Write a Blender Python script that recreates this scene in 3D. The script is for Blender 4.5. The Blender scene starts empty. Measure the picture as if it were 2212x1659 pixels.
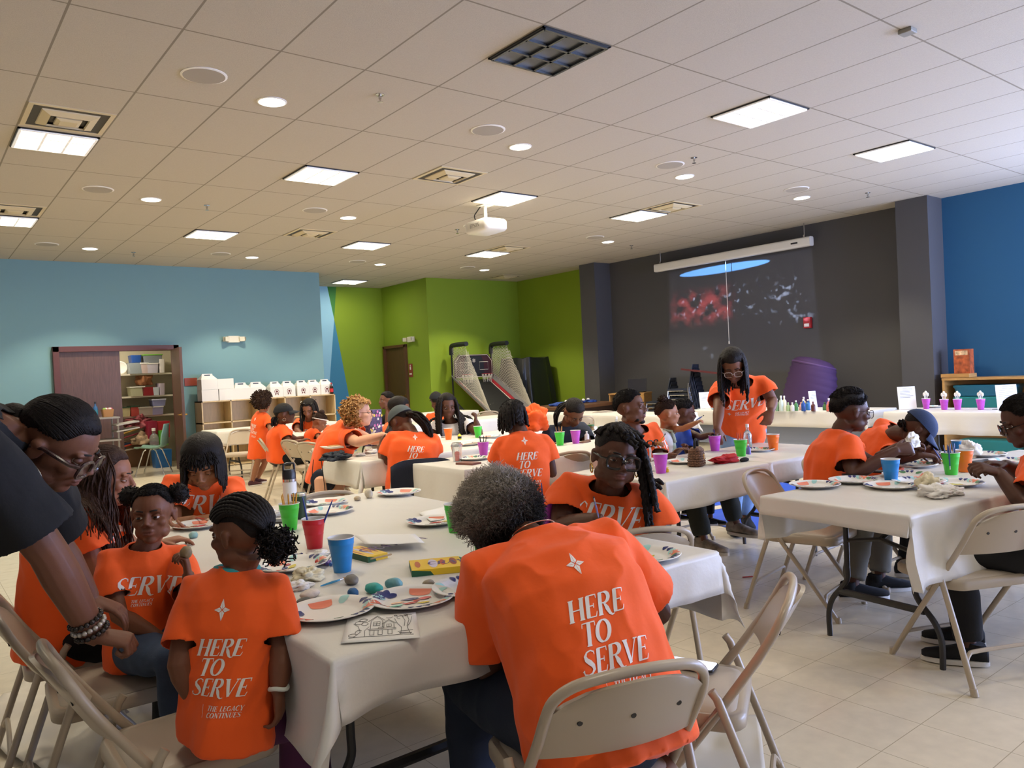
import bpy, bmesh, math, random
import numpy as np
from mathutils import Vector, Matrix, Euler, noise
from mathutils.bvhtree import BVHTree
V = Vector
PI = math.pi
rnd = random.Random(7)
sc = bpy.context.scene
C = sc.collection

# ---------------------------------------------------------------- camera, world, exposure
CAM = V((0.0, 0.0, 1.402))
CR, CU, CF = V((0.7848, -0.61784, -0.04866)), V((0.0468, -0.0192, 0.99872)), V((0.61798, 0.78607, -0.01385))
FPX = 1685.55
cd = bpy.data.cameras.new('camera'); cam = bpy.data.objects.new('camera', cd); C.objects.link(cam)
cd.sensor_width = 36.0; cd.lens = 36.0 * FPX / 2212.0; cd.clip_start = 0.05; cd.clip_end = 100
CB = CU.cross(-CF).normalized(); CU2 = (-CF).cross(CB)
cam.matrix_world = Matrix(((CB.x, CU2.x, -CF.x, CAM.x), (CB.y, CU2.y, -CF.y, CAM.y), (CB.z, CU2.z, -CF.z, CAM.z), (0, 0, 0, 1)))
sc.camera = cam
w = bpy.data.worlds.new('world'); sc.world = w; w.use_nodes = True
w.node_tree.nodes['Background'].inputs[0].default_value = (0.55, 0.70, 1.0, 1); w.node_tree.nodes['Background'].inputs[1].default_value = 1.2
sc.view_settings.view_transform = 'Standard'; sc.view_settings.look = 'None'
sc.view_settings.exposure = 0.22; sc.view_settings.gamma = 1.0; sc.view_settings.use_curve_mapping = False
sc.cycles.max_bounces = 6; sc.cycles.diffuse_bounces = 3; sc.cycles.glossy_bounces = 3; sc.cycles.transmission_bounces = 5
sc.cycles.use_denoising = True; sc.cycles.sample_clamp_indirect = 6
LAMP_W, DOWN_W, WINDOW_W, PROJ_W = 21.0, 52.0, 300.0, 3800.0
LAMP_COL, DOWN_COL, DAY_COL = (1.0, 0.90, 0.71), (1.0, 0.90, 0.69), (0.45, 0.57, 1.0)
H = 3.575
GX, GY, T = 0.84653, 4.89538, 0.6096        # ceiling grid origin and tile
def area_light(name, loc, size, watts, col, rot=(0, 0, 0), sy=None, spread=PI):
    l = bpy.data.lights.new(name, 'AREA'); l.energy = watts; l.color = col; l.size = size; l.spread = spread
    if sy: l.shape = 'RECTANGLE'; l.size_y = sy
    o = bpy.data.objects.new(name, l); C.objects.link(o); o.location = loc; o.rotation_euler = rot
    return o
# daylight through the tall windows of the blue wall, right of the view
for wy in (-2.7, -0.5, 1.7):
    area_light('window_daylight', (11.58, wy, 1.75), 1.9, WINDOW_W * .65, DAY_COL, (PI / 2 + .25, 0, PI / 2 - .25), 1.9)
for wx in (7.6, 10.0):
    area_light('window_daylight', (wx, -3.88, 1.75), 2.0, WINDOW_W * 1.15, DAY_COL, (PI / 2 + .35, 0, .1), 1.9)

def at(px, py, d):
    return CAM + (CF + CR * ((px - 1106) / FPX) - CU * ((py - 829.5) / FPX)) * d
def onz(px, py, z):
    r = CF + CR * ((px - 1106) / FPX) - CU * ((py - 829.5) / FPX)
    return CAM + r * ((z - CAM.z) / r.z)
def onx(px, py, x):
    r = CF + CR * ((px - 1106) / FPX) - CU * ((py - 829.5) / FPX)
    return CAM + r * ((x - CAM.x) / r.x)
def ony(px, py, y):
    r = CF + CR * ((px - 1106) / FPX) - CU * ((py - 829.5) / FPX)
    return CAM + r * ((y - CAM.y) / r.y)

# ---------------------------------------------------------------- materials
def lin(h):
    if isinstance(h, str):
        h = h.lstrip('#'); h = [int(h[i:i + 2], 16) / 255 for i in (0, 2, 4)]
        return tuple(((c + 0.055) / 1.055) ** 2.4 if c > 0.04045 else c / 12.92 for c in h)
    return tuple(h)
MATS = {}
def mat(name, col, rough=0.6, metal=0.0, bump=0.0, bscale=40.0, var=0.0, vscale=8.0, sheen=0.0, alpha=1.0, trans=0.0, emit=None, estr=0.0, attr=None, coat=0.0, stretch=None, sss=0.0):
    if name in MATS: return MATS[name]
    m = bpy.data.materials.new(name); m.use_nodes = True; MATS[name] = m
    nt = m.node_tree; N = nt.nodes; L = nt.links; b = N['Principled BSDF']
    c = lin(col)
    b.inputs['Base Color'].default_value = (*c, 1); b.inputs['Roughness'].default_value = rough; b.inputs['Metallic'].default_value = metal
    if sheen: b.inputs['Sheen Weight'].default_value = sheen
    if coat: b.inputs['Coat Weight'].default_value = coat; b.inputs['Coat Roughness'].default_value = 0.15
    if alpha < 1: b.inputs['Alpha'].default_value = alpha
    if trans: b.inputs['Transmission Weight'].default_value = trans
    if sss: b.inputs['Subsurface Weight'].default_value = sss; b.inputs['Subsurface Radius'].default_value = (0.012, 0.005, 0.003)
    if emit is not None:
        b.inputs['Emission Color'].default_value = (*lin(emit), 1); b.inputs['Emission Strength'].default_value = estr
    tc = None
    if bump or var:
        tc = N.new('ShaderNodeTexCoord'); src = tc.outputs['Object']
        if stretch:
            mp = N.new('ShaderNodeMapping'); mp.inputs['Scale'].default_value = stretch; L.new(src, mp.inputs[0]); src = mp.outputs[0]
    colsock = None
    if attr:
        a = N.new('ShaderNodeAttribute'); a.attribute_name = attr; colsock = a.outputs['Color']
        L.new(colsock, b.inputs['Base Color'])
    if var:
        n = N.new('ShaderNodeTexNoise'); n.inputs['Scale'].default_value = vscale; n.inputs['Detail'].default_value = 4; L.new(src, n.inputs['Vector'])
        mr = N.new('ShaderNodeMapRange'); mr.inputs[1].default_value = 0.3; mr.inputs[2].default_value = 0.7; mr.inputs[3].default_value = 1 - var; mr.inputs[4].default_value = 1 + var; L.new(n.outputs[0], mr.inputs[0])
        mx = N.new('ShaderNodeMix'); mx.data_type = 'RGBA'; mx.blend_type = 'MULTIPLY'; mx.inputs[0].default_value = 1
        if colsock: L.new(colsock, mx.inputs[6])
        else: mx.inputs[6].default_value = (*c, 1)
        L.new(mr.outputs[0], mx.inputs[7]); L.new(mx.outputs[2], b.inputs['Base Color'])
    if bump:
        n = N.new('ShaderNodeTexNoise'); n.inputs['Scale'].default_value = bscale; n.inputs['Detail'].default_value = 5; L.new(src, n.inputs['Vector'])
        bp = N.new('ShaderNodeBump'); bp.inputs['Strength'].default_value = bump; bp.inputs['Distance'].default_value = 0.01; L.new(n.outputs[0], bp.inputs['Height']); L.new(bp.outputs[0], b.inputs['Normal'])
    return m

def math_node(nt, op, a, b=None):
    n = nt.nodes.new('ShaderNodeMath'); n.operation = op
    for i, s in enumerate((a, b)):
        if s is None: continue
        if isinstance(s, (int, float)): n.inputs[i].default_value = s
        else: nt.links.new(s, n.inputs[i])
    return n.outputs[0]

def grid_mat(name, base, linecol, ox, oy, sx, sy, lw, rough, var, vscale, bump, bscale, spec=0.5):
    """Square-set surface (ceiling tiles, floor tiles) with joints laid out in world metres."""
    m = mat(name, base, rough, var=var, vscale=vscale, bump=bump, bscale=bscale)
    nt = m.node_tree; N = nt.nodes; L = nt.links; b = N['Principled BSDF']; b.inputs['Specular IOR Level'].default_value = spec
    g = N.new('ShaderNodeNewGeometry'); sp = N.new('ShaderNodeSeparateXYZ'); L.new(g.outputs['Position'], sp.inputs[0])
    ds = []
    for ax, o, s in ((0, ox, sx), (1, oy, sy)):
        t = math_node(nt, 'SUBTRACT', sp.outputs[ax], o); t = math_node(nt, 'DIVIDE', t, s)
        f = math_node(nt, 'FRACT', t); f = math_node(nt, 'SUBTRACT', f, 0.5); f = math_node(nt, 'ABSOLUTE', f); f = math_node(nt, 'SUBTRACT', 0.5, f)
        ds.append(math_node(nt, 'MULTIPLY', f, s))
    d = math_node(nt, 'MINIMUM', ds[0], ds[1])
    k = math_node(nt, 'LESS_THAN', d, lw)
    src = b.inputs['Base Color'].links[0].from_socket if b.inputs['Base Color'].links else None
    mx = N.new('ShaderNodeMix'); mx.data_type = 'RGBA'; L.new(k, mx.inputs[0])
    if src: L.new(src, mx.inputs[6])
    else: mx.inputs[6].default_value = (*lin(base), 1)
    mx.inputs[7].default_value = (*lin(linecol), 1); L.new(mx.outputs[2], b.inputs['Base Color'])
    return m

# ---------------------------------------------------------------- mesh helpers
class MB:
    def __init__(s): s.v = []; s.f = []; s.mi = []; s.cur = 0; s.cols = None
    def add(s, vs, fs, mi=None):
        o = len(s.v); s.v.extend(tuple(p) for p in vs)
        for f in fs: s.f.append([i + o for i in f]); s.mi.append(s.cur if mi is None else mi)
        return s
    def box(s, c, size, rot=None, mi=None):
        c = V(c); h = V(size) / 2; vs = []
        for x in (-1, 1):
            for y in (-1, 1):
                for z in (-1, 1):
                    p = V((x * h.x, y * h.y, z * h.z)); vs.append(c + (rot @ p if rot else p))
        return s.add(vs, [(0, 1, 3, 2), (4, 6, 7, 5), (0, 4, 5, 1), (2, 3, 7, 6), (0, 2, 6, 4), (1, 5, 7, 3)], mi)
    def loft(s, rings, cap0=True, cap1=True, closed=False, mi=None, wrap=True):
        n = len(rings[0]); fs = []; vs = [p for r in rings for p in r]; m = len(rings)
        for i in range(m if closed else m - 1):
            a, b = i * n, ((i + 1) % m) * n
            for j in range(n if wrap else n - 1):
                k = (j + 1) % n; fs.append((a + j, a + k, b + k, b + j))
        if not closed:
            if cap0: fs.append(tuple(reversed(range(n))))
            if cap1: fs.append(tuple(range((m - 1) * n, m * n)))
        return s.add(vs, fs, mi)
    def tube(s, pts, r, seg=8, caps=True, closed=False, mi=None, flat=None):
        pts = [V(p) for p in pts]; n = len(pts); rs = r if hasattr(r, '__len__') else [r] * n
        rings = []; up = None
        for i, p in enumerate(pts):
            if closed: t = pts[(i + 1) % n] - pts[i - 1]
            else: t = pts[min(i + 1, n - 1)] - pts[max(i - 1, 0)]
            if t.length < 1e-9: t = V((0, 0, 1))
            t.normalize()
            if up is None:
                up = V((0, 0, 1)) if abs(t.z) < 0.9 else V((1, 0, 0))
            up = up - t * up.dot(t)
            if up.length < 1e-6: up = V((1, 0, 0)) - t * t.x
            up.normalize(); sd = t.cross(up)
            fl = flat if flat else 1.0
            rings.append([p + (up * math.sin(a) * fl + sd * math.cos(a)) * rs[i] for a in (2 * PI * k / seg for k in range(seg))])
        return s.loft(rings, caps, caps, closed, mi)
    def ell(s, c, r, rot=None, nu=16, nv=10, mi=None):
        c = V(c); vs = []; fs = []
        for i in range(1, nv):
            t = PI * i / nv
            for j in range(nu):
                a = 2 * PI * j / nu
                p = V((r[0] * math.sin(t) * math.cos(a), r[1] * math.sin(t) * math.sin(a), r[2] * math.cos(t))); vs.append(c + (rot @ p if rot else p))
        top = len(vs); p = V((0, 0, r[2])); vs.append(c + (rot @ p if rot else p)); vs.append(c - (rot @ p if rot else p))
        for i in range(nv - 2):
            for j in range(nu):
                k = (j + 1) % nu; fs.append((i * nu + j, (i + 1) * nu + j, (i + 1) * nu + k, i * nu + k))
        for j in range(nu):
            k = (j + 1) % nu; fs.append((top, j, k)); fs.append((top + 1, (nv - 2) * nu + k, (nv - 2) * nu + j))
        return s.add(vs, fs, mi)
    def lathe(s, prof, seg=20, M4=None, mi=None, cap0=True, cap1=True):
        rings = []
        for r, z in prof:
            ring = [V((r * math.cos(2 * PI * k / seg), r * math.sin(2 * PI * k / seg), z)) for k in range(seg)]
            rings.append([M4 @ p if M4 else p for p in ring])
        return s.loft(rings, cap0, cap1, False, mi)
    def prism(s, poly, axis, a0, a1, mi=None):
        """poly: 2-D outline; axis 0/1/2 = extrusion axis."""
        def P(u, v, t): return (t, u, v) if axis == 0 else ((u, t, v) if axis == 1 else (u, v, t))
        n = len(poly); vs = [P(u, v, a0) for u, v in poly] + [P(u, v, a1) for u, v in poly]
        fs = [tuple(reversed(range(n))), tuple(range(n, 2 * n))] + [(i, (i + 1) % n, n + (i + 1) % n, n + i) for i in range(n)]
        return s.add(vs, fs, mi)
    def mesh(s, name):
        me = bpy.data.meshes.new(name); me.from_pydata(s.v, [], s.f); me.validate(); me.update(); return me
    def build(s, name, mats, parent=None, smooth=True, bevel=0.0, sharp=40, bseg=2, fixn=True):
        me = bpy.data.meshes.new(name); me.from_pydata(s.v, [], s.f)
        mats = mats if isinstance(mats, (list, tuple)) else [mats]
        for m in mats: me.materials.append(m)
        if len(mats) > 1 and len(me.polygons) == len(s.mi): me.polygons.foreach_set('material_index', s.mi)
        if fixn:
            bm = bmesh.new(); bm.from_mesh(me); bmesh.ops.recalc_face_normals(bm, faces=bm.faces); bm.to_mesh(me); bm.free()
        if smooth:
            me.polygons.foreach_set('use_smooth', [True] * len(me.polygons)); me.set_sharp_from_angle(angle=math.radians(sharp))
        me.update()
        o = bpy.data.objects.new(name, me); C.objects.link(o)
        if parent: o.parent = parent
        if bevel:
            bv = o.modifiers.new('bevel', 'BEVEL'); bv.width = bevel; bv.segments = bseg; bv.limit_method = 'ANGLE'; bv.angle_limit = 0.6
        return o

def thing(name, label, cat, loc=(0, 0, 0), rz=0.0, group=None):
    o = bpy.data.objects.new(name, None); C.objects.link(o); o.location = loc; o.rotation_euler = (0, 0, rz); o.empty_display_size = 0.1
    o['label'] = label; o['category'] = cat
    if group: o['group'] = group
    return o
def tag(o, label, cat, group=None, kind=None):
    if label: o['label'] = label
    if cat: o['category'] = cat
    if group: o['group'] = group
    if kind: o['kind'] = kind
    return o
def struct(o, label=None):
    o['kind'] = 'structure'
    if label: o['label'] = label
    return o
def dup(o, loc=None, rz=None, label=None, group=None, skip=()):
    c = o.copy(); C.objects.link(c)
    if loc is not None: c.location = loc
    if rz is not None: c.rotation_euler = (0, 0, rz)
    if label: c['label'] = label
    if group: c['group'] = group
    for ch in list(o.children):
        if ch.name.split('.')[0] in skip: continue
        d = ch.copy(); C.objects.link(d); d.parent = c
        for g in list(ch.children):
            e = g.copy(); C.objects.link(e); e.parent = d
    return c
def rrect(w, d, r, n=5):
    pts = []
    for cx, cy, a0 in ((w / 2 - r, d / 2 - r, 0), (-w / 2 + r, d / 2 - r, PI / 2), (-w / 2 + r, -d / 2 + r, PI), (w / 2 - r, -d / 2 + r, 1.5 * PI)):
        for k in range(n + 1):
            a = a0 + PI / 2 * k / n; pts.append((cx + r * math.cos(a), cy + r * math.sin(a)))
    return pts
def smoothstep(a, b, x):
    t = max(0.0, min(1.0, (x - a) / (b - a))); return t * t * (3 - 2 * t)
def spline(pts, n=8):
    """Catmull-Rom through the points."""
    pts = [V(p) for p in pts]; out = []
    for i in range(len(pts) - 1):
        p0, p1, p2, p3 = pts[max(i - 1, 0)], pts[i], pts[i + 1], pts[min(i + 2, len(pts) - 1)]
        for k in range(n):
            t = k / n
            out.append(0.5 * ((2 * p1) + (p2 - p0) * t + (2 * p0 - 5 * p1 + 4 * p2 - p3) * t * t + (3 * p1 - p0 - 3 * p2 + p3) * t ** 3))
    out.append(pts[-1]); return out
# ================================================================= THE ROOM
M_CEIL = grid_mat('ceiling_tile_mat', '#BDB5A6', '#8E8677', GX, GY, T, 2 * T, 0.007, 0.95, 0.04, 90, 0.25, 260, 0.1)
M_FLOOR = grid_mat('floor_tile_mat', '#E0D4BC', '#B2A58C', GX, 1.695 - 5 * 0.3048, 0.3048, 0.3048, 0.0016, 0.22, 0.05, 14, 0.0, 1, 0.5)
M_TEAL = mat('teal_wall_paint', '#789EA3', 0.8, bump=0.05, bscale=200)
M_GREEN = mat('green_wall_paint', '#809A20', 0.8, bump=0.05, bscale=200)
M_DGREEN = mat('dark_green_paint', '#3D7D3A', 0.8)
M_LBLUE = mat('light_blue_paint', '#95C6DE', 0.8)
M_SBLUE = mat('steel_blue_paint', '#3F84A8', 0.8)
M_DARK = mat('charcoal_wall_paint', '#4B4A4C', 0.75, bump=0.05, bscale=200)
M_RBLUE = mat('deep_blue_wall_paint', '#235A7F', 0.8, bump=0.05, bscale=200)
M_CREAM = mat('cream_wall_paint', '#D8CFB8', 0.85)
M_WOOD_DOOR = mat('brown_door_wood', '#5C4034', 0.45, var=0.22, vscale=6, stretch=(14, 14, 1))
M_FRAME = mat('reddish_door_frame', '#5A2F2A', 0.5)
M_WHITE = mat('white_paint', '#E9E6DE', 0.5)
M_BRASS = mat('brass', '#B08A4A', 0.3, 1.0)
def wall(name, boxes, m, label=None):
    mb = MB()
    for (x0, x1, y0, y1, z0, z1) in boxes: mb.box(((x0 + x1) / 2, (y0 + y1) / 2, (z0 + z1) / 2), (x1 - x0, y1 - y0, z1 - z0))
    return struct(mb.build(name, m, smooth=False), label)
XL, XR, YB, YF, YA = -3.5, 11.7, 14.47, -4.0, 16.5
wall('floor', [(XL - .2, XR + .2, YF - .2, YA + .2, -0.1, 0)], M_FLOOR)
wall('ceiling', [(XL - .2, XR + .2, YF - .2, YA + .2, H, H + .12)], M_CEIL)
DX0, DX1, DZ = 2.04, 3.84, 2.12
wall('wall_left', [(XL, DX0, YB, YB + .14, 0, H), (DX1, 6.65, YB, YB + .14, 0, H), (DX0, DX1, YB, YB + .14, DZ, H), (6.51, 6.65, YB + .14, YA, 0, H)], M_TEAL)
wall('wall_alcove_side', [(9.15, 9.3, YB + .03, 14.98, 0, H), (9.15, 9.3, 15.98 + .45, YA, 0, H), (9.15, 9.3, 14.98, 16.43, 2.14, H), (9.15, 9.3, 14.98, 15.45, 0, 2.14)], M_GREEN)
wall('wall_green_back', [(9.3, XR, YB + .03, YB + .15, 0, H)], M_GREEN)
wall('wall_green_right', [(XR, XR + .15, 11.86, YB + .15, 0, H)], M_GREEN)
wall('wall_right', [(XR, XR + .15, 5.0, 11.86, 0, H)], M_DARK)
wall('wall_right_blue', [(XR, XR + .15, 2.73, 5.0, 0, H), (XR, XR + .15, YF, -3.73, 0, H), (XR, XR + .15, -3.73, 2.73, 0, .75), (XR, XR + .15, -3.73, 2.73, 2.75, H), (XR, XR + .15, -1.67, -1.53, .75, 2.75), (XR, XR + .15, .53, .67, .75, 2.75)], M_RBLUE)
wall('pillar_1', [(11.25, XR, 11.42, 11.86, 0, H)], M_DARK)
wall('pillar_2', [(11.25, XR, 4.87, 5.31, 0, H)], M_DARK)
wall('wall_rear', [(XL - .15, XL, YF, YB + .14, 0, H)], M_CREAM)
wall('wall_front', [(XL, 6.55, YF - .15, YF, 0, H), (11.05, XR, YF - .15, YF, 0, H), (6.55, 11.05, YF - .15, YF, 0, .75), (6.55, 11.05, YF - .15, YF, 2.75, H), (8.65, 8.95, YF - .15, YF, .75, 2.75)], M_CREAM)
for i, wx in enumerate((7.6, 10.0)):
    mb = MB()
    for dx in (-1.02, 0, 1.02): mb.box((wx + dx, YF - .07, 1.75), (.06, .08, 2.0))
    for z in (.78, 2.72): mb.box((wx, YF - .07, z), (2.1, .08, .06))
    o = struct(mb.build('window_%d' % (i + 4), M_WHITE, smooth=False), 'white framed window behind the viewer')
    g = MB(); g.box((wx, YF - .07, 1.75), (2.05, .006, 1.95)); g.build('pane', mat('window_glass', '#FFFFFF', 0.0, trans=1.0), o, smooth=False)
for i, wy in enumerate((-2.7, -.5, 1.7)):
    mb = MB()
    for dy in (-1.0, 0, 1.0): mb.box((XR + .07, wy + dy, 1.75), (.08, .06, 2.0))
    for z in (.78, 2.72): mb.box((XR + .07, wy, z), (.08, 2.06, .06))
    o = struct(mb.build('window_%d' % (i + 1), M_WHITE, smooth=False), 'white framed window in the blue wall, out of view')
    g = MB(); g.box((XR + .07, wy, 1.75), (.006, 2.0, 1.95)); g.build('pane', mat('window_glass', '#FFFFFF', 0.0, trans=1.0), o, smooth=False)
# alcove back wall with its painted wedges: bands cut where the colours meet
def alc(name, pts, m):
    mb = MB(); mb.prism([(x, z) for x, z in pts], 1, YA, YA + .1); return struct(mb.build(name, m, smooth=False))
alc('wall_alcove', [(6.5, 0), (7.52, 0), (7.90, 2.83), (7.77, H), (6.5, H)], M_LBLUE)
alc('wall_alcove_blue', [(7.52, 0), (8.33, 0), (7.90, 2.83)], M_SBLUE)
alc('wall_alcove_dark_green', [(7.77, H), (7.90, 2.83), (7.99, H)], M_DGREEN)
alc('wall_alcove_green', [(8.33, 0), (9.3, 0), (9.3, H), (7.99, H), (7.90, 2.83)], M_GREEN)
# baseboards
mb = MB(); mb.box(((XL + DX0 - .1) / 2, YB - .006, .05), (DX0 - .1 - XL, .012, .1)); struct(mb.build('baseboard_left', mat('grey_baseboard', '#6B6458', .6), smooth=False))
mb = MB(); mb.box(((DX1 + .1 + 6.65) / 2, YB - .006, .05), (6.65 - DX1 - .1, .012, .1)); struct(mb.build('baseboard_left_far', MATS['grey_baseboard'], smooth=False))
mb = MB(); mb.box((XR - .006, 8.36, .05), (.012, 6.1, .1)); struct(mb.build('baseboard_right', mat('black_baseboard', '#2A2A2C', .6), smooth=False))
# storage-room double door
mb = MB(); mb.box((DX0 - .02, YB + .0, DZ / 2 + .02), (.09, .2, DZ + .09)); mb.box((DX1 + .02, YB, DZ / 2 + .02), (.09, .2, DZ + .09)); mb.box(((DX0 + DX1) / 2, YB, DZ + .02), (DX1 - DX0 + .13, .2, .09))
struct(mb.build('trim_1', M_FRAME, smooth=False, bevel=.004), 'reddish brown frame of the storage room double door')
mb = MB(); mb.box((DX0 + .475, YB + .0, DZ / 2), (.9, .045, DZ - .02)); struct(mb.build('door_1', M_WOOD_DOOR, smooth=False, bevel=.003), 'closed brown left leaf of the storage double door')
d2 = bpy.data.objects.new('door_2', None); C.objects.link(d2); d2.location = (DX1 - .03, YB - .05, 0); d2.rotation_euler = (0, 0, math.radians(-97)); struct(d2, 'open brown leaf of the storage double door')
mb = MB(); mb.box((.44, 0, DZ / 2), (.88, .045, DZ - .03)); struct(mb.build('door_leaf', M_WOOD_DOOR, d2, smooth=False, bevel=.003))
mb = MB()
for s in (-1, 1): mb.tube([(.81, s * .02, .98), (.81, s * .06, .98)], .014, 10); mb.tube([(.81, s * .06, .98), (.70, s * .065, .98)], .011, 10); mb.tube([(.81, s * .022, .98), (.81, s * .028, .98)], .032, 14)
mb.build('door_handle', M_BRASS, d2)
mb = MB()
for z in (.3, 1.1, 1.9): mb.tube([(.0, .03, z - .05), (.0, .03, z + .05)], .01, 8)
mb.build('hinge', M_BRASS, d2)
# storage room behind it
wall('wall_closet', [(DX0 - .1, DX0, YB + .14, 16.3, 0, 2.6), (4.3, 4.4, YB + .14, 16.3, 0, 2.6), (DX0 - .1, 4.4, 16.3, 16.4, 0, 2.6), (DX0 - .1, 4.4, YB + .14, 16.4, 2.6, 2.7)], M_CREAM, 'cream inside of the storage room')
# green-room door
mb = MB(); mb.box((9.15, 15.46, 1.07), (.14, .06, 2.2)); mb.box((9.15, 16.42, 1.07), (.14, .06, 2.2)); mb.box((9.15, 15.94, 2.15), (.14, 1.02, .06)); struct(mb.build('trim_2', mat('brown_frame', '#5C3A22', .5), smooth=False), 'brown frame of the door in the green wall')
d3 = bpy.data.objects.new('door_3', None); C.objects.link(d3); d3.location = (9.16, 15.94, 0); struct(d3, 'closed brown door in the green wall')
mb = MB(); mb.box((0, 0, 1.065), (.05, .92, 2.13)); struct(mb.build('door_leaf', mat('olive_brown_door', '#553A24', .5, var=.15, vscale=5, stretch=(10, 10, 1)), d3, smooth=False))
mb = MB(); mb.tube([(-.03, -.36, 1.0), (-.08, -.36, 1.0)], .013, 10); mb.tube([(-.08, -.36, 1.0), (-.085, -.25, 1.01)], .01, 10); mb.tube([(-.026, -.36, 1.0), (-.032, -.36, 1.0)], .032, 14); mb.build('door_handle', M_BRASS, d3)

# ---------------------------------------------------------------- ceiling fixtures
M_LAMPON = mat('lit_lens', '#FFFFFF', .5, emit=(1.0, .97, .90), estr=1.15)
M_LOUV = mat('louver_white', '#F4F1EA', .35, emit=(1.0, .96, .9), estr=.22)
M_LAMPOFF = mat('unlit_lens', '#4B4F55', .3)
M_LOUVOFF = mat('louver_silver', '#5D6166', .25, .8)
M_TRIM = mat('fixture_trim', '#2B2B2B', .5)
def ct(i, j): return (GX + i * T, GY + j * T)
def troffer(i, j, on, label):
    x, y = ct(i, j)
    t = thing('ceiling_light', label, 'ceiling light', (x, y, H), 0, 'square ceiling lights')
    mb = MB(); s = .595
    for sx, sy, wx, wy in ((-1, 0, .02, s), (1, 0, .02, s), (0, -1, s, .02), (0, 1, s, .02)): mb.box((sx * (s / 2 - .01), sy * (s / 2 - .01), -.004), (wx, wy, .012))
    mb.build('frame', M_TRIM, t, smooth=False)
    mb = MB(); mb.box((0, 0, -.002), (s - .03, s - .03, .003)); mb.build('lens', M_LAMPON if on else M_LAMPOFF, t, smooth=False)
    mb = MB()
    for k in (-1, 0, 1, 2):
        p = (k - .5) * (s - .04) / 3
        mb.box((p, 0, -.012), (.020, s - .04, .016)); mb.box((0, p, -.012), (s - .04, .020, .016))
    mb.build('louver', M_LOUV if on else M_LOUVOFF, t, smooth=False)
    if on:
        l = area_light('lamp', (0, 0, -.0038), .54, LAMP_W, LAMP_COL); l.parent = t
    return t
def troffer_label(i, j, on):
    if not on: return 'dark unlit square ceiling light with nine cells'
    row = {-1.5: 'row nearest the viewer', 4.5: 'second row', 10.5: 'row near the teal wall'}.get(j, 'unseen row added for light behind the viewer')
    col = {0.5: 'left end', 4.5: 'second', 8.5: 'third', 12.5: 'right end'}.get(i, 'outer')
    return 'lit nine cell square ceiling light, %s of the %s' % (col, row)
for j in (-7.5, -1.5, 4.5, 10.5):  # first row continues the lattice behind the viewer, unseen, added for illumination
    for i in (0.5, 4.5, 8.5, 12.5):
        on = not (i == 4.5 and j == -1.5)
        troffer(i, j, on, troffer_label(i, j, on))
troffer(11.5, 17.5, True, 'lit square ceiling light inside the alcove by the green wall')
for i, j in ((0.5 - 4, 4.5), (0.5 - 4, 10.5)): troffer(i, j, True, 'lit square ceiling light beyond the left edge')
M_VENT = mat('vent_cream', '#CDBF9C', .6); M_VENTD = mat('vent_painted_shade', '#3B362E', .6)
def vent(i, j, label):
    x, y = ct(i, j); t = thing('ceiling_vent', label, 'vent', (x, y, H), 0, 'square air vents in the ceiling')
    def sq(a, z): return [V((a / 2 * sx, a / 2 * sy, z)) for sx, sy in ((-1, -1), (1, -1), (1, 1), (-1, 1))]
    mb = MB()
    for rings in ((sq(.59, 0), sq(.59, -.006), sq(.52, -.008), sq(.52, 0)), (sq(.40, -.004), sq(.39, -.012), sq(.27, -.034), sq(.26, -.02)), (sq(.18, -.02), sq(.175, -.03), sq(.12, -.042), sq(.10, -.03))): mb.loft(list(rings), False, False, True)
    mb.box((0, 0, -.040), (.12, .12, .004)); mb.build('diffuser', M_VENT, t, smooth=False)
    mb = MB(); mb.box((0, 0, -.002), (.53, .53, .003)); mb.build('slot_shade', M_VENTD, t, smooth=False)  # dark plate: the shade inside the diffuser slots put into colour
    return t
for i, j, lb in ((.5, 3.4, 'cream square air vent beside the lit square light at far left'), (6.5, 3.5, 'cream air vent between the second and third lights of the second row'), (12.5, 3.5, 'cream air vent beside the lit square light on the bluish ceiling'), (.5, 9.4, 'cream air vent cut by the left edge, beside a lit light'), (6.5, 9.5, 'cream air vent in the middle of the row near the teal wall'), (12.5, 9.55, 'cream air vent beyond the projector beside a lit square light'), (16.4, 14.7, 'flat grey air vent above the green corner')): vent(i, j, lb)
M_SPK = mat('speaker_grille', '#A79F92', .8, bump=.4, bscale=500)
rows = ['nearest row', 'second row', 'row near the teal wall']
cols = ['leftmost', 'second', 'third', 'rightmost', 'outer']
for a, j in enumerate((1.07, 7.1, 13.1)):
    for b, i in enumerate((1.52, 5.55, 9.58, 13.6)):
        x, y = ct(i, j); t = thing('ceiling_speaker', 'round grey ceiling speaker, %s of the %s' % (cols[b], rows[a]), 'speaker', (x, y, H), 0, 'round speakers in the ceiling')
        mb = MB(); mb.lathe([(.155, 0), (.155, -.004), (.14, -.008), (.14, 0)], 28); mb.build('ring', M_WHITE, t)
        mb = MB(); mb.lathe([(.14, -.006), (.139, -.009)], 28); mb.build('grille', M_SPK, t)
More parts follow.
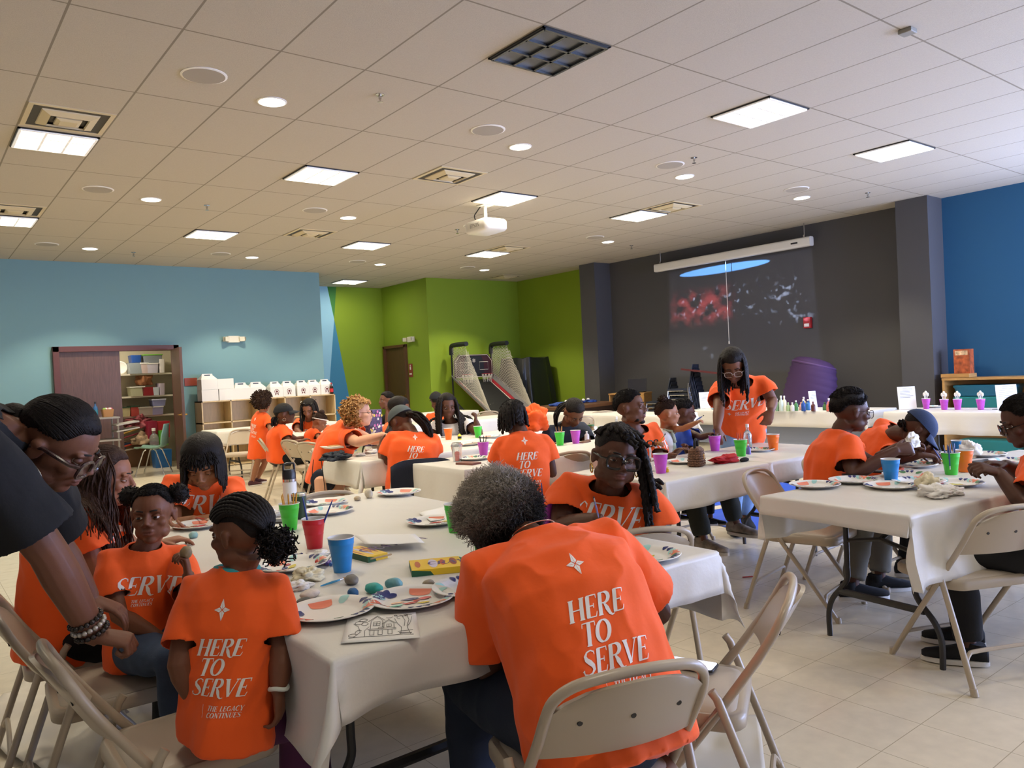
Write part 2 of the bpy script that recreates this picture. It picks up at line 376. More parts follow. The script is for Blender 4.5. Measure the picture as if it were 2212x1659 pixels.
for a, j in enumerate((1.5, 7.5, 13.4)):
    for b, i in enumerate((2.48, 6.5, 10.5, 14.5)):
        x, y = ct(i, j); t = thing('ceiling_downlight', 'small round lit downlight, %s of the %s' % (cols[b], rows[a]), 'ceiling light', (x, y, H), 0, 'round downlights')
        mb = MB(); mb.lathe([(.112, 0), (.112, -.004), (.10, -.008), (.10, .0)], 28); mb.build('trim_ring', M_WHITE, t)
        mb = MB(); mb.lathe([(.10, -.004), (.099, -.006)], 28); mb.build('lens', mat('downlight_lens', '#FFFFFF', .5, emit=(1, .97, .88), estr=5.0), t)
        l = bpy.data.lights.new('spot', 'SPOT'); l.energy = DOWN_W * 4; l.color = DOWN_COL; l.spot_size = 1.9; l.spot_blend = .35; l.shadow_soft_size = .08
        o = bpy.data.objects.new('spot', l); C.objects.link(o); o.parent = t; o.location = (0, 0, -.02)
M_CHROME = mat('chrome', '#C9C9C9', .2, 1.0)
for (i, j, lb) in ((3.52, .6, 'between nearest downlights'), (3.51, 7.55, 'beside the second row downlight'), (3.51, 13.6, 'near the teal wall'), (9.58, .54, 'on the bluish ceiling'), (15.46, .5, 'near the charcoal pillar'), (9.5, 7.68, 'beside the projector'), (15.65, 7.68, 'near the charcoal wall')):
    x, y = ct(i, j)
    mb = MB(); mb.lathe([(.035, 0), (.035, -.004), (.012, -.006), (.012, -.035), (.006, -.04), (.006, -.055), (.022, -.057), (.022, -.06)], 12)
    o = mb.build('sprinkler_head', M_CHROME); o.location = (x, y, H); tag(o, 'small metal ceiling sprinkler %s' % lb, 'sprinkler', 'ceiling sprinklers')
mb = MB(); mb.box((0, 0, -.015), (.09, .09, .03)); o = mb.build('smoke_sensor', mat('sensor_grey', '#8E8B80', .6), smooth=False, bevel=.006); o.location = onz(1960, 64, H); tag(o, 'small grey square sensor on the near right ceiling tee', 'sensor')
# ================================================================= TABLES, CLOTHS, CHAIRS
M_CLOTH = mat('white_plastic_cloth', '#ECE8E0', .40, bump=.30, bscale=13)
_nt = M_CLOTH.node_tree; _tr = _nt.nodes.new('ShaderNodeBsdfTranslucent'); _tr.inputs[0].default_value = (.80, .77, .72, 1); _mx = _nt.nodes.new('ShaderNodeMixShader'); _mx.inputs[0].default_value = .12
_nt.links.new(_nt.nodes['Principled BSDF'].outputs[0], _mx.inputs[1]); _nt.links.new(_tr.outputs[0], _mx.inputs[2]); _nt.links.new(_mx.outputs[0], _nt.nodes['Material Output'].inputs[0])     # thin plastic lets some light through
M_BLACK = mat('black_metal', '#2C2A28', .45)
M_TOP = mat('table_top_grey', '#C9C4B8', .6)
def folding_table(x0, x1, y0, y1, label, rot=0.0, z=.735):
    """Folding banquet table; long axis found from the extent; wishbone legs at both ends."""
    cx, cy = (x0 + x1) / 2, (y0 + y1) / 2; lx, ly = x1 - x0, y1 - y0
    rz = rot if lx >= ly else rot + PI / 2; L, W = max(lx, ly), min(lx, ly)
    t = thing('folding_table', label, 'table', (cx, cy, 0), rz, 'folding tables')
    mb = MB(); r = rrect(L, W, .04); mb.loft([[V((p[0], p[1], zz)) for p in r] for zz in (z - .03, z)]); mb.build('tabletop', M_TOP, t, bevel=.004)
    for s in (-1, 1):
        mb = MB(); lx_ = s * (L / 2 - .33)
        for q in (-1, 1):
            mb.tube(spline([(lx_, q * W * .24, z - .03), (lx_, q * W * .24, .40), (lx_, q * W * .25, .30), (lx_, q * W * .36, .20), (lx_, q * W * .40, .12), (lx_, q * W * .40, 0)], 5), .0135, 8)
        mb.tube([(lx_, -W * .30, .24), (lx_, W * .30, .24)], .017, 6); mb.tube([(lx_, -W * .24, .62), (lx_, W * .24, .62)], .012, 6)
        mb.build('leg', M_BLACK, t)
        mb = MB(); mb.tube([(lx_, -W * .24, .5), (lx_ - s * .02, 0, .53), (lx_, W * .24, .5)], .011, 6); mb.tube([(lx_ - s * .02, 0, .53), (lx_ - s * .5, 0, z - .04)], .012, 6); mb.build('brace', M_BLACK, t)
    return t
def tablecloth(x0, x1, y0, y1, label, ov=(.25, .25, .25, .25), res=.05, rot=0.0, z=.74, seed=1, amp=1.0, pivot=None, flare=.07, group='white plastic tablecloths'):
    """A sheet laid over the top and let fall: ov = overhang at x0, x1, y0, y1."""
    rs = random.Random(seed); ph = [rs.uniform(0, 6.28) for _ in range(8)]
    def axis(a, b, oa, ob):
        n = max(4, int((b - a) / res)); g = []
        if oa > 0:
            m = max(4, int(oa / res)); g += [a - oa + oa * k / m for k in range(m)]
            g += [a - .006]
        g += [a + (b - a) * k / n for k in range(n + 1)]
        if ob > 0:
            g += [b + .006]; m = max(4, int(ob / res)); g += [b + ob * (k + 1) / m for k in range(m)]
        return g
    xs, ys = axis(x0, x1, ov[0], ov[1]), axis(y0, y1, ov[2], ov[3]); vs = []; rc = .035
    for y in ys:
        for x in xs:
            ex, ey = min(max(x, x0), x1), min(max(y, y0), y1); du, dv = x - ex, y - ey; d = math.hypot(du, dv)
            nz = noise.noise(V((x * 3.1 + seed, y * 3.1, seed * 1.7)))
            if d < 1e-6:
                # laid flat: low wrinkles and the ridges of the fold lines
                wz = .0026 * amp * nz + .0018 * amp * noise.noise(V((x * 14, y * 6, seed)))
                for k, fx in enumerate((.33, .66)):
                    u = (x - x0) / max(x1 - x0, .1) - fx; wz += .0025 * amp * math.exp(-(u * (x1 - x0) / .012) ** 2)
                u = (y - (y0 + y1) / 2); wz += .0022 * amp * math.exp(-(u / .012) ** 2)
                # round the top's rim a little
                vs.append(V((x, y, z + abs(wz))))
            else:
                dx, dy = du / d, dv / d
                s = x * abs(dy) + y * abs(dx) if min(abs(du), abs(dv)) < 1e-6 else 0
                corner = min(abs(dx), abs(dy)) * 1.414
                cr = abs(noise.noise(V((s * 4.2 + seed, d * 2.5, seed * .7)))); fold = (math.sin(s * 17 + ph[0]) * .45 + math.sin(s * 7.3 + ph[1]) * .6 + noise.noise(V((x * 5, y * 5, seed + 3.3))) * .9 + (.7 - 2.6 * cr) * .55) * .026 * amp
                fall = min(d, .02) * .35 + max(0, d - .02)
                out = .006 + fall * (flare + .22 * corner) + fold * smoothstep(0, .25, d) * (1 + corner)
                zz = z - .002 - fall * (1 - .5 * (flare + .1 * corner)) + .008 * nz * smoothstep(.05, .3, d)
                if corner > .2: # sideways twist of the corner lappet
                    tw = .05 * corner * smoothstep(.05, .35, d) * math.sin(math.atan2(abs(dv), abs(du)) * 4 + ph[2]); out += tw * .5
                vs.append(V((ex + dx * out, ey + dy * out, max(zz, .03))))
    nx, ny = len(xs), len(ys); fs = [(j * nx + i, j * nx + i + 1, (j + 1) * nx + i + 1, (j + 1) * nx + i) for j in range(ny - 1) for i in range(nx - 1)]
    px_, py_ = (x0 + x1) / 2, (y0 + y1) / 2
    if pivot: px_, py_ = pivot
    R = Matrix.Rotation(rot, 3, 'Z'); cc = V(((x0 + x1) / 2, (y0 + y1) / 2, 0))
    mb = MB(); mb.add([p - cc for p in vs], fs); o = mb.build('tablecloth', M_CLOTH, sharp=70); o.location = cc; o.rotation_euler = (0, 0, rot)
    sd = o.modifiers.new('thickness', 'SOLIDIFY'); sd.thickness = .0015; sd.offset = 1
    tag(o, label, 'tablecloth', group)
    return o

M_BEIGE = mat('beige_chair_metal', '#B3A48E', .38, coat=.15)
M_VINYL = mat('beige_vinyl', '#B9AB97', .42, bump=.06, bscale=300)
def make_chair(label):
    t = thing('folding_chair', label, 'chair', (0, 0, 0), 0, 'beige folding chairs')
    # main frame: inverted U from the front feet up over the backrest
    ft, bt = V((.205, .235, 0)), V((.195, -.215, .60))
    side = [V((.205, .235, 0)), V((.205, .09, .20)), V((.203, -.06, .40)), V((.195, -.19, .58)), V((.192, -.245, .665))]
    arc = [V((.18, -.272, .715)), V((.14, -.290, .745)), V((.07, -.300, .757)), V((0, -.303, .760))]
    half = side + arc; path = half + [V((-p.x, p.y, p.z)) for p in reversed(half[:-1])]
    mb = MB(); mb.tube(spline(path, 4), .0125, 10)
    for s in (-1, 1): mb.tube([(s * .205, .233, .0), (s * .205, .23, .03)], .0155, 10)
    a = .32; mb.tube(spline([(.205, .17, .09), (.19, .165, .118), (.14, .16, .13), (-.14, .16, .13), (-.19, .165, .118), (-.205, .17, .09)], 4), .009, 8)
    mb.build('frame', M_BEIGE, t)
    mb = MB()
    for s in (-1, 1):
        mb.tube([(s * .228, -.085, .52), (s * .228, -.10, .50), (s * .226, -.19, .25), (s * .224, -.27, .02), (s * .224, -.275, 0)], .0125, 10)
        mb.tube([(s * .224, -.268, .03), (s * .224, -.275, 0)], .0155, 10)
    mb.tube(spline([(.224, -.235, .12), (.20, -.225, .15), (.15, -.22, .16), (-.15, -.22, .16), (-.20, -.225, .15), (-.224, -.235, .12)], 4), .009, 8)
    mb.build('rear_leg', M_BEIGE, t)
    for s in (-1, 1):
        mb = MB(); mb.tube([(s * .224, -.108, .478), (s * .219, -.070, .43), (s * .216, -.030, .375)], .0085, 6, flat=.5); mb.tube([(s * .214, -.108, .478), (s * .238, -.108, .478)], .008, 8); mb.tube([(s * .205, -.030, .375), (s * .224, -.030, .375)], .007, 8); mb.build('hinge_link', M_BEIGE, t)
    def pan(y, w, d, z, r): return [V((p[0], p[1] + y, z + .012 * p[1])) for p in rrect(w, d, r)]
    mb = MB(); Y = .03
    mb.loft([pan(Y, .385, .385, .395, .06), pan(Y, .392, .395, .40, .06), pan(Y, .392, .395, .428, .06), pan(Y, .375, .375, .44, .055), pan(Y, .345, .345, .437, .05)]); mb.build('seat', M_BEIGE, t, sharp=60)
    mb = MB(); mb.loft([pan(Y, .345, .345, .434, .05), pan(Y, .34, .34, .440, .05), pan(Y, .30, .30, .447, .05), pan(Y, .15, .15, .451, .05)]); mb.build('seat_pad', M_VINYL, t, sharp=60)
    # backrest: curved pressed panel filling the U
    mb = MB(); n, m = 16, 7; vs = []
    for side_ in (0, 1):
        for j in range(m + 1):
            q = j / m; zc = .555 + q * .195
            # half width follows the frame's rounded top
            hw = .188 if q < .55 else .188 - .075 * ((q - .55) / .45) ** 2.4
            for i in range(n + 1):
                u = -1 + 2 * i / n; x = u * hw
                yb = -.175 - (zc - .555) * .60 - .035 * (1 - u * u)
                z_ = zc - (0 if q < .55 else .022 * ((q - .55) / .45) * u * u)
                vs.append(V((x, yb - (.009 if side_ else -.004), z_)))
    W_ = n + 1; N_ = W_ * (m + 1); fs = []
    for j in range(m):
        for i in range(n):
            a_ = j * W_ + i; fs.append((a_, a_ + 1, a_ + W_ + 1, a_ + W_)); fs.append((N_ + a_, N_ + a_ + W_, N_ + a_ + W_ + 1, N_ + a_ + 1))
    rim = [i for i in range(W_)] + [j * W_ + n for j in range(1, m + 1)] + [m * W_ + i for i in range(n - 1, -1, -1)] + [j * W_ for j in range(m - 1, 0, -1)]
    for k in range(len(rim)): a_, b_ = rim[k], rim[(k + 1) % len(rim)]; fs.append((a_, b_, N_ + b_, N_ + a_))
    mb.add(vs, fs); mb.build('backrest', M_BEIGE, t, sharp=50)
    for x in (-.12, 0, .12):
        yb = -.175 - .10 * .60 - .035 * (1 - (x / .188) ** 2) - .009
        mb = MB(); mb.tube([(x, yb + .002, .655), (x, yb - .0015, .654)], .0065, 10); mb.build('rivet', mat('dark_rivet', '#2A2622', .5), t)
    return t
def cam_yaw(rel): return math.radians(51.83 + rel)      # heading: 0 = away from the viewer, + = turning left
chair0 = None
def chair(x, y, yaw_deg, label, group='beige folding chairs'):
    """yaw_deg: world heading the sitter faces."""
    global chair0
    rz = math.radians(yaw_deg) - PI / 2
    if chair0 is None:
        chair0 = make_chair(label); o = chair0; o.location = (x, y, 0); o.rotation_euler = (0, 0, rz)
    else: o = dup(chair0, (x, y, 0), rz, label, group)
    o['label'] = label
    return o
TZ = .742     # top of the cloths
folding_table(.80, 1.51, 1.76, 4.14, 'left folding table of the pair under the big near white cloth')
folding_table(1.52, 2.22, 1.76, 4.14, 'right folding table of the pair under the big near white cloth')
tablecloth(.78, 2.24, 1.73, 4.16, 'big white tablecloth on the nearest paired tables', (.30, .27, .16, .22), .024, seed=3, amp=1.2)
T2R = math.radians(-7); T2C = (4.47, 1.74)
folding_table(T2C[0] - 1.2, T2C[0] + 1.2, T2C[1] - .36, T2C[1] + .36, 'folding table with black wishbone legs at right', T2R)
tablecloth(T2C[0] - 1.22, T2C[0] + 1.22, T2C[1] - .38, T2C[1] + .38, 'white tablecloth with a pointed corner on the right table', (.10, .2, .33, .24), .024, T2R, seed=5, flare=.05, amp=1.2)
folding_table(3.42, 5.40, 2.98, 3.72, 'long folding table behind the woman in thick glasses')
tablecloth(3.40, 4.44, 2.96, 3.74, 'long white cloth hanging behind the woman in thick glasses', (.2, 0, .19, .2), .026, seed=8, flare=.03, amp=1.2)
tablecloth(4.40, 5.44, 2.96, 3.74, 'white cloth with a creased seam at the red handbag', (0.01, .22, .16, .2), .035, z=.743, seed=9)
folding_table(3.12, 5.52, 4.55, 5.29, 'folding table in front of the woman in navy polo')
tablecloth(3.10, 5.54, 4.53, 5.31, 'white tablecloth with the clear orange drink cup on its end', (.38, .22, .24, .2), .05, seed=11)
folding_table(2.95, 4.72, 5.78, 6.42, 'folding table at the cap wearer, its near corner cloth hanging')
tablecloth(2.93, 4.74, 5.76, 6.44, 'white tablecloth with hanging corner before the blonde woman', (.24, .2, .24, .2), .04, seed=12, flare=.1)
folding_table(3.78, 6.3, 6.52, 7.24, 'folding table before the braided woman in white and navy')
tablecloth(3.76, 6.32, 6.50, 7.26, 'white tablecloth before the braided woman in white and navy', (.24, .2, .24, .2), .05, seed=22)
folding_table(3.95, 6.3, 9.42, 10.14, 'folding table where the children paint by the cubbies')
tablecloth(3.92, 6.32, 9.40, 10.16, 'white tablecloth at the children painting by the cubbies', (.22, .2, .22, .2), .07, seed=13)
folding_table(3.75, 5.7, 11.92, 12.64, 'empty folding table in front of the cubby shelf')
tablecloth(3.72, 5.72, 11.90, 12.66, 'empty white tablecloth in front of the cubby shelf', (.24, .2, .24, .2), .07, seed=14)
folding_table(6.1, 8.5, 11.92, 12.64, 'far folding table below the brown door')
tablecloth(6.08, 8.52, 11.90, 12.66, 'far white tablecloth below the brown door', (.24, .2, .24, .2), .07, seed=15)
folding_table(6.5, 8.3, 9.32, 10.04, 'far folding table below the basketball game')
tablecloth(6.48, 8.32, 9.30, 10.06, 'far white tablecloth below the basketball game', (.24, .2, .24, .2), .07, seed=16)
folding_table(7.9, 8.6, 6.9, 9.2, 'far folding table by the wooden cabinet')
tablecloth(7.88, 8.62, 6.88, 9.22, 'far white tablecloth by the wooden cabinet', (.24, .2, .24, .2), .07, seed=17)
folding_table(9.02, 9.74, 4.72, 7.3, 'supply table carrying the paint bottles')
tablecloth(9.0, 9.76, 4.70, 7.32, 'white tablecloth under the paint bottles', (.22, .2, .2, .2), .06, seed=18)
folding_table(9.02, 9.74, 2.0, 4.45, 'supply table carrying the purple cups')
tablecloth(9.0, 9.76, 1.98, 4.47, 'bluish white tablecloth under the row of purple cups', (.26, .2, .2, .2), .06, seed=19)
# grey-blue panel added as the hanging front of the supply cloth
mb = MB(); mb.box((9.12, 6.0, .42), (.012, 2.5, .30)); tag(mb.build('cloth_front', mat('grey_panel', '#8C94A4', .6), smooth=False), 'grey-blue panel added as front of the paint bottle cloth', 'panel')
# ================================================================= PEOPLE
def voxel(mb, size, smooth_n=4, fac=0.5):
    """Union of overlapping closed shapes as one continuous smoothed surface."""
    me = mb.mesh('tmp'); o = bpy.data.objects.new('tmp', me); C.objects.link(o)
    r = o.modifiers.new('r', 'REMESH'); r.mode = 'VOXEL'; r.voxel_size = size; r.use_smooth_shade = True
    if smooth_n:
        s = o.modifiers.new('s', 'SMOOTH'); s.factor = fac; s.iterations = smooth_n
    dg = bpy.context.evaluated_depsgraph_get(); out = bpy.data.meshes.new_from_object(o.evaluated_get(dg))
    bpy.data.objects.remove(o); bpy.data.meshes.remove(me)
    return out
def co_get(me):
    a = np.empty(len(me.vertices) * 3, np.float32); me.vertices.foreach_get('co', a); return a.reshape(-1, 3).astype(float)
def co_set(me, a):
    me.vertices.foreach_set('co', np.ascontiguousarray(a, np.float32).ravel()); me.update()
def no_get(me):
    a = np.empty(len(me.vertices) * 3, np.float32); me.vertices.foreach_get('normal', a); return a.reshape(-1, 3).astype(float)
def obj_of(me, name, m, parent):
    me.name = name; me.materials.clear(); me.materials.append(m)
    me.polygons.foreach_set('use_smooth', [True] * len(me.polygons)); me.update()
    o = bpy.data.objects.new(name, me); C.objects.link(o); o.parent = parent
    return o
def wrinkle(me, amp, scale, seed, stretch=(1, 1, 1)):
    co = co_get(me); no = no_get(me)
    d = np.array([noise.noise(V((p[0] * scale * stretch[0] + seed, p[1] * scale * stretch[1], p[2] * scale * stretch[2]))) + .5 * noise.noise(V((p[0] * scale * 2.3, p[1] * scale * 2.3 + seed, p[2] * scale * 1.6))) for p in co])
    # ridged folds
    d = (1 - np.abs(d) * 2.2) * amp
    co_set(me, co + no * d[:, None])
def skin_mat(hexcol):
    m = mat('skin_' + hexcol, '#' + hexcol, .52, attr='tint', bump=.03, bscale=350, sss=.05); m.node_tree.nodes['Principled BSDF'].inputs['Specular IOR Level'].default_value = .35
    return m
def hair_mat(hexcol, rough=.6):
    m = mat('hair_' + hexcol, '#' + hexcol, rough, bump=.35, bscale=160, var=.25, vscale=60); m.node_tree.nodes['Principled BSDF'].inputs['Specular IOR Level'].default_value = .22
    return m
M_TEE = mat('orange_cotton', '#FA5E12', .85, bump=.35, bscale=11, sheen=.1)
M_PRINT = mat('white_shirt_print', '#F3EDE6', .7)
M_EYEW = mat('eye_white', '#D9D2C8', .25); M_IRIS = mat('iris_brown', '#2B170D', .15); M_BLK = mat('black_pupil', '#070505', .1)
M_BROW = mat('eyebrow_hair', '#150E0B', .7)
M_SILV = mat('silver', '#D6D2C8', .25, 1.0); M_GOLD = mat('gold', '#D8AE5A', .25, 1.0)
M_FRAMEG = mat('tortoise_frame', '#3A2320', .25, var=.6, vscale=90)
M_LENS = mat('spectacle_lens', '#FFFFFF', .02, trans=1.0, alpha=.35)
M_JEANS = mat('blue_denim', '#3B4C66', .85, bump=.15, bscale=250, var=.15, vscale=20)
M_LJEANS = mat('light_denim', '#7E9CC0', .85, bump=.15, bscale=250, var=.15, vscale=14)
M_DJEANS = mat('dark_denim', '#1B2536', .85, bump=.15, bscale=250)
M_BLKC = mat('black_cotton', '#0F0F11', .9, bump=.1, bscale=80)
M_NAVY = mat('navy_cotton', '#1B2234', .85, bump=.1, bscale=80)

# ---- lettering: tall high-contrast italic capitals built from tapered strokes
TH, TN = .20, .055   # thick and thin stroke
def arcpts(cx, cy, rx, ry, a0, a1, w0, w1, wm, n=14):
    out = []
    for k in range(n + 1):
        t = k / n; a = math.radians(a0 + (a1 - a0) * t); wd = w0 + (w1 - w0) * t + (wm - (w0 + w1) / 2) * math.sin(PI * t)
        out.append((cx + rx * math.cos(a), cy + ry * math.sin(a), wd))
    return out
def stem_(x, y0=0, y1=1, wd=None): return [(x, y0, wd or TH), (x, y1, wd or TH)]
def ser(x, y, w2=.13): return [(x - w2, y, TN), (x + w2, y, TN)]
GLY = {
    'H': (.86, [stem_(.16), stem_(.70), [(.16, .50, TN), (.70, .50, TN)], ser(.16, .0), ser(.16, 1), ser(.70, 0), ser(.70, 1)]),
    'E': (.66, [stem_(.16), [(.10, 1, TN), (.58, 1, TN), (.60, .82, .03)], [(.16, .52, TN), (.46, .52, TN)], [(.46, .63, .03), (.46, .41, .05)], [(.08, 0, TN), (.56, 0, TN), (.62, .22, .03)]]),
    'R': (.80, [stem_(.16), ser(.16, 0), [(.08, 1, TN), (.36, 1, TN)], arcpts(.36, .76, .25, .24, 90, -90, TN, TN, TH), [(.16, .52, TN), (.36, .52, TN)], [(.36, .52, .07), (.52, .25, TH), (.66, .0, .14), (.78, -.10, .08), (.92, -.06, .03)]]),
    'T': (.72, [stem_(.36), [(.02, .80, .03), (.04, 1, TN), (.68, 1, TN), (.70, .80, .03)], ser(.36, 0)]),
    'O': (.86, [arcpts(.42, .5, .33, .47, 90, 270, TN, TN, TH * 1.05, 18), arcpts(.42, .5, .33, .47, 270, 450, TN, TN, TH * 1.05, 18)]),
    'S': (.66, [[(.60, .80, .03), (.56, .93, .06), (.40, 1.0, TN), (.22, .95, .08), (.13, .80, .14), (.19, .64, .18), (.36, .50, TH * 1.05), (.52, .35, .18), (.57, .18, .14), (.46, .04, .08), (.28, 0, TN), (.10, .06, .06), (.03, .22, .05)], [(.03, .22, .11), (.07, .16, .06)]]),
    'V': (.80, [[(.12, 1, TH), (.42, 0, TH * .8)], [(.70, 1, TN), (.44, .04, TN)], ser(.12, 1, .14), ser(.70, 1, .11)]),
    'L': (.62, [stem_(.16), ser(.16, 1), [(.08, 0, TN), (.54, 0, TN), (.60, .22, .03)]]),
    'G': (.82, [arcpts(.42, .5, .34, .47, 50, 270, TN, TN, TH, 18), arcpts(.42, .5, .30, .47, 270, 350, TN, .1, .1, 8), stem_(.70, .08, .42, .13), ser(.70, .42, .12)]),
    'A': (.80, [[(.10, 0, TN), (.40, 1, TN)], [(.38, 1, TH * .8), (.68, 0, TH)], [(.22, .32, TN), (.56, .32, TN)], ser(.10, 0), ser(.68, 0)]),
    'C': (.76, [arcpts(.42, .5, .34, .47, 45, 315, TN, TN, TH, 20)]),
    'Y': (.76, [stem_(.38, 0, .48), [(.10, 1, TH * .8), (.38, .46, TH * .8)], [(.66, 1, TN), (.40, .46, TN)], ser(.38, 0), ser(.10, 1), ser(.66, 1, .1)]),
    'N': (.86, [stem_(.14, 0, 1, TN), [(.14, 1, TH), (.70, 0, TH)], stem_(.70, 0, 1, TN), ser(.14, 0), ser(.70, 1), ser(.10, 1, .08)]),
    'I': (.36, [stem_(.16), ser(.16, 0), ser(.16, 1)]),
    'U': (.82, [[(.16, 1, TH), (.16, .3, TH), (.24, .08, .14), (.42, 0, TN), (.60, .1, TN), (.66, .35, TN), (.66, 1, TN)], ser(.16, 1), ser(.66, 1, .11)]),
    'P': (.70, [stem_(.16), ser(.16, 0), [(.08, 1, TN), (.36, 1, TN)], arcpts(.36, .74, .25, .26, 90, -90, TN, TN, TH), [(.16, .48, TN), (.36, .48, TN)]]),
    'X': (.76, [[(.12, 1, TH), (.64, 0, TH)], [(.64, 1, TN), (.12, 0, TN)], ser(.12, 1), ser(.64, 0), ser(.64, 1), ser(.12, 0)]),
    ' ': (.40, []),
}
def glyph_strips(text, h, slant=.29, track=.0):
    """List of 2-D ribbons ((x, y) left/right pairs) for a line of text with cap height h, baseline y = 0; also its width."""
    x0 = 0; strips = []
    for ch in text:
        wd, strokes = GLY[ch]
        for st in strokes:
            fine = []
            for (xa, ya, wa), (xb, yb, wb) in zip(st[:-1], st[1:]):
                n = max(1, int(math.hypot(xb - xa, yb - ya) / .10))
                fine += [(xa + (xb - xa) * k / n, ya + (yb - ya) * k / n, wa + (wb - wa) * k / n) for k in range(n)]
            fine.append(st[-1]); rib = []
            for i, (x, y, w2) in enumerate(fine):
                a, b = fine[max(i - 1, 0)], fine[min(i + 1, len(fine) - 1)]; tx, ty = b[0] - a[0], b[1] - a[1]; l = math.hypot(tx, ty) or 1
                nx_, ny_ = -ty / l * w2 / 2, tx / l * w2 / 2
                row = []
                for q in (1, 0, -1):
                    gx, gy = x + nx_ * q, y + ny_ * q
                    row.append(((x0 + gx + slant * gy) * h, gy * h))
                rib.append(row)
            strips.append(rib)
        x0 += wd + track
    return strips, x0 * h
def star_strips(h):
    """Four-point star split into facets."""
    out = []; k = .86
    P = [(0, .5), (.11, .11), (.36, 0), (.11, -.11), (0, -.5), (-.11, -.11), (-.36, 0), (-.11, .11)]
    for i in range(8):
        a, b = P[i], P[(i + 1) % 8]; c = (0, 0); gx = (a[0] + b[0] + c[0]) / 3, (a[1] + b[1] + c[1]) / 3
        tri = [tuple(gx[d] + (p[d] - gx[d]) * k for d in (0, 1)) for p in (a, b, c)]
        rib = []
        for q in range(6):
            t = q / 5; l = [tri[0][d] + (tri[2][d] - tri[0][d]) * t for d in (0, 1)]; r_ = [tri[1][d] + (tri[2][d] - tri[1][d]) * t for d in (0, 1)]; m = [(l[d] + r_[d]) / 2 for d in (0, 1)]
            rib.append([(l[0] * h, l[1] * h), (m[0] * h, m[1] * h), (r_[0] * h, r_[1] * h)])
        out.append(rib)
    return out
def shift(strips, dx, dy): return [[[(x + dx, y + dy) for x, y in row] for row in rib] for rib in strips]
def line(text, h, cx, y, **k):
    s, wd = glyph_strips(text, h, **k); return shift(s, cx - wd / 2, y)
def lineL(text, h, x, y, **k): return shift(glyph_strips(text, h, **k)[0], x, y)
def back_print(s=1.0):
    L = shift(star_strips(.070), .0, .130)
    L += line('HERE', .047, .0, 0) + line('TO', .047, -.022, -.056) + line('SERVE', .047, .006, -.112)
    L += lineL('THE LEGACY', .0135, -.018, -.152, track=.05) + lineL('CONTINUES', .0135, -.018, -.170, track=.05)
    L += [[[(-.0335, -.172), (-.033, -.172), (-.0325, -.172)], [(-.0335, -.136), (-.033, -.136), (-.0325, -.136)]]]
    return [[[(x * s, y * s) for x, y in row] for row in rib] for rib in L]
def front_print(s=1.0):
    L = line('SERVE', .078, 0, 0) + shift(star_strips(.036), -.098, -.04)
    L += lineL('THE LEGACY', .0125, -.062, -.036, track=.05) + lineL('CONTINUES', .0125, -.062, -.053, track=.05)
    return [[[(x * s, y * s) for x, y in row] for row in rib] for rib in L]
def stamp(strips, bvh, origin, right, up, nrm, parent, name='shirt_print', m=None, off=.0016, reach=.5):
    vs, fs = [], []
    for rib in strips:
        base = len(vs); ok = True; pts = []
        for row in rib:
            for x, y in row:
                p = origin + right * x + up * y; hit = bvh.ray_cast(p + nrm * reach, -nrm, reach * 1.6)
                if hit[0] is None: ok = False; break
                n_ = hit[1] if hit[1].dot(nrm) > 0 else -hit[1]
                pts.append(hit[0] + n_ * off)
            if not ok: break
        if not ok: continue
        vs += pts; k = len(rib[0])
        for i in range(len(rib) - 1):
            for j in range(k - 1):
                a = base + i * k + j; fs.append((a, a + 1, a + k + 1, a + k))
    if not vs: return None
    mb = MB(); mb.add(vs, fs); return mb.build(name, m or M_PRINT, parent, sharp=80, fixn=False)

# ---- head
def head_parts(mb, F, hs, fine=True, fat=0.0, child=False, scale_jaw=1.0):
    """F: function head-local (x right, y forward, z up, adult metres) -> world; rot: 3x3."""
    R = F.to_3x3(); rn = Matrix([R.col[i].normalized() for i in range(3)]).transposed()
    def E(c, r, ang=None, nu=20, nv=14):
        rr = rn @ ang if ang else rn
        mb.ell(F @ V(c), [q * hs for q in r], rr, nu, nv)
    E((0, -.014, .030), (.0755, .096, .086), nu=28, nv=20)
    E((0, .020, -.028), (.061 + fat, .066, .080), nu=28, nv=20)
    E((0, .050, -.086), (.027 + fat * .6, .027, .021))
    for s in (-1, 1):
        E((s * (.043 + fat * .7), .012, -.062), (.021 + fat * .7, .042, .028))
        E((s * .040, .050, -.022), (.025, .024, .022))
        if fine:
            E((s * .029, .070, .023), (.026, .0125, .009))
            E((s * .0125, .091, -.0285), (.0105, .011, .008))
            E((s * .0795, -.014, -.006), (.007, .019, .029), Euler((math.radians(-12), 0, math.radians(s * 18))).to_matrix(), 14, 10)
            E((s * .082, -.018, .008), (.009, .016, .014), None, 12, 8)
    if fine:
        mb.tube([F @ V(p) for p in ((0, .076, .022), (0, .086, .004), (0, .096, -.014), (0, .1005, -.026))], [.0075 * hs, .0085 * hs, .0105 * hs, .0125 * hs], 10)
        E((0, .066, -.054), (.030, .020, .024))
        E((0, .084, -.0515), (.022, .0085, .0058)); E((0, .082, -.0635), (.0185, .0095, .0070))
    else:
        E((0, .088, -.02), (.014, .02, .02)); E((0, .07, -.055), (.028, .02, .02))
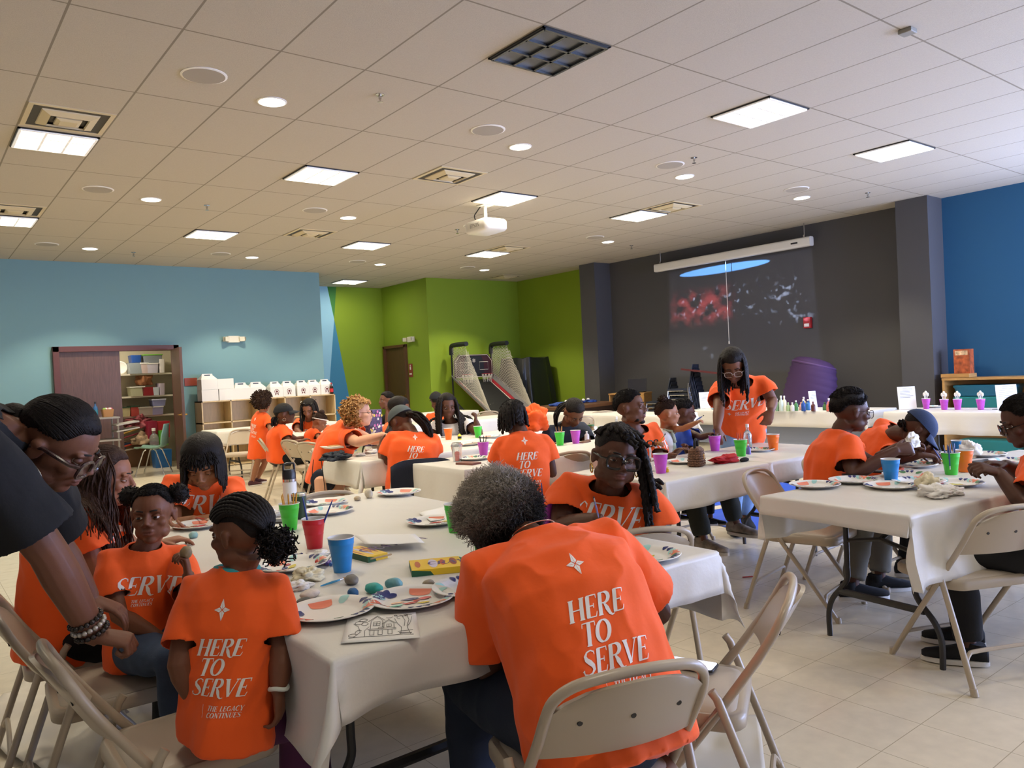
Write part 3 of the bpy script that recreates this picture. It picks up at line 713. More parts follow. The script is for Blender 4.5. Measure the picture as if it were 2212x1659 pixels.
def eye_parts(F, hs, parent, skin, gaze=(0, 0), lid=.25, fine=True):
    R = F.to_3x3(); rn = Matrix([R.col[i].normalized() for i in range(3)]).transposed()
    for s in (-1, 1):
        c = V((s * .0305, .0665, .002)); r = .0128
        mb = MB(); g = Euler((math.radians(gaze[1]), 0, math.radians(-gaze[0]))).to_matrix()
        nu, nv = 18, 20; vs = []; fs = []; mi = []
        for i in range(nv + 1):
            t = PI * i / nv
            for j in range(nu):
                a = 2 * PI * j / nu; p = V((math.sin(t) * math.cos(a), math.cos(t), math.sin(t) * math.sin(a))) * r
                vs.append(F @ (c + g @ p))
        for i in range(nv):
            for j in range(nu):
                k = (j + 1) % nu; fs.append((i * nu + j, i * nu + k, (i + 1) * nu + k, (i + 1) * nu + j)); mi.append(2 if i < 2 else (1 if i < 4 else 0))
        for f, q in zip(fs, mi): mb.f.append(list(f)); mb.mi.append(q)
        mb.v = [tuple(p) for p in vs]
        mb.build('eye', [M_EYEW, M_IRIS, M_BLK], parent)
        # lids: shells over the eyeball, cut to leave an almond opening
        mb = MB(); rl = r * 1.10; n = 16; m = 7
        for up_, e0 in ((1, lid), (-1, -.42)):
            vs = []
            for j in range(m + 1):
                for i in range(n + 1):
                    az = -1.9 + 3.8 * i / n; edge = e0 * math.cos(min(1.5, abs(az)) * 1.02) - (.05 if up_ < 0 else -.0) * abs(az)
                    el = edge + (up_ * 1.45 - edge) * j / m
                    rr = rl * (1.0 - .04 * (j == 0))
                    vs.append(F @ (c + V((rr * math.sin(az) * math.cos(el), rr * math.cos(az) * math.cos(el), rr * math.sin(el)))))
            mb.add(vs, [(j * (n + 1) + i, j * (n + 1) + i + 1, (j + 1) * (n + 1) + i + 1, (j + 1) * (n + 1) + i) for j in range(m) for i in range(n)])
        o = mb.build('eyelid', skin, parent, sharp=80)
        at_ = o.data.color_attributes.new('tint', 'FLOAT_COLOR', 'POINT'); c4 = skin.node_tree.nodes['Principled BSDF'].inputs['Base Color'].default_value
        at_.data.foreach_set('color', list((c4[0] * 1.12, c4[1] * 1.12, c4[2] * 1.12, 1)) * len(o.data.vertices))
        if fine:
            mb = MB(); pts = [F @ V((s * x, y, z)) for x, y, z in ((.012, .0845, .0255), (.024, .0845, .0285), (.036, .0785, .0285), (.047, .0665, .0240))]
            mb.tube(spline(pts, 4), [hs * q for q in [.0026] * 5 + [.0030] * 4 + [.002] * 3 + [.001]], 6); mb.build('eyebrow', M_BROW, parent)
def glasses(F, hs, parent, m=None, thick=.0028, shape='square', drop=0.0, lens=True, big=1.0, temple=.8):
    m = m or M_FRAMEG; mb = MB()
    for s in (-1, 1):
        c = V((s * .033, .096, -.002 - drop)); n = 20; pts = []
        for k in range(n):
            a = 2 * PI * k / n; e = .62 if shape == 'square' else 1.0
            ca, sa = math.cos(a), math.sin(a); x = math.copysign(abs(ca) ** e, ca) * .026 * big; z = math.copysign(abs(sa) ** e, sa) * .0215 * big
            pts.append(F @ (c + V((x, -abs(x + s * .033) * .10 + .003, z))))
        mb.tube(pts, thick * hs, 6, closed=True)
        mb.tube([F @ V(p) for p in ((s * .058, .092, .008 - drop), (s * .076, .07, .008 - drop), (s * .0835, 0.0, .008), (s * .083, -.03, -.004))], thick * temple * hs, 8)
    mb.tube([F @ V(p) for p in ((-.009, .099, .004 - drop), (0, .1015, .006 - drop), (.009, .099, .004 - drop))], thick * hs, 6)
    g = mb.build('eyeglasses', m, parent)
    if lens:
        for s in (-1, 1):
            mb = MB(); c = V((s * .033, .0965, -.002 - drop)); n = 16
            ring = [F @ (c + V((.025 * math.cos(2 * PI * k / n), 0, .0205 * math.sin(2 * PI * k / n)))) for k in range(n)]
            mb.add(ring, [tuple(range(n))]); mb.build('lens', M_LENS, g, smooth=False)
    return g
# ---- hair
CRAN_C, CRAN_R = V((0, -.014, .030)), V((.0755, .096, .086))
def scalp_dir(th, az):     # th from the crown, az 0 = front, + towards the right ear
    return V((math.sin(th) * math.sin(az), math.sin(th) * math.cos(az), math.cos(th)))
def hairline(az, front=62, side=92, back=118):
    a = abs(math.degrees(az)) % 360; a = 360 - a if a > 180 else a
    if a < 35: v = front
    elif a < 75: v = front + (side - front) * smoothstep(35, 75, a)
    elif a < 105: v = side
    else: v = side + (back - side) * smoothstep(105, 150, a)
    return math.radians(v)
def cap_hair(mb, F, thick=.012, front=62, side=92, back=118, lump=0.0, seed=0, nu=40, nv=14):
    rings = []
    for j in range(nv + 1):
        ring = []
        for i in range(nu):
            az = 2 * PI * i / nu; t = j / nv; th = hairline(az, front, side, back) * max(t, .02)
            d = scalp_dir(th, az); tk = thick * (1 if t < .55 else 1 - .93 * ((t - .55) / .45) ** 1.6)
            if lump: tk *= 1 + lump * noise.noise(d * 9 + V((seed, 0, 0)))
            ring.append(F @ (CRAN_C + V((d.x * (CRAN_R.x + tk), d.y * (CRAN_R.y + tk), d.z * (CRAN_R.z + tk)))))
        rings.append(ring)
    for t in (.9, .4, .03):  # fold back inside the skull so that the shell is closed
        ring = []
        for i in range(nu):
            az = 2 * PI * i / nu; d = scalp_dir(hairline(az, front, side, back) * t, az)
            ring.append(F @ (CRAN_C + V((d.x * CRAN_R.x * .94, d.y * CRAN_R.y * .94, d.z * CRAN_R.z * .94))))
        rings.append(ring)
    mb.loft(rings)
def strand(F, Fi, hs, th, az, length, grav=.25, lift=.02, step=.016, neck=None, out=.0, side=None, body=None, seed=0, wav=0.0, wfreq=40):
    """A lock growing from the scalp, pulled down by its weight and kept outside the head (and off the shoulders)."""
    d = scalp_dir(th, az); p = F @ (CRAN_C + V((d.x * (CRAN_R.x + .004), d.y * (CRAN_R.y + .004), d.z * (CRAN_R.z + .004))))
    R = F.to_3x3(); nrm = (R @ V((d.x / CRAN_R.x, d.y / CRAN_R.y, d.z / CRAN_R.z))).normalized()
    tan = scalp_dir(min(th + .05, PI), az) - d; dr = ((R @ tan).normalized() + nrm * lift * 7).normalized()
    if side is not None: dr = (dr + side).normalized()
    pts = [p.copy()]; n = max(2, int(length / (step * 1.0)))
    for k in range(n):
        dr = (dr * (1 - grav) + V((0, 0, -1)) * grav + (side * .1 if side is not None else V((0, 0, 0)))).normalized()
        p = p + dr * step
        for c, r in ((CRAN_C, CRAN_R + V((.007, .007, .007))), (V((0, .020, -.028)), V((.068, .073, .086))), (V((0, -.01, -.09)), V((.056, .056, .08)))):
            q = Fi @ p - c; e = V((q.x / r.x, q.y / r.y, q.z / r.z)); l = e.length
            if l < 1 and l > 1e-5: p = F @ (c + V((q.x / l, q.y / l, q.z / l)))
        if body:
            for a, b, rr in body:
                ab = b - a; t = max(0, min(1, (p - a).dot(ab) / ab.length_squared)); c = a + ab * t; v = p - c
                if v.length < rr and v.length > 1e-5: p = c + v.normalized() * rr
        q = p.copy()
        if wav: q += V((math.sin(k * wfreq * step + seed), math.cos(k * wfreq * step * 1.1 + seed * 2), 0)) * wav
        dr = (p - pts[-1]).normalized() if (p - pts[-1]).length > 1e-5 else dr
        pts.append(q)
    return pts
def curls(mb, F, hs, n, rad, amp, seed, r0=1.0, curl=.010, ln=.05, seg=3, center=(0, -.02, .04), mask=None, rr=.0016, mi=None):
    """Loose coils standing on an ellipsoid of hair."""
    rs = random.Random(seed); R = F.to_3x3()
    for _ in range(n):
        d = V((rs.gauss(0, 1), rs.gauss(0, 1), rs.gauss(0, 1))).normalized()
        if mask and not mask(d): continue
        c = V(center); base = c + V((d.x * rad[0], d.y * rad[1], d.z * rad[2])) * (1 + amp * noise.noise(d * 3 + V((seed, 0, 0)))) * r0
        a = d.orthogonal().normalized(); b = d.cross(a); ph = rs.uniform(0, 6.28); tw = rs.choice((-1, 1)) * rs.uniform(1.6, 2.6); L = ln * rs.uniform(.5, 1.2); pts = []
        tilt = (a * rs.uniform(-1, 1) + b * rs.uniform(-1, 1)) * .8
        for k in range(9):
            t = k / 8; an = ph + tw * 2 * PI * t * .8; cr = curl * (1 - .3 * t)
            pts.append(F @ (base + d * (L * (t - .35)) + tilt * L * t * .5 + (a * math.cos(an) + b * math.sin(an)) * cr))
        mb.tube(pts, rr * hs, seg, caps=False, mi=mi)

# ---- hands
def hand_parts(mb, W, d, pn, s, side, curl=.5, spread=.12, thumb=.5, grip=None):
    """W wrist, d hand direction, pn the way the palm faces, side +1 right hand / -1 left hand."""
    d = d.normalized(); pn = (pn - d * pn.dot(d)).normalized(); ac = d.cross(pn).normalized() * side   # ac points to the thumb side
    rings = []
    for t, wd, tk in ((-.02, .024, .019), (.0, .026, .019), (.025, .033, .018), (.055, .039, .0165), (.08, .040, .014), (.09, .036, .010)):
        c = W + d * t * s; rings.append([c + ac * math.cos(a) * wd * s + pn * math.sin(a) * tk * s for a in (2 * PI * k / 12 for k in range(12))])
    mb.loft(rings)
    for k, (off, ln) in enumerate(((.029, .070), (.0095, .078), (-.0105, .072), (-.029, .057))):
        p = W + (d * .082 + ac * off) * s; dr = (d + ac * (off / .029) * spread).normalized(); pts = [p - dr * .012 * s, p]; c = curl * (1 + .12 * k); pf = pn.copy()
        for f, an in ((.45, .75), (.32, 1.0), (.23, .75)):
            pf = (pf - dr * pf.dot(dr)).normalized(); ang = c * an; nd = (dr * math.cos(ang) + pf * math.sin(ang)).normalized(); pf = (pf * math.cos(ang) - dr * math.sin(ang)).normalized(); dr = nd
            p = p + dr * ln * f * s; pts.append(p)
        mb.tube(pts, [.0095 * s, .0095 * s, .0086 * s, .0078 * s, .0062 * s], 8)
        mb.ell(pts[-1], (.0064 * s, .0064 * s, .0064 * s), None, 8, 6)
    p = W + (d * .02 + ac * .024) * s; dr = (ac * .75 + d * .62 + pn * thumb * .5).normalized(); pts = [p - dr * .01 * s, p]
    for f, an in ((.038, .25), (.032, .35), (.024, .35)):
        dr = (dr * 1.0 + (d * .7 + pn * thumb - ac * .35) * an).normalized(); p = p + dr * f * s; pts.append(p)
    mb.tube(pts, [.013 * s, .0125 * s, .0105 * s, .0095 * s, .0075 * s], 8); mb.ell(pts[-1], (.0078 * s,) * 3, None, 8, 6)
    return pts

def shoe(parent, ank, fd, s, m, sole, name='shoe'):
    fd = V((fd.x, fd.y, 0)).normalized(); sd = V((fd.y, -fd.x, 0)); g = V((ank.x, ank.y, max(ank.z - .085 * s, 0)))
    mb = MB(); rings = []
    for t, wd, h in ((-.075, .020, .05), (-.065, .033, .075), (-.02, .038, .085), (.03, .040, .075), (.09, .046, .055), (.14, .046, .042), (.175, .036, .034), (.19, .012, .026)):
        c = g + fd * t * s; rings.append([c + sd * math.cos(a) * wd * s + V((0, 0, .016 * s + (h * .5 + h * .5 * math.sin(a)) * s)) for a in (2 * PI * k / 14 for k in range(14))])
    mb.loft(rings); mb.tube([g + V((0, 0, .06 * s)) - fd * .02 * s, g + V((0, 0, .10 * s)) - fd * .025 * s], [.042 * s, .04 * s], 12)
    o = mb.build(name, m, parent, sharp=60)
    mb = MB(); out = []
    for k in range(20):
        a = 2 * PI * k / 20; out.append(g + fd * (.058 + .137 * math.cos(a)) * s + sd * (.047 if math.cos(a) > 0 else .04) * math.sin(a) * s)
    mb.loft([[p + V((0, 0, z)) for p in out] for z in (0.001, .022 * s)]); mb.build('sole', sole, o, sharp=50)
    return o

def person(label, pel, nk, face, hc, look, s=1.0, hs=None, girth=1.0, skin='5A3825', tee=None, arms=None, legs=None, group=None, vox=None, fat=0.0, slouch=.03,
           trousers=None, shoes=True, sleeve=.68, lid=.25, gaze=(0, 0), fine=True, printf=None, printb=None, hem=-.16, twist=0.0, shw=.158, tgirth=None, hems=1.0, brows=True, bare_legs=False, cat='person', pf_dz=.0, foot_m=None, neckline=.0, hiph=.0, lipcol=(.55, .16, .14), pb_dz=0.0):
    """pel / nk / hc: world points (mid hips, base of neck, head centre); face: heading (degrees, 0 = away from the viewer, + left); look: (heading, pitch, roll) of the head.
    arms: {'L'|'R': (elbow, wrist, hand direction or None, palm normal or None, curl)}; legs: {'L'|'R': (knee, ankle)}."""
    hs = hs or s; pel, nk, hc = V(pel), V(nk), V(hc)
    base = V((pel.x, pel.y, 0)); t = thing('person', label, cat, base, 0, group); o_ = base
    ph = cam_yaw(face); f0 = V((math.cos(ph), math.sin(ph), 0)); r0 = V((math.sin(ph), -math.cos(ph), 0))
    u = (nk - pel).normalized(); r = (r0 - u * r0.dot(u)).normalized(); f = u.cross(r); Lt = (nk - pel).length
    ph2 = cam_yaw(face + twist); fh = V((math.cos(ph2), math.sin(ph2), 0)); rh = V((math.sin(ph2), -math.cos(ph2), 0))
    dist = (nk - CAM).dot(CF); vox = vox or max(.0038, min(.011, dist * .00135))
    def spine(q): 
        b = pel.lerp(nk, q); return b - f * slouch * s * 4 * q * (1 - q) if 0 < q < 1 else b
    def ring(q, a, b, n=20, g=1.0, e=1.25):
        rr = rh.lerp(r, smoothstep(0, .6, q)).normalized(); ff = u.cross(rr); c = spine(q) - o_; out = []
        for k in range(n):
            x, y = math.cos(2 * PI * k / n), math.sin(2 * PI * k / n); x = math.copysign(abs(x) ** (1 / e), x); y = math.copysign(abs(y) ** (1 / e), y)
            out.append(c + rr * x * a * s * g + ff * y * b * s * g)
        return out
    tg = tgirth or girth
    yaw, pit, rol = look; hy = cam_yaw(yaw)
    HM = Matrix.Translation(hc - o_) @ Matrix.Rotation(hy - PI / 2, 4, 'Z') @ Matrix.Rotation(math.radians(pit), 4, 'X') @ Matrix.Rotation(math.radians(rol), 4, 'Y') @ Matrix.Scale(hs, 4)
    HI = HM.inverted()
    sm = skin_mat(skin)
    # ---- body
    mb = MB()
    mb.loft([ring(-.2, .14, .11, g=girth), ring(0, .155, .115, g=girth), ring(.3, .135, .10, g=girth), ring(.6, .14, .10, g=girth), ring(.80, .135, .08, g=girth), ring(.93, .085, .06), ring(1.03, .052, .05)])
    hb = HM @ V((0, -.022, -.055)); mb.tube([nk - o_ - u * .05 * s, (nk - o_).lerp(hb, .5) - HM.to_3x3() @ V((0, .004, 0)), hb], [.062 * s * (1 + fat * 4), .053 * s * (1 + fat * 6), .052 * hs * (1 + fat * 5)], 16)
    head_parts(mb, HM, hs, fine, fat)
    S = {}; arms = arms or {}; sleeves = []
    for k, sg in (('L', -1), ('R', 1)):
        S[k] = nk - o_ + r * sg * shw * s * (1 + (girth - 1) * .5) - u * .055 * s
        if k not in arms: continue
        el, wr = V(arms[k][0]) - o_, V(arms[k][1]) - o_; hd = arms[k][2] if len(arms[k]) > 2 and arms[k][2] is not None else (wr - el); pn = arms[k][3] if len(arms[k]) > 3 and arms[k][3] is not None else V((0, 0, -1)); cu = arms[k][4] if len(arms[k]) > 4 else .4
        ag = 1 + (girth - 1) * .6
        mb.tube([S[k] - u * .0, S[k].lerp(el, .3), S[k].lerp(el, .7), el, el.lerp(wr, .28), el.lerp(wr, .7), wr, wr + V(hd).normalized() * .01], [q * s * ag for q in (.046, .047, .044, .040, .0415, .034, .0262, .025)], 14)
        mb.ell(S[k] - u * .012 * s, (.046 * s * ag,) * 3, None, 14, 10)
        hand_parts(mb, wr, V(hd), V(pn), s * .98, sg, cu)
        sl = S[k].lerp(el, sleeve); sleeves.append((k, S[k], el, sl))
    J = {}
    for k, sg in (('L', -1), ('R', 1)):
        hip = pel - o_ + rh * sg * .088 * s * (1 + (girth - 1) * .6)
        if legs and k in legs: kn, an = V(legs[k][0]) - o_, V(legs[k][1]) - o_
        else: kn = hip + fh * .40 * s + rh * sg * .04; kn.z = .475 * min(1, s + .05) + .02; an = V((kn.x, kn.y, 0)) - fh * .03 + V((0, 0, .09 * s))
        J[k] = (hip, kn, an)
        if bare_legs: mb.tube([hip, hip.lerp(kn, .5), kn, kn.lerp(an, .35), kn.lerp(an, .75), an, an + fh * .02 - V((0, 0, .05 * s))], [q * s for q in (.085, .075, .055, .056, .042, .034, .034)], 14)
        else: mb.tube([hip, kn, an, an - V((0, 0, .03 * s))], [q * s for q in (.07, .045, .032, .03)], 10)
    me = voxel(mb, vox, 3)
    # carve the sockets and tint the lips
    co = co_get(me); A = np.array(HI); loc = co @ A[:3, :3].T + A[:3, 3]
    near = (np.abs(loc[:, 0]) < .09) & (loc[:, 1] > .02) & (np.abs(loc[:, 2]) < .13)
    push = np.zeros(len(co))
    if fine:
        for sg in (-1, 1): push += np.exp(-(((loc[:, 0] - sg * .0305) / .0165) ** 2 + ((loc[:, 2] - .001) / .011) ** 2)) * .0095
        push += np.exp(-((loc[:, 0] / .021) ** 2 + ((loc[:, 2] + .0575) / .0016) ** 2)) * .0035      # line between the lips
        push *= near
        loc[:, 1] -= push; Bm = np.array(HM); co = loc @ Bm[:3, :3].T + Bm[:3, 3]; co_set(me, co)
    base_c = np.array(lin('#' + skin)) * 1.22; colr = np.tile(np.append(base_c, 1.0), (len(co), 1))
    if fine:
        lip = np.clip(np.exp(-((loc[:, 0] / .021) ** 4 + ((loc[:, 2] + .0575) / .0115) ** 4)) * near * (loc[:, 1] > .068), 0, 1)
        lc = base_c * .55 + np.array(lin(tuple(lipcol))) * .16
        colr[:, :3] = colr[:, :3] * (1 - lip[:, None]) + lc * lip[:, None]
    at_ = me.color_attributes.new('tint', 'FLOAT_COLOR', 'POINT'); at_.data.foreach_set('color', colr.astype(np.float32).ravel())
    ob = obj_of(me, 'body', sm, t)
    if fine: eye_parts(HM, hs, t, sm, gaze, lid, brows)
    # ---- shirt
    sh = None
    if tee:
        mb = MB(); gg = tg * hems
        mb.loft([ring(hem, .175, .145, g=gg), ring(0, .182, .148, g=gg), ring(.25, .172, .138, g=tg), ring(.6, .178, .138, g=tg), ring(.80, .182, .120, g=1 + (tg - 1) * .8), ring(.91, .150, .090), ring(.985, .098, .074), ring(1.035 + neckline, .072, .064)])
        for k, a, el, sl in sleeves:
            in_ = nk - o_ - u * .075 * s + (a - (nk - o_)) * .35; ag = 1 + (tg - 1) * .6; dr = (el - a).normalized()
            mb.tube([nk - o_ - u * .058 * s + (a - (nk - o_)) * .12, (nk - o_ - u * .062 * s).lerp(a, .55), a - u * .004, a.lerp(sl, .3) + dr * .0, a.lerp(sl, .65), sl], [q * s * ag for q in (.058, .060, .064, .070, .076, .081)], 20)
            mb.tube([in_ - u * .06 * s, a - u * .045 * s, a.lerp(sl, .5)], [q * s * ag for q in (.075, .060, .066)], 16)
        me = voxel(mb, max(vox * 1.5, .006), 9); wrinkle(me, .0085 * s, 6.0, rnd.uniform(0, 50), (1, 1, .55))
        bm = bmesh.new(); bm.from_mesh(me)
        def cut(p, n, rad):
            vs = [v for v in bm.verts if (v.co - p).length < rad]; ss = set(vs)
            es = [e for e in bm.edges if e.verts[0] in ss and e.verts[1] in ss]; fs = [q for q in bm.faces if all(v in ss for v in q.verts)]
            bmesh.ops.bisect_plane(bm, geom=vs + es + fs, plane_co=p, plane_no=n, clear_outer=True)
        for k, a, el, sl in sleeves:      # open the cuffs: take off the disc the arm comes through
            dr = (el - a).normalized(); rr = .092 * s * max(1, tg); bm.faces.ensure_lookup_table()
            kill = [q for q in bm.faces if abs((q.calc_center_median() - sl).dot(dr)) < .016 and (q.calc_center_median() - sl).length < rr and abs(q.normal.dot(dr)) > .72]
            bmesh.ops.delete(bm, geom=kill, context='FACES')
        cut(nk - o_ + u * .020 * s, (u * .86 + f * .36).normalized(), .125 * s)
        edge = [v for v in bm.verts if v.is_boundary]
        for _ in range(6): bmesh.ops.smooth_vert(bm, verts=edge, factor=.5, use_axis_x=True, use_axis_y=True, use_axis_z=True)
        bm.to_mesh(me); bm.free()
        sh = obj_of(me, 'shirt', tee, t)
        sd = sh.modifiers.new('cloth_thickness', 'SOLIDIFY'); sd.thickness = .003 * s; sd.offset = -1
        bv = None
        for pr, front in ((printf, True), (printb, False)):
            if not pr: continue
            if bv is None: bv = BVHTree.FromPolygons([v.co.copy() for v in me.vertices], [tuple(p.vertices) for p in me.polygons])
            nrm = f if front else -f; rt = -r if front else r
            org = nk - o_ - u * (.175 * s ** .5 if front else .215 * s ** .3) + u * (pf_dz if front else pb_dz)
            stamp(front_print(s ** .5 * pr) if front else back_print(pr), bv, org, rt, u, nrm, sh)
    # ---- trousers and shoes
    if trousers:
        mb = MB(); mb.ell(pel - o_, (.155 * s * girth, .135 * s * girth, .12 * s), Matrix((rh, fh, V((0, 0, 1)))).transposed(), 18, 12)
        for k in 'LR':
            hip, kn, an = J[k]; g_ = 1 + (girth - 1) * .8
            if bare_legs: mb.tube([hip, hip.lerp(kn, .6), hip.lerp(kn, .95)], [q * s * g_ for q in (.10, .092, .085)], 16)
            else: mb.tube([hip, hip.lerp(kn, .5), kn, kn.lerp(an, .45), an + (kn - an).normalized() * .03], [q * s * g_ for q in (.098, .09, .070, .064, .056)], 16); mb.ell(kn, (.069 * s * g_,) * 3, None, 14, 10)
        me = voxel(mb, max(vox * 1.8, .009), 5); wrinkle(me, .005, 6.0, rnd.uniform(0, 50)); obj_of(me, 'trousers', trousers, t)
    if shoes:
        for k in 'LR':
            sm_, so_ = shoes if isinstance(shoes, tuple) else (M_BLKC, mat('white_rubber', '#D8D4CC', .6)); shoe(t, J[k][2], fh, s, sm_, so_)
    t['_'] = 0; del t['_']
    return dict(root=t, HM=HM, HI=HI, hs=hs, o=o_, nk=nk - o_, u=u, f=f, r=r, shirt=sh, S=S, body=[(S['L'] - u * .01, S['R'] - u * .01, .088 * s * girth), (nk - o_ - u * .06, pel - o_, .155 * s * girth)])
def hair_cap(P, m, thick=.010, front=62, side=92, back=118, lump=.2, seed=1, name='hair'):
    mb = MB(); cap_hair(mb, P['HM'], thick, front, side, back, lump, seed); return mb.build(name, m, P['root'], sharp=80)
def slick(P, m, n=150, front=58, side=86, thick=.009, end=(0, -.95, .10), rr=.0021, seed=1, azm=112):
    """Hair combed back flat from the hairline to a knot at the back."""
    rs = random.Random(seed); mb = MB()
    for k in range(n):
        az = math.radians(-azm + 2 * azm * (k + rs.random() * .6) / n); p0 = scalp_dir(hairline(az, front, side, 118) * rs.uniform(.93, 1.0), az); p1 = V(end) + V((rs.uniform(-.06, .06), 0, rs.uniform(-.08, .08))); mid = V((p0.x * 1.05, -.10, .9 - .5 * abs(p0.x))).normalized(); pts = []
        for q in range(11):
            t = q / 10; dd = (p0 * (1 - t) ** 2 + mid * 2 * t * (1 - t) + p1 * t * t).normalized(); tk = thick * min(1, .15 + t * 2.2) + .0012
            pts.append(P['HM'] @ (CRAN_C + V((dd.x * (CRAN_R.x + tk), dd.y * (CRAN_R.y + tk), dd.z * (CRAN_R.z + tk)))))
        mb.tube(pts, [rr * P['hs'] * (.5 if q == 0 else 1) for q in range(11)], 5)
    return mb.build('combed_hair', m, P['root'], sharp=180)
def fuzz(P, m, n, ln=.012, thick=.008, front=60, side=88, back=116, seed=1, rr=.0011):
    """Short tight coils over a close-cropped scalp, softening its outline and hairline."""
    rs = random.Random(seed); mb = MB(); F = P['HM']
    for _ in range(n):
        az = rs.uniform(-PI, PI); th = math.acos(1 - rs.random() * (1 - math.cos(hairline(az, front, side, back)))); d = scalp_dir(th, az); tk = thick * (1 if th < .6 * hairline(az, front, side, back) else .35)
        c = CRAN_C + V((d.x * (CRAN_R.x + tk), d.y * (CRAN_R.y + tk), d.z * (CRAN_R.z + tk))); a = d.orthogonal().normalized(); b = d.cross(a); ph = rs.uniform(0, 6.28); sg = rs.choice((-1, 1))
        mb.tube([F @ (c + d * ln * (k / 5 - .3) + (a * math.cos(ph + sg * k * 1.5) + b * math.sin(ph + sg * k * 1.5)) * .0035) for k in range(6)], rr * P['hs'], 3, caps=False)
    return mb.build('short_curls', m, P['root'], sharp=180)
def hair_locks(P, m, n, th_rng, az_rng, ln, rad=.006, grav=.22, lift=.02, seed=1, twist=False, wav=0.0, side=None, parent=None, name='lock', tip=.5, filt=None, base=None, flat=None, seg=6):
    """Many hanging locks in one mesh of hair."""
    rs = random.Random(seed); mb = base or MB(); k = 0
    while k < n:
        th, az = math.radians(rs.uniform(*th_rng)), math.radians(rs.uniform(*az_rng)); k += 1
        if filt and not filt(th, az): continue
        L = rs.uniform(*ln)
        pts = strand(P['HM'], P['HI'], P['hs'], th, az, L, grav, lift, side=side, body=P['body'], seed=rs.uniform(0, 9), wav=wav)
        m_ = len(pts); r_ = [rad * P['hs'] * rs.uniform(.85, 1.15) * (1 - (1 - tip) * (i / m_) ** 2) for i in range(m_)]
        if twist: r_ = [q * (1 + .28 * (1 if i % 2 else -1)) for i, q in enumerate(r_)]
        mb.tube(pts, r_, seg, flat=flat)
    if base is not None: return mb
    return mb.build(name, m, parent or P['root'], sharp=80)
def ponytail(P, m, start, pts_off, rad, n=26, seed=3, name='ponytail', wav=.006, parent=None):
    """Bundle of strands following a guide (head-local start, then world offsets)."""
    rs = random.Random(seed); mb = MB(); s0 = P['HM'] @ V(start); g = [s0] + [s0 + V(p) for p in pts_off]; g = spline(g, 6)
    for i in range(n):
        a, q = rs.uniform(0, 6.28), math.sqrt(rs.random()); off = V((math.cos(a) * q, math.sin(a) * q, rs.uniform(-.5, .5))) * rad; ph = rs.uniform(0, 6)
        pts = [p + off * (.35 + .65 * math.sin(PI * min(1, .15 + .8 * k / len(g)))) + V((math.sin(k * .9 + ph), math.cos(k * .8 + ph), 0)) * wav for k, p in enumerate(g)]
        mb.tube(pts, [rad * .22 * (1 - .6 * k / len(g)) for k in range(len(pts))], 5)
    return mb.build(name, m, parent or P['root'], sharp=80)
def hoop(P, sx, rad, m, thick=.0022):
    c = P['HM'] @ V((sx * .088, -.008, -.036)); mb = MB(); R = P['HM'].to_3x3(); x = (R @ V((0, 1, 0))).normalized(); z = V((0, 0, 1)); c = c - z * rad
    mb.tube([c + (x * math.cos(a) + z * math.sin(a)) * rad for a in (2 * PI * k / 24 for k in range(24))], thick, 6, closed=True); return mb.build('earring', m, P['root'])
def cap_hat(P, m, brim_az=0.0, name='cap', brim=True, back=False):
    mb = MB(); F = P['HM']; rings = []
    for j in range(9):
        th = math.radians(4 + 82 * j / 8); rings.append([F @ (CRAN_C + V((0, -.002, -.004)) + V((scalp_dir(th, a).x * .091, scalp_dir(th, a).y * .110, scalp_dir(th, a).z * .100))) for a in (2 * PI * k / 28 for k in range(28))])
    rings.append([F @ (CRAN_C + V((scalp_dir(math.radians(86), a).x * .080, scalp_dir(math.radians(86), a).y * .099, .004))) for a in (2 * PI * k / 28 for k in range(28))])
    mb.loft(rings); 
    if brim:
        vs = []; n = 14
        for side_ in (0, 1):
            for j in range(5):
                for i in range(n + 1):
                    a = math.radians(brim_az) + (-1 + 2 * i / n) * 1.0; q = j / 4; rr = 1 + q * .68 * math.cos((a - math.radians(brim_az)) * 1.45) ** .7 if abs(a - math.radians(brim_az)) < 1.05 else 1
                    vs.append(F @ (CRAN_C + V((math.sin(a) * .089 * rr, math.cos(a) * .108 * rr, .004 - .020 * q - .03 * q * (math.sin(a - math.radians(brim_az)) ** 2) - side_ * .004))))
        W_ = n + 1; N_ = W_ * 5; fs = []
        for j in range(4):
            for i in range(n): a_ = j * W_ + i; fs.append((a_, a_ + 1, a_ + W_ + 1, a_ + W_)); fs.append((N_ + a_, N_ + a_ + W_, N_ + a_ + W_ + 1, N_ + a_ + 1))
        for i in range(n): a_ = 4 * W_ + i; fs.append((a_, a_ + 1, N_ + a_ + 1, N_ + a_))
        mb.add(vs, fs)
    return mb.build(name, m, P['root'], sharp=50)
# ================================================================= THE PEOPLE IN THE ROOM
M_HAIRB = hair_mat('17110F'); M_HAIRD = hair_mat('1C1310'); M_HAIRBR = hair_mat('3A2417'); M_HAIRBL = hair_mat('B98C56'); M_HAIRG = hair_mat('8A8278', .8)
M_CURLB = hair_mat('3B281C', .7)
Z = V((0, 0, 1)); LEFT, RIGHT, AWAY = -CR, CR, V((CF.x, CF.y, 0)).normalized()
G_ = 'people in orange shirts'

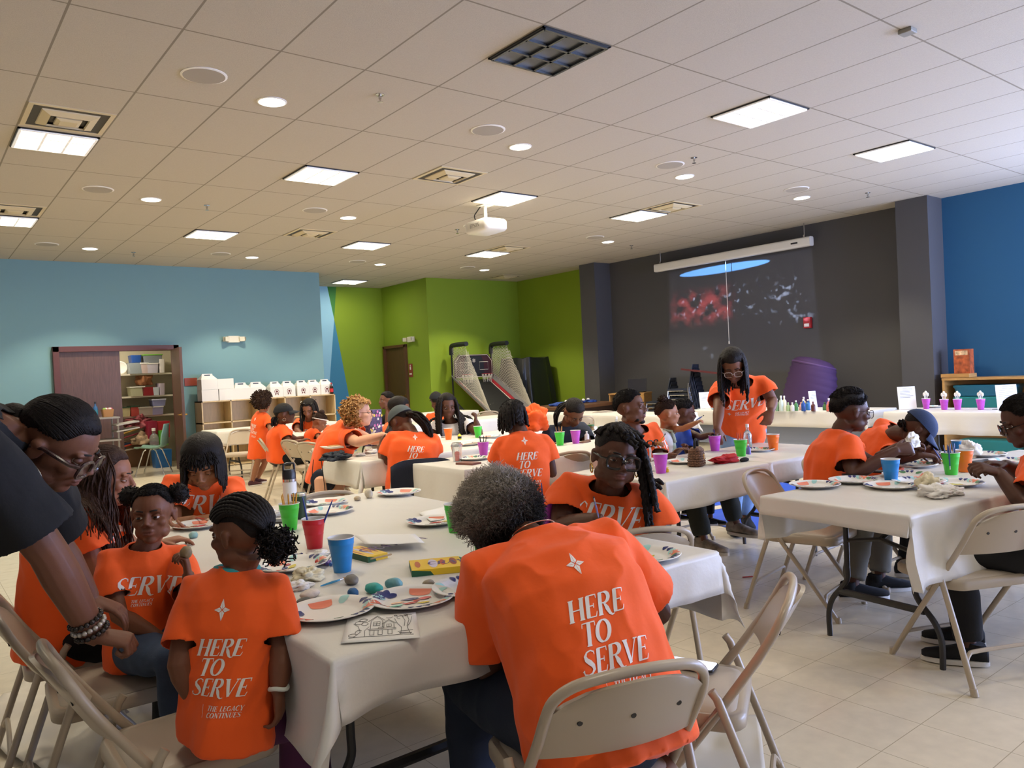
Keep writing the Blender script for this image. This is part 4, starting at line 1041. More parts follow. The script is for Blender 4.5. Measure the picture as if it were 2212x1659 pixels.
# woman in black leaning on the chair backs
P = person('woman in black shirt and tortoise glasses leaning over a chair at the left edge', at(-288, 1275, 1.85), at(25, 912, 1.95), -88, at(128, 962, 2.0), (-84, -36, 6), skin='6B4431', tee=M_BLKC, girth=1.18, fat=.006,
    arms={'R': (at(105, 1195, 1.88), at(203, 1372, 1.96), RIGHT * .9 + AWAY * .3 - Z * .25, -Z * .8 - RIGHT * .3, 1.15), 'L': (at(120, 1175, 2.3), at(195, 1295, 2.36), RIGHT - Z * .45 + AWAY * .2, -Z, .45)},
    legs={'R': (at(-330, 1650, 1.85) * 1.0, V((at(-330, 1650, 1.85).x, at(-330, 1650, 1.85).y, .09))), 'L': (at(-330, 1650, 2.05), V((at(-330, 1650, 2.05).x, at(-330, 1650, 2.05).y, .09)))}, trousers=M_BLKC, sleeve=.84, lid=-.12, slouch=.05)
hair_cap(P, M_HAIRB, .009, 58, 84, 118, .1)
slick(P, M_HAIRB, 190)
mb = MB(); mb.ell(P['HM'] @ V((0, -.125, -.01)), (.045, .045, .05)); mb.build('hair_bun', M_HAIRB, P['root'])
glasses(P['HM'], P['hs'], P['root'], thick=.0044, drop=.005, big=1.06, temple=1.25)
hoop(P, 1, .031, M_SILV, .0026)
wr, hd_ = at(203, 1372, 1.96) - P['o'], (at(203, 1372, 1.96) - at(105, 1195, 1.88)).normalized()
for k in range(3):
    c = wr - hd_ * (.012 + .018 * k); a_ = hd_.orthogonal().normalized(); b_ = hd_.cross(a_); mb = MB()
    for q in range(18):
        an = 2 * PI * q / 18; mb.ell(c + (a_ * math.cos(an) + b_ * math.sin(an)) * .037, (.0068, .0068, .0068), None, 8, 6)
    mb.build('bracelet_bead', mat('pearl_grey' if k % 2 else 'dark_bead', '#B8B0A4' if k % 2 else '#3A332F', .2, .5), P['root'])

# woman with long brown hair, profile
P = person('woman with long brown hair in orange shirt, seen in profile at left', at(140, 1362, 2.95), at(182, 1082, 2.98), -72, at(232, 1032, 3.0), (-78, -10, 0), s=.97, skin='8A5A40', tee=M_TEE, girth=1.08, fat=.003, group=None,
    arms={'R': (at(205, 1235, 2.82), at(285, 1290, 2.85), None, None, .5), 'L': (at(290, 1190, 3.2), at(345, 1175, 3.25), None, -Z, .5)}, trousers=M_BLKC, sleeve=.66, lid=.0, printf=.9)
hair_cap(P, M_HAIRBR, .014, 55, 80, 118, .1)
slick(P, M_HAIRBR, 200, 55, 80, .014, (0, -.7, -.6))
hair_locks(P, M_HAIRBR, 900, (8, 108), (72, 288), (.26, .40), .0044, .20, .02, seed=5, wav=.002, tip=.4, seg=4)

# girl with two hair puffs
P = person('girl with two hair puffs holding a painted rock, facing the viewer', at(310, 1392, 2.72), at(313, 1180, 2.74), -152, at(330, 1112, 2.72), (-170, 0, 0), s=.74, hs=.87, shw=.15, skin='6E432D', tee=M_TEE,
    arms={'R': (at(258, 1330, 2.62), at(338, 1372, 2.6), None, None, .4), 'L': (at(420, 1318, 2.62), at(407, 1245, 2.55), Z - RIGHT * .1, LEFT - AWAY * .4, 1.0)},
    legs={'R': (at(372, 1425, 2.45), at(390, 1640, 2.45)), 'L': (at(415, 1410, 2.6), at(430, 1600, 2.6))}, trousers=M_JEANS, printf=.85, gaze=(9, -2), lid=.24, twist=60)
hair_cap(P, M_HAIRB, .007, 50, 80, 118, .3)
fuzz(P, M_HAIRB, 2400, .007, .005, 50, 80, 118, 7, .0008)
for sx in (-1, 1):
    mb = MB(); c = P['HM'] @ V((sx * .092, -.04, .075)); mb.ell(c, (.036, .036, .034), None, 20, 14); R3 = P['HM'].copy(); R3.translation = c
    curls(mb, R3, .9, 300, (.036, .036, .034), .1, 3 + sx, curl=.004, ln=.016, center=(0, 0, 0), rr=.0014)
    mb.build('hair_puff', M_HAIRB, P['root'], sharp=180)

# girl with braids, her back to the viewer
P = person('girl with braided ponytail in orange shirt sitting with her back to the viewer at left', at(492, 1530, 2.08), at(511, 1238, 2.15), 4, at(518, 1152, 2.14), (66, -4, 0), s=.80, hs=.87, shw=.138, skin='6A422E', tee=M_TEE, girth=.96,
    arms={'L': (at(388, 1438, 2.02), at(418, 1512, 2.05), -Z * .8 + RIGHT * .3 + AWAY * .4, -AWAY, .3), 'R': (at(608, 1420, 2.07), at(602, 1488, 2.03), -Z, LEFT, .5)},
    legs={'R': (at(640, 1560, 2.25), at(650, 1760, 2.25)), 'L': (at(668, 1545, 2.4), at(690, 1730, 2.4))}, trousers=mat('purple_leggings', '#4A1440', .8), twist=-50, printb=.86, hem=-.24, sleeve=.78, lid=.2, slouch=.015)
hair_cap(P, M_HAIRB, .006, 56, 78, 118, .3)
mb = MB()
for k in range(15):   # cornrows swept back to the nape
    az0 = -74 + k * 148 / 14; g = []
    for q in range(14):
        t = q / 13; th = math.radians(52 * (1 - t) * (1 if abs(az0) < 200 else 1) + 104 * t * t) if False else None
        p0 = scalp_dir(math.radians(57 + 22 * abs(az0) / 74), math.radians(az0)); p1 = V((0, -.86, -.38)); m_ = V((p0.x * 1.0, -.15, .95)).normalized(); d = ((p0 * (1 - t) ** 2 + m_ * 2 * t * (1 - t) + p1 * t * t)).normalized()
        g.append(P['HM'] @ (CRAN_C + V((d.x * (CRAN_R.x + .008), d.y * (CRAN_R.y + .008), d.z * (CRAN_R.z + .008)))))
    g = spline(g, 3); mb.tube(g, [.0062 * (1 + .22 * (i % 2)) for i in range(len(g))], 7)
mb.build('braid', M_HAIRB, P['root'], sharp=80)
mb = MB(); c = P['HM'] @ V((0, -.135, -.028)); R3 = P['HM'].copy(); R3.translation = c; mb.ell(c, (.03, .03, .03), None, 14, 10); curls(mb, R3, .87, 260, (.036, .036, .036), .2, 9, curl=.010, ln=.045, center=(0, -.008, -.012), rr=.0024); mb.build('curly_bun', M_HAIRB, P['root'], sharp=180)
c = at(602, 1484, 2.03) - P['o']; mb = MB(); mb.tube([c + V((math.cos(a) * .0225, math.sin(a) * .0225, .004 * math.sin(a * 2))) for a in (2 * PI * k / 20 for k in range(20))], .0055, 8, closed=True); mb.build('wristband', mat('white_band', '#DDE3D8', .5), P['root'])
c = P['nk'] + P['u'] * .012; mb = MB(); mb.tube([c + P['r'] * math.cos(a) * .054 + P['f'] * math.sin(a) * .050 + P['u'] * .006 * math.sin(a) for a in (2 * PI * k / 24 for k in range(24))], .010, 8, closed=True); mb.build('undershirt_collar', mat('aqua_cotton', '#3AA0A8', .8), P['root'])

# woman with black bob
P = person('woman with black bob and fringe painting at the far end of the near table', at(440, 1185, 4.35), at(438, 1032, 4.22), -172, at(440, 1002, 4.06), (-172, -32, 0), s=1.0, hs=1.14, skin='8B5D3F', tee=M_TEE, girth=1.08,
    arms={'R': (at(375, 1140, 4.05), at(418, 1125, 3.85), RIGHT + Z * .15, -Z + AWAY * .4, .9), 'L': (at(500, 1150, 4.0), at(415, 1148, 3.72), LEFT * .7 - AWAY * .4 + Z * .3, Z, .5)}, trousers=M_BLKC, printf=1.1, lid=-.15, pf_dz=.03)
hair_cap(P, M_HAIRB, .026, 60, 96, 122, .08)
hair_locks(P, M_HAIRB, 520, (20, 96), (58, 302), (.155, .195), .0056, .30, .02, seed=7, tip=.5, seg=5)
hair_locks(P, M_HAIRB, 420, (16, 50), (-60, 60), (.072, .084), .0040, .12, .02, seed=8, tip=.4, seg=5, name='fringe')

# woman with grey afro, biggest figure
P = person('woman with grey curly afro bent over the near table, orange shirt back to the viewer', at(1308, 1562, 1.95), at(1160, 1166, 2.2), 14, at(1084, 1148, 2.33), (48, -48, 0), skin='4E3021', tee=M_TEE, girth=1.16, fat=.003, shw=.17, tgirth=1.2,
    arms={'L': (at(1058, 1440, 2.16), at(1150, 1370, 2.5), None, None, .5), 'R': (at(1418, 1322, 2.32), at(1300, 1262, 2.62), None, None, .5)},
    legs={'L': (at(1008, 1470, 2.36), at(1030, 1735, 2.33)), 'R': (at(1290, 1450, 2.5), at(1300, 1690, 2.5))}, trousers=M_DJEANS, printb=1.08, hem=-.22, sleeve=.80, slouch=.06, twist=20, pb_dz=-.085)
mb = MB(); AF = P['HM']; cc = V((0, -.030, .045)); vs = []
mb.ell(AF @ cc, (.111, .120, .111), AF.to_3x3(), 40, 28); mb.v = [tuple(V(p) + (V(p) - AF @ cc).normalized() * (.018 * noise.noise(V(p) * 16) + .010 * noise.noise(V(p) * 42))) for p in mb.v]
n0 = len(mb.f)
curls(mb, AF, 1.0, 9500, (.115, .124, .115), .16, 21, curl=.0060, ln=.040, center=tuple(cc), rr=.00075, mask=lambda d: not (d.y > .35 and d.z < .25))
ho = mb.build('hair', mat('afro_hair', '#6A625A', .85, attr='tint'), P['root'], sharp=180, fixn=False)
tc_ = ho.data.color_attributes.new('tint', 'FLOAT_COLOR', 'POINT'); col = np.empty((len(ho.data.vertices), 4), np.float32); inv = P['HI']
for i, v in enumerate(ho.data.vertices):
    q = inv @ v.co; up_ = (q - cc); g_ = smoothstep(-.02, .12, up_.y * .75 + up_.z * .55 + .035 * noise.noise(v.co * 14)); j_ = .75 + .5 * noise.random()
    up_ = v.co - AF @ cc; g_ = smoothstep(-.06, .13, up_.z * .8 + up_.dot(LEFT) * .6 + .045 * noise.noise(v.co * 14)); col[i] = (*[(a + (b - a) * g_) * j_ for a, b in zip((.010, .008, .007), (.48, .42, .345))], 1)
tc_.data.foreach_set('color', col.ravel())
mb = MB(); c = P['nk'] + P['u'] * .03; mb.tube([c + P['r'] * math.cos(a) * .064 + P['f'] * math.sin(a) * .060 for a in (2 * PI * k / 28 for k in range(28))], .0016, 5, closed=True); mb.build('necklace', M_SILV, P['root'])
hoop(P, 1, .014, M_SILV)

# woman with thick black glasses
P = person('woman with thick black glasses and side swept twists looking at the viewer', at(1290, 1238, 3.5), at(1318, 1046, 3.33), 166, at(1330, 987, 3.2), (-170, -6, -10), s=1.03, hs=1.10, skin='4F2F20', tee=M_TEE, girth=1.22, fat=.009,
    arms={'R': (at(1212, 1140, 3.27), at(1292, 1124, 3.05), RIGHT * .9 - AWAY * .3 - Z * .3, -Z, .8), 'L': (at(1428, 1165, 3.3), at(1420, 1225, 3.1), None, None, .5)}, trousers=M_BLKC, printf=1.05, lid=.10, gaze=(0, -4), pf_dz=.045, slouch=.02)
hair_cap(P, M_HAIRB, .012, 64, 88, 118, .4)
hair_locks(P, M_HAIRB, 60, (4, 62), (-170, -48), (.24, .34), .0085, .24, .01, seed=11, twist=True, side=RIGHT * .35, tip=.9, name='twist')
hair_locks(P, M_HAIRB, 26, (14, 46), (-60, 100), (.06, .09), .0085, .10, .01, seed=14, twist=True, side=RIGHT * .7, tip=.9, name='twist')
hair_locks(P, M_HAIRB, 40, (45, 95), (-130, -72), (.24, .34), .0085, .35, .03, seed=12, twist=True, side=RIGHT * .25, tip=.8, name='twist')
hair_locks(P, M_HAIRB, 30, (50, 100), (150, 230), (.06, .1), .009, .2, seed=13, twist=True)
glasses(P['HM'], P['hs'] * 1.0, P['root'], thick=.0050, drop=.002, big=1.12, m=mat('black_tortoise', '#1E1613', .2, var=.6, vscale=80))
for sx in (-1, 1): hoop(P, sx, .018, M_GOLD, .0028)

# woman with twists, back to the viewer at the middle table
P = person('woman with dark twists in orange shirt, back to the viewer at the middle table', at(1140, 1094, 5.1), at(1128, 940, 5.2), 6, at(1108, 905, 5.26), (30, -26, 0), s=.95, skin='4A2D1F', tee=M_TEE, girth=.92, printb=.98, pb_dz=.03,
    arms={'L': (at(1072, 1020, 5.25), at(1090, 1010, 5.5), None, None, .5), 'R': (at(1192, 1022, 5.2), at(1165, 1005, 5.5), None, None, .5)}, trousers=M_JEANS, hem=-.22, sleeve=.62)
hair_cap(P, M_HAIRB, .016, 62, 92, 124, .4)
fuzz(P, M_HAIRB, 1200, .014, .014, 60, 90, 122, 10)
hair_locks(P, M_HAIRB, 110, (5, 90), (50, 310), (.10, .16), .0095, .30, .02, seed=15, twist=True, tip=.8, name='twist')
# man watching
P = person('man with short beard in orange shirt with sunglasses hung on the collar', at(1388, 1055, 5.78), at(1372, 930, 5.65), -140, at(1363, 881, 5.6), (-112, 4, 0), s=1.05, hs=1.1, skin='5A3826', tee=M_TEE, girth=1.12, fat=.005, printf=1.0,
    arms={'R': (at(1325, 1015, 5.6), at(1380, 1000, 5.4), None, None, .4), 'L': (at(1425, 1010, 5.6), at(1452, 985, 5.5), None, None, .4)}, trousers=mat('dark_green_trousers', '#2A2D25', .9), legs={'R': (at(1490, 1045, 5.6), at(1520, 1165, 5.5)), 'L': (at(1560, 1030, 5.9), at(1590, 1130, 5.9))}, shoes=(mat('tan_sneaker', '#8E8272', .7, var=.5, vscale=18), mat('cream_sole', '#CFC6B4', .6)), lid=-.02)
hair_cap(P, M_HAIRB, .007, 56, 84, 116, .1)
fuzz(P, M_HAIRB, 1800, .010, .006, 56, 84, 116, 5)
mb = MB(); F_ = P['HM']
mb.tube([F_ @ V(p) for p in ((-.024, .088, -.044), (0, .094, -.042), (.024, .088, -.044))], .0032, 6); mb.ell(F_ @ V((0, .060, -.097)), (.028, .022, .016)); [mb.ell(F_ @ V((s_ * .040, .030, -.080)), (.016, .034, .014)) for s_ in (-1, 1)]; mb.build('beard', M_HAIRB, P['root'])
glasses(Matrix.Translation(P['nk'] - P['u'] * .07 + P['f'] * .15) @ Matrix.Rotation(cam_yaw(-140) - PI / 2, 4, 'Z') @ Matrix.Translation(V((0, -.09, 0))), 1.0, P['root'], m=M_BLK, thick=.0045, lens=False).name = 'sunglasses'
# toddler
P = person('toddler with curly puff in white shirt and sage overalls holding paintbrushes', at(1440, 1000, 5.9), at(1434, 926, 5.86), -100, at(1443, 894, 5.84), (-86, -2, 0), s=.54, hs=.86, skin='9A6A4A', tee=mat('white_cotton', '#DAD6CE', .85), girth=1.12, shw=.15,
    arms={'L': (at(1476, 926, 5.75), at(1506, 912, 5.62), None, -Z, .9), 'R': (at(1396, 962, 5.72), at(1422, 958, 5.55), None, -Z, 1.0)}, legs={'R': (at(1458, 1010, 5.6), at(1457, 1110, 5.55)), 'L': (at(1485, 1005, 5.7), at(1484, 1098, 5.65))}, trousers=mat('sage_corduroy', '#A9B8A4', .9), sleeve=.45)
mb = MB(); rr_ = [[P['nk'] - P['u'] * (.035 + .24 * q) + (P['r'] * math.cos(a) * (.085 + .02 * q) + P['f'] * math.sin(a) * (.072 + .02 * q)) for a in (2 * PI * k / 20 for k in range(20))] for q in (.25, .5, .75, 1.05)]
mb.loft(rr_)
for s_ in (-1, 1): mb.tube([P['nk'] - P['u'] * .10 + P['f'] * .076 + P['r'] * s_ * .045, P['nk'] - P['u'] * .01 + P['f'] * .055 + P['r'] * s_ * .055, P['nk'] + P['u'] * .004 + P['r'] * s_ * .058, P['nk'] - P['u'] * .10 - P['f'] * .074 + P['r'] * s_ * .03], .011, 6)
mb.build('overalls', MATS['sage_corduroy'], P['root'])
hair_cap(P, M_CURLB, .007, 52, 80, 116, .5)
fuzz(P, M_CURLB, 1500, .014, .006, 52, 80, 116, 8)
mb = MB(); c = P['HM'] @ V((0, -.045, .125)); R3 = P['HM'].copy(); R3.translation = c; mb.ell(c, (.032, .032, .028), None, 14, 10); curls(mb, R3, .9, 120, (.034, .034, .03), .1, 5, curl=.006, ln=.022, center=(0, 0, 0), rr=.0025); mb.build('hair_puff', M_CURLB, P['root'], sharp=180)
# boy in blue
P = person('boy in royal blue shirt reaching for the purple cup', at(1487, 1005, 6.15), at(1480, 925, 6.12), -100, at(1478, 892, 6.05), (-86, -10, 0), s=.62, hs=.92, skin='563424', tee=mat('royal_blue_cotton', '#1C3FA0', .85), shw=.15,
    arms={'L': (at(1515, 945, 6.0), at(1535, 938, 5.9), None, -Z, .6), 'R': (at(1490, 985, 5.95), at(1480, 965, 5.8), None, None, .8)}, trousers=M_BLKC, legs={'R': (at(1510, 1020, 5.9), at(1515, 1120, 5.9)), 'L': (at(1530, 1020, 6.0), at(1535, 1120, 6.0))})
hair_cap(P, M_HAIRB, .006, 54, 82, 114, .1)
fuzz(P, M_HAIRB, 1400, .008, .005, 54, 82, 114, 6)
# standing woman
P = person('standing woman with shoulder length locs, clear glasses and jeans reaching to the table', at(1604, 922, 6.45), at(1600, 822, 6.18), 174, at(1583, 790, 5.95), (164, -36, 4), s=1.06, hs=1.08, skin='6A432F', tee=M_TEE, girth=1.0, printf=1.12, pf_dz=-.02,
    arms={'R': (at(1553, 885, 6.0), at(1549, 925, 5.88), -Z - AWAY * .2, AWAY, .7), 'L': (at(1668, 866, 6.15), at(1666, 886, 5.98), -Z * .9 + LEFT * .35, AWAY, .6)},
    legs={'L': (at(1618, 1015, 6.5), at(1612, 1118, 6.55)), 'R': (at(1588, 1020, 6.35), at(1584, 1126, 6.4))}, trousers=M_LJEANS, hem=-.20, lid=-.12, sleeve=.6, shoes=(M_BLKC, M_BLKC))
hair_cap(P, M_HAIRB, .016, 62, 90, 120, .3)
hair_locks(P, M_HAIRB, 190, (4, 100), (74, 286), (.24, .33), .0058, .26, .02, seed=18, twist=True, tip=.8, name='loc')
glasses(P['HM'], P['hs'], P['root'], m=mat('clear_frame', '#B9A79A', .2), thick=.0022, drop=.006)
# young man, right table
P = person('young man with glasses and short hair in orange shirt at the right table', at(1802, 1090, 4.62), at(1812, 935, 4.62), -92, at(1840, 890, 4.6), (-86, -6, 0), s=1.03, hs=1.06, skin='4B2D20', tee=M_TEE, girth=.98, printf=.9,
    arms={'R': (at(1840, 1028, 4.36), at(1935, 974, 4.34), RIGHT + Z * .2, -Z * .6 + AWAY, .9), 'L': (at(1885, 1000, 4.75), at(1948, 962, 4.55), RIGHT + Z * .2, -Z + LEFT * .2, .8)}, trousers=mat('khaki_grey_trousers', '#6D6A60', .9), legs={'R': (at(1862, 1130, 4.45), at(1842, 1262, 4.35)), 'L': (at(1905, 1120, 4.7), at(1900, 1245, 4.65))}, lid=-.08)
hair_cap(P, M_HAIRB, .020, 56, 82, 114, .1)
fuzz(P, M_HAIRB, 2600, .016, .017, 56, 82, 114, 3)
glasses(P['HM'], P['hs'], P['root'], m=M_BLK, thick=.0016, drop=.004)
# woman with navy cap bent over
P = person('woman in navy cap and orange shirt bent low over the right table', at(1888, 1060, 5.2), at(1922, 936, 4.98), -98, at(1982, 930, 4.8), (-104, -52, 0), skin='4C2E20', tee=M_TEE, girth=1.02, printf=.9,
    arms={'R': (at(1925, 992, 4.72), at(1985, 982, 4.55), RIGHT - Z * .1, -Z, .8), 'L': (at(2010, 975, 4.95), at(2018, 982, 4.7), -AWAY * .6 + RIGHT * .5 - Z * .3, -Z, .8)}, trousers=M_BLKC, legs={'R': (at(1975, 1090, 4.95), at(1960, 1215, 4.9)), 'L': (at(2010, 1085, 5.1), at(2000, 1205, 5.1))}, lid=-.2)
hair_cap(P, M_HAIRB, .008, 62, 88, 118, .2)
co_ = cap_hat(P, M_NAVYC := mat('navy_cap_twill', '#1F3358', .8, bump=.1, bscale=150))
ponytail(P, M_HAIRB, (0, -.10, -.03), [(.02, -.02, -.05), (.04, -.02, -.12)], .03, 20, 8)
mb = MB(); mb.ell(P['HM'] @ V((.084, -.012, -.042)), (.011, .011, .014), None, 12, 8); mb.build('earring', M_GOLD, P['root'])
# man at the right edge
P = person('man with black glasses cut by the right edge, hands over the table', at(2292, 1180, 3.42), at(2248, 975, 3.5), 62, at(2212, 912, 3.56), (72, -18, 0), skin='4A2C1F', tee=M_TEE, girth=1.05, printf=.9,
    arms={'L': (at(2222, 1098, 3.28), at(2158, 1022, 3.42), LEFT + Z * .35, RIGHT * .2 - Z + AWAY * .5, .9), 'R': (at(2235, 1040, 3.75), at(2172, 1004, 3.75), LEFT + Z * .1, -Z, .8)}, trousers=M_BLKC, lid=-.1)
hair_cap(P, M_HAIRB, .009, 56, 84, 116, .1)
fuzz(P, M_HAIRB, 2600, .012, .008, 56, 84, 116, 4)
glasses(P['HM'], P['hs'], P['root'], m=M_BLK, thick=.0026, drop=.004)
# woman in navy polo
P = person('woman in navy polo shirt looking down at the middle table', at(1228, 1002, 7.6), at(1222, 915, 7.52), -162, at(1240, 893, 7.38), (-158, -46, 0), hs=1.12, skin='5E3B28', tee=M_NAVY, girth=1.05,
    arms={'R': (at(1180, 965, 7.4), at(1212, 962, 7.1), None, None, .6), 'L': (at(1272, 965, 7.4), at(1270, 955, 7.1), LEFT - AWAY, None, .6)}, trousers=M_BLKC, lid=-.2, sleeve=.75)
hair_cap(P, M_HAIRB, .012, 58, 84, 120, .1)
slick(P, M_HAIRB, 90, thick=.011)
ponytail(P, M_HAIRB, (0, -.11, .01), [(-.05, .06, -.03), (-.09, .10, -.12), (-.10, .10, -.22)], .035, 24, 9)
for dx, wd in ((-.10, .045), (.09, .05)):
    q = [[[(dx + a * wd, .0 + b * .012) for a in (0, .5, 1)] for b in (0, 1)]]
    bv = BVHTree.FromPolygons([v.co.copy() for v in P['shirt'].data.vertices], [tuple(p.vertices) for p in P['shirt'].data.polygons]); stamp(q, bv, P['nk'] - P['u'] * .17, -P['r'], P['u'], P['f'], P['shirt'])
# braided woman in white and navy
P = person('woman with long braids in white and navy shirt, one hand raised', at(978, 985, 8.95), at(973, 908, 8.8), -172, at(966, 878, 8.7), (-160, -12, 0), hs=1.16, skin='4E3022', tee=mat('white_navy_shirt', '#D7D4DA', .85), girth=1.15, fat=.004,
    arms={'R': (at(932, 952, 8.7), at(960, 950, 8.4), None, None, .6), 'L': (at(1036, 938, 8.6), at(1028, 910, 8.5), Z, LEFT, 1.2)}, trousers=M_BLKC, lid=-.05, sleeve=.5)
hair_cap(P, M_HAIRB, .016, 58, 88, 120, .2)
hair_locks(P, M_HAIRB, 70, (30, 100), (55, 305), (.34, .5), .0095, .2, .04, seed=22, twist=True, tip=.7, name='braid')
bv = BVHTree.FromPolygons([v.co.copy() for v in P['shirt'].data.vertices], [tuple(p.vertices) for p in P['shirt'].data.polygons])
stamp([[[(x + .02 * k, y) for x in (-.19, 0, .19)] for k, y in ((0, -.30), (0, -.24), (0, -.20))], [[(.08 + .02 * k, -.20 + .05 * k), (.12 + .02 * k, -.2 + .05 * k), (.16 + .02 * k, -.2 + .05 * k)] for k in range(4)]], bv, P['nk'], -P['r'], P['u'], P['f'], P['shirt'], 'navy_panel', M_NAVY)
# blonde woman
P = person('blonde woman with glasses stretching her arm across the table', at(706, 1030, 7.15), at(748, 920, 7.1), -66, at(778, 893, 6.98), (-82, 2, 0), hs=1.08, skin='D2A083', tee=M_TEE, girth=1.2, fat=.006,
    arms={'R': (at(772, 955, 6.75), at(828, 940, 6.8), RIGHT, -Z, .5), 'L': (at(800, 950, 7.2), at(838, 952, 7.0), RIGHT, -Z, .5)}, trousers=M_NAVY, bare_legs=True, legs={'R': (at(692, 1040, 6.85), at(698, 1128, 6.85)), 'L': (at(728, 1035, 7.0), at(738, 1120, 7.0))}, hem=-.2, lid=.1, lipcol=(.8, .3, .25))
hair_cap(P, M_HAIRBL, .022, 58, 86, 120, .4)
mb = MB(); curls(mb, P['HM'], 1.08, 520, (.096, .110, .105), .15, 31, curl=.014, ln=.05, center=(0, -.03, .02), rr=.0052, seg=5, mask=lambda d: not (d.y > .25 and d.z < .55)); mb.build('curl', M_HAIRBL, P['root'], sharp=180)
hair_locks(P, M_HAIRBL, 40, (14, 34), (-45, 45), (.06, .09), .008, .1, .06, seed=33, wav=.006, name='fringe')
glasses(P['HM'], P['hs'], P['root'], m=M_BLK, thick=.0018, drop=.004)
# cap and ponytail
P = person('person in grey cap with dark ponytail, orange shirt back to the viewer', at(888, 1040, 6.5), at(894, 936, 6.56), 14, at(866, 912, 6.64), (52, -34, 0), hs=1.12, skin='5B3826', tee=M_TEE, girth=1.16, printb=.95, pb_dz=.05,
    arms={'L': (at(832, 1004, 6.5), at(822, 966, 6.7), Z * .8 + AWAY, RIGHT, .9), 'R': (at(934, 990, 6.6), at(918, 972, 6.85), None, None, .5)}, trousers=M_BLKC)
hair_cap(P, M_HAIRD, .010, 62, 90, 120, .1)
cap_hat(P, mat('grey_cap_twill', '#4A5254', .85, bump=.1, bscale=150))
ponytail(P, M_HAIRD, (0, -.115, .0), [(.04, -.05, -.02), (.09, -.10, -.10), (.12, -.12, -.21)], .05, 40, 10)
# dark-haired person behind the cap wearer
P = person('person with short dark hair in orange shirt behind the grey cap', at(852, 985, 8.5), at(848, 915, 8.5), -95, at(864, 887, 8.45), (-88, -14, 0), hs=1.15, skin='6A432F', tee=M_TEE, arms={'R': (at(845, 955, 8.3), at(880, 950, 8.2), None, None, .5), 'L': (at(880, 955, 8.6), at(900, 950, 8.5), None, None, .5)}, trousers=M_BLKC)
hair_cap(P, M_HAIRB, .022, 56, 88, 120, .2)
# smiling woman
P = person('smiling woman in black shirt resting her chin on her hand', at(852, 960, 12.6), at(846, 894, 12.5), 110, at(834, 866, 12.4), (122, 2, 0), hs=1.2, skin='6A4430', tee=M_BLKC, arms={'L': (at(838, 930, 12.2), at(836, 890, 12.2), Z + LEFT * .2, RIGHT, 1.0), 'R': (at(815, 925, 12.7), at(830, 935, 12.4), None, None, .5)}, trousers=M_BLKC)
hair_cap(P, M_HAIRB, .012, 56, 84, 120, .2)
slick(P, M_HAIRB, 60, thick=.012)
ponytail(P, M_HAIRB, (0, -.11, -.0), [(.03, -.02, -.05), (.05, -.02, -.14)], .05, 20, 12)
# children
P = person('child with big brown curls standing in a long orange shirt', at(562, 945, 10.95), at(568, 891, 10.9), -38, at(569, 872, 10.88), (-45, -6, 0), s=.78, hs=.98, skin='8A5B40', tee=M_TEE, shw=.14, hem=-.85, hems=1.15, printb=.85, bare_legs=True, arms={'R': (at(585, 930, 10.7), at(600, 938, 10.6), None, None, .4), 'L': (at(575, 925, 11.1), at(600, 930, 11.1), None, None, .4)},
    legs={'R': (at(556, 1000, 10.9), at(545, 1040, 10.9)), 'L': (at(572, 1000, 11.0), at(556, 1034, 11.05))}, shoes=(mat('maroon_sneaker', '#4A1C22', .6), mat('white_rubber', '#D8D4CC', .6)))
mb = MB(); mb.ell(P['HM'] @ V((0, -.02, .05)), (.125, .13, .115), None, 20, 14); curls(mb, P['HM'], 1, 420, (.12, .125, .115), .15, 41, curl=.014, ln=.05, center=(0, -.025, .055), rr=.0065, seg=4, mask=lambda d: not (d.y > .4 and d.z < .3)); mb.build('hair', M_CURLB, P['root'], sharp=180)
P = person('person in black cap seated sideways by the cubbies, orange shirt', at(602, 988, 9.32), at(606, 918, 9.35), -62, at(616, 895, 9.32), (-78, 4, 0), s=.92, hs=1.08, skin='5A3826', tee=M_TEE, arms={'R': (at(626, 960, 9.1), at(650, 952, 9.2), None, None, .4), 'L': (at(640, 950, 9.6), at(660, 945, 9.6), None, None, .4)}, trousers=M_BLKC)
hair_cap(P, M_HAIRB, .012, 62, 90, 120, .2); cap_hat(P, mat('black_cap_twill', '#14151A', .85)); hoop(P, 1, .018, M_SILV, .003)
ponytail(P, M_HAIRB, (0, -.11, -.02), [(-.02, -.02, -.06), (-.03, -.02, -.10)], .045, 16, 14)
P = person('woman with sunglasses on her head and long dark hair, cheek on hand', at(668, 972, 11.1), at(667, 906, 11.0), 170, at(668, 884, 10.85), (172, -28, 0), hs=1.15, skin='7A4E38', tee=M_TEE, printf=1.0, pf_dz=-.02, arms={'L': (at(692, 930, 10.8), at(684, 903, 10.78), Z, LEFT, .9), 'R': (at(642, 930, 10.8), at(652, 940, 10.5), None, None, .4)}, trousers=M_BLKC, lid=-.2)
hair_cap(P, M_HAIRB, .016, 56, 88, 120, .1); hair_locks(P, M_HAIRB, 60, (25, 100), (52, 308), (.34, .44), .0085, .22, .03, seed=44)
glasses(P['HM'] @ Matrix.Translation(V((0, -.045, .092))), P['hs'], P['root'], m=M_BLK, thick=.005, lens=False).name = 'sunglasses'
P = person('small child with a hair bun and headband painting by the cubbies', at(668, 968, 9.62), at(678, 927, 9.68), -64, at(690, 913, 9.66), (-68, -28, 0), s=.62, hs=.96, skin='8A5B40', tee=M_TEE, shw=.15, arms={'R': (at(690, 948, 9.5), at(708, 942, 9.5), None, None, .5), 'L': (at(705, 945, 9.8), at(716, 940, 9.7), None, None, .5)}, trousers=mat('pink_striped_shorts', '#B0487E', .8))
hair_cap(P, M_CURLB, .008, 54, 82, 118, .3)
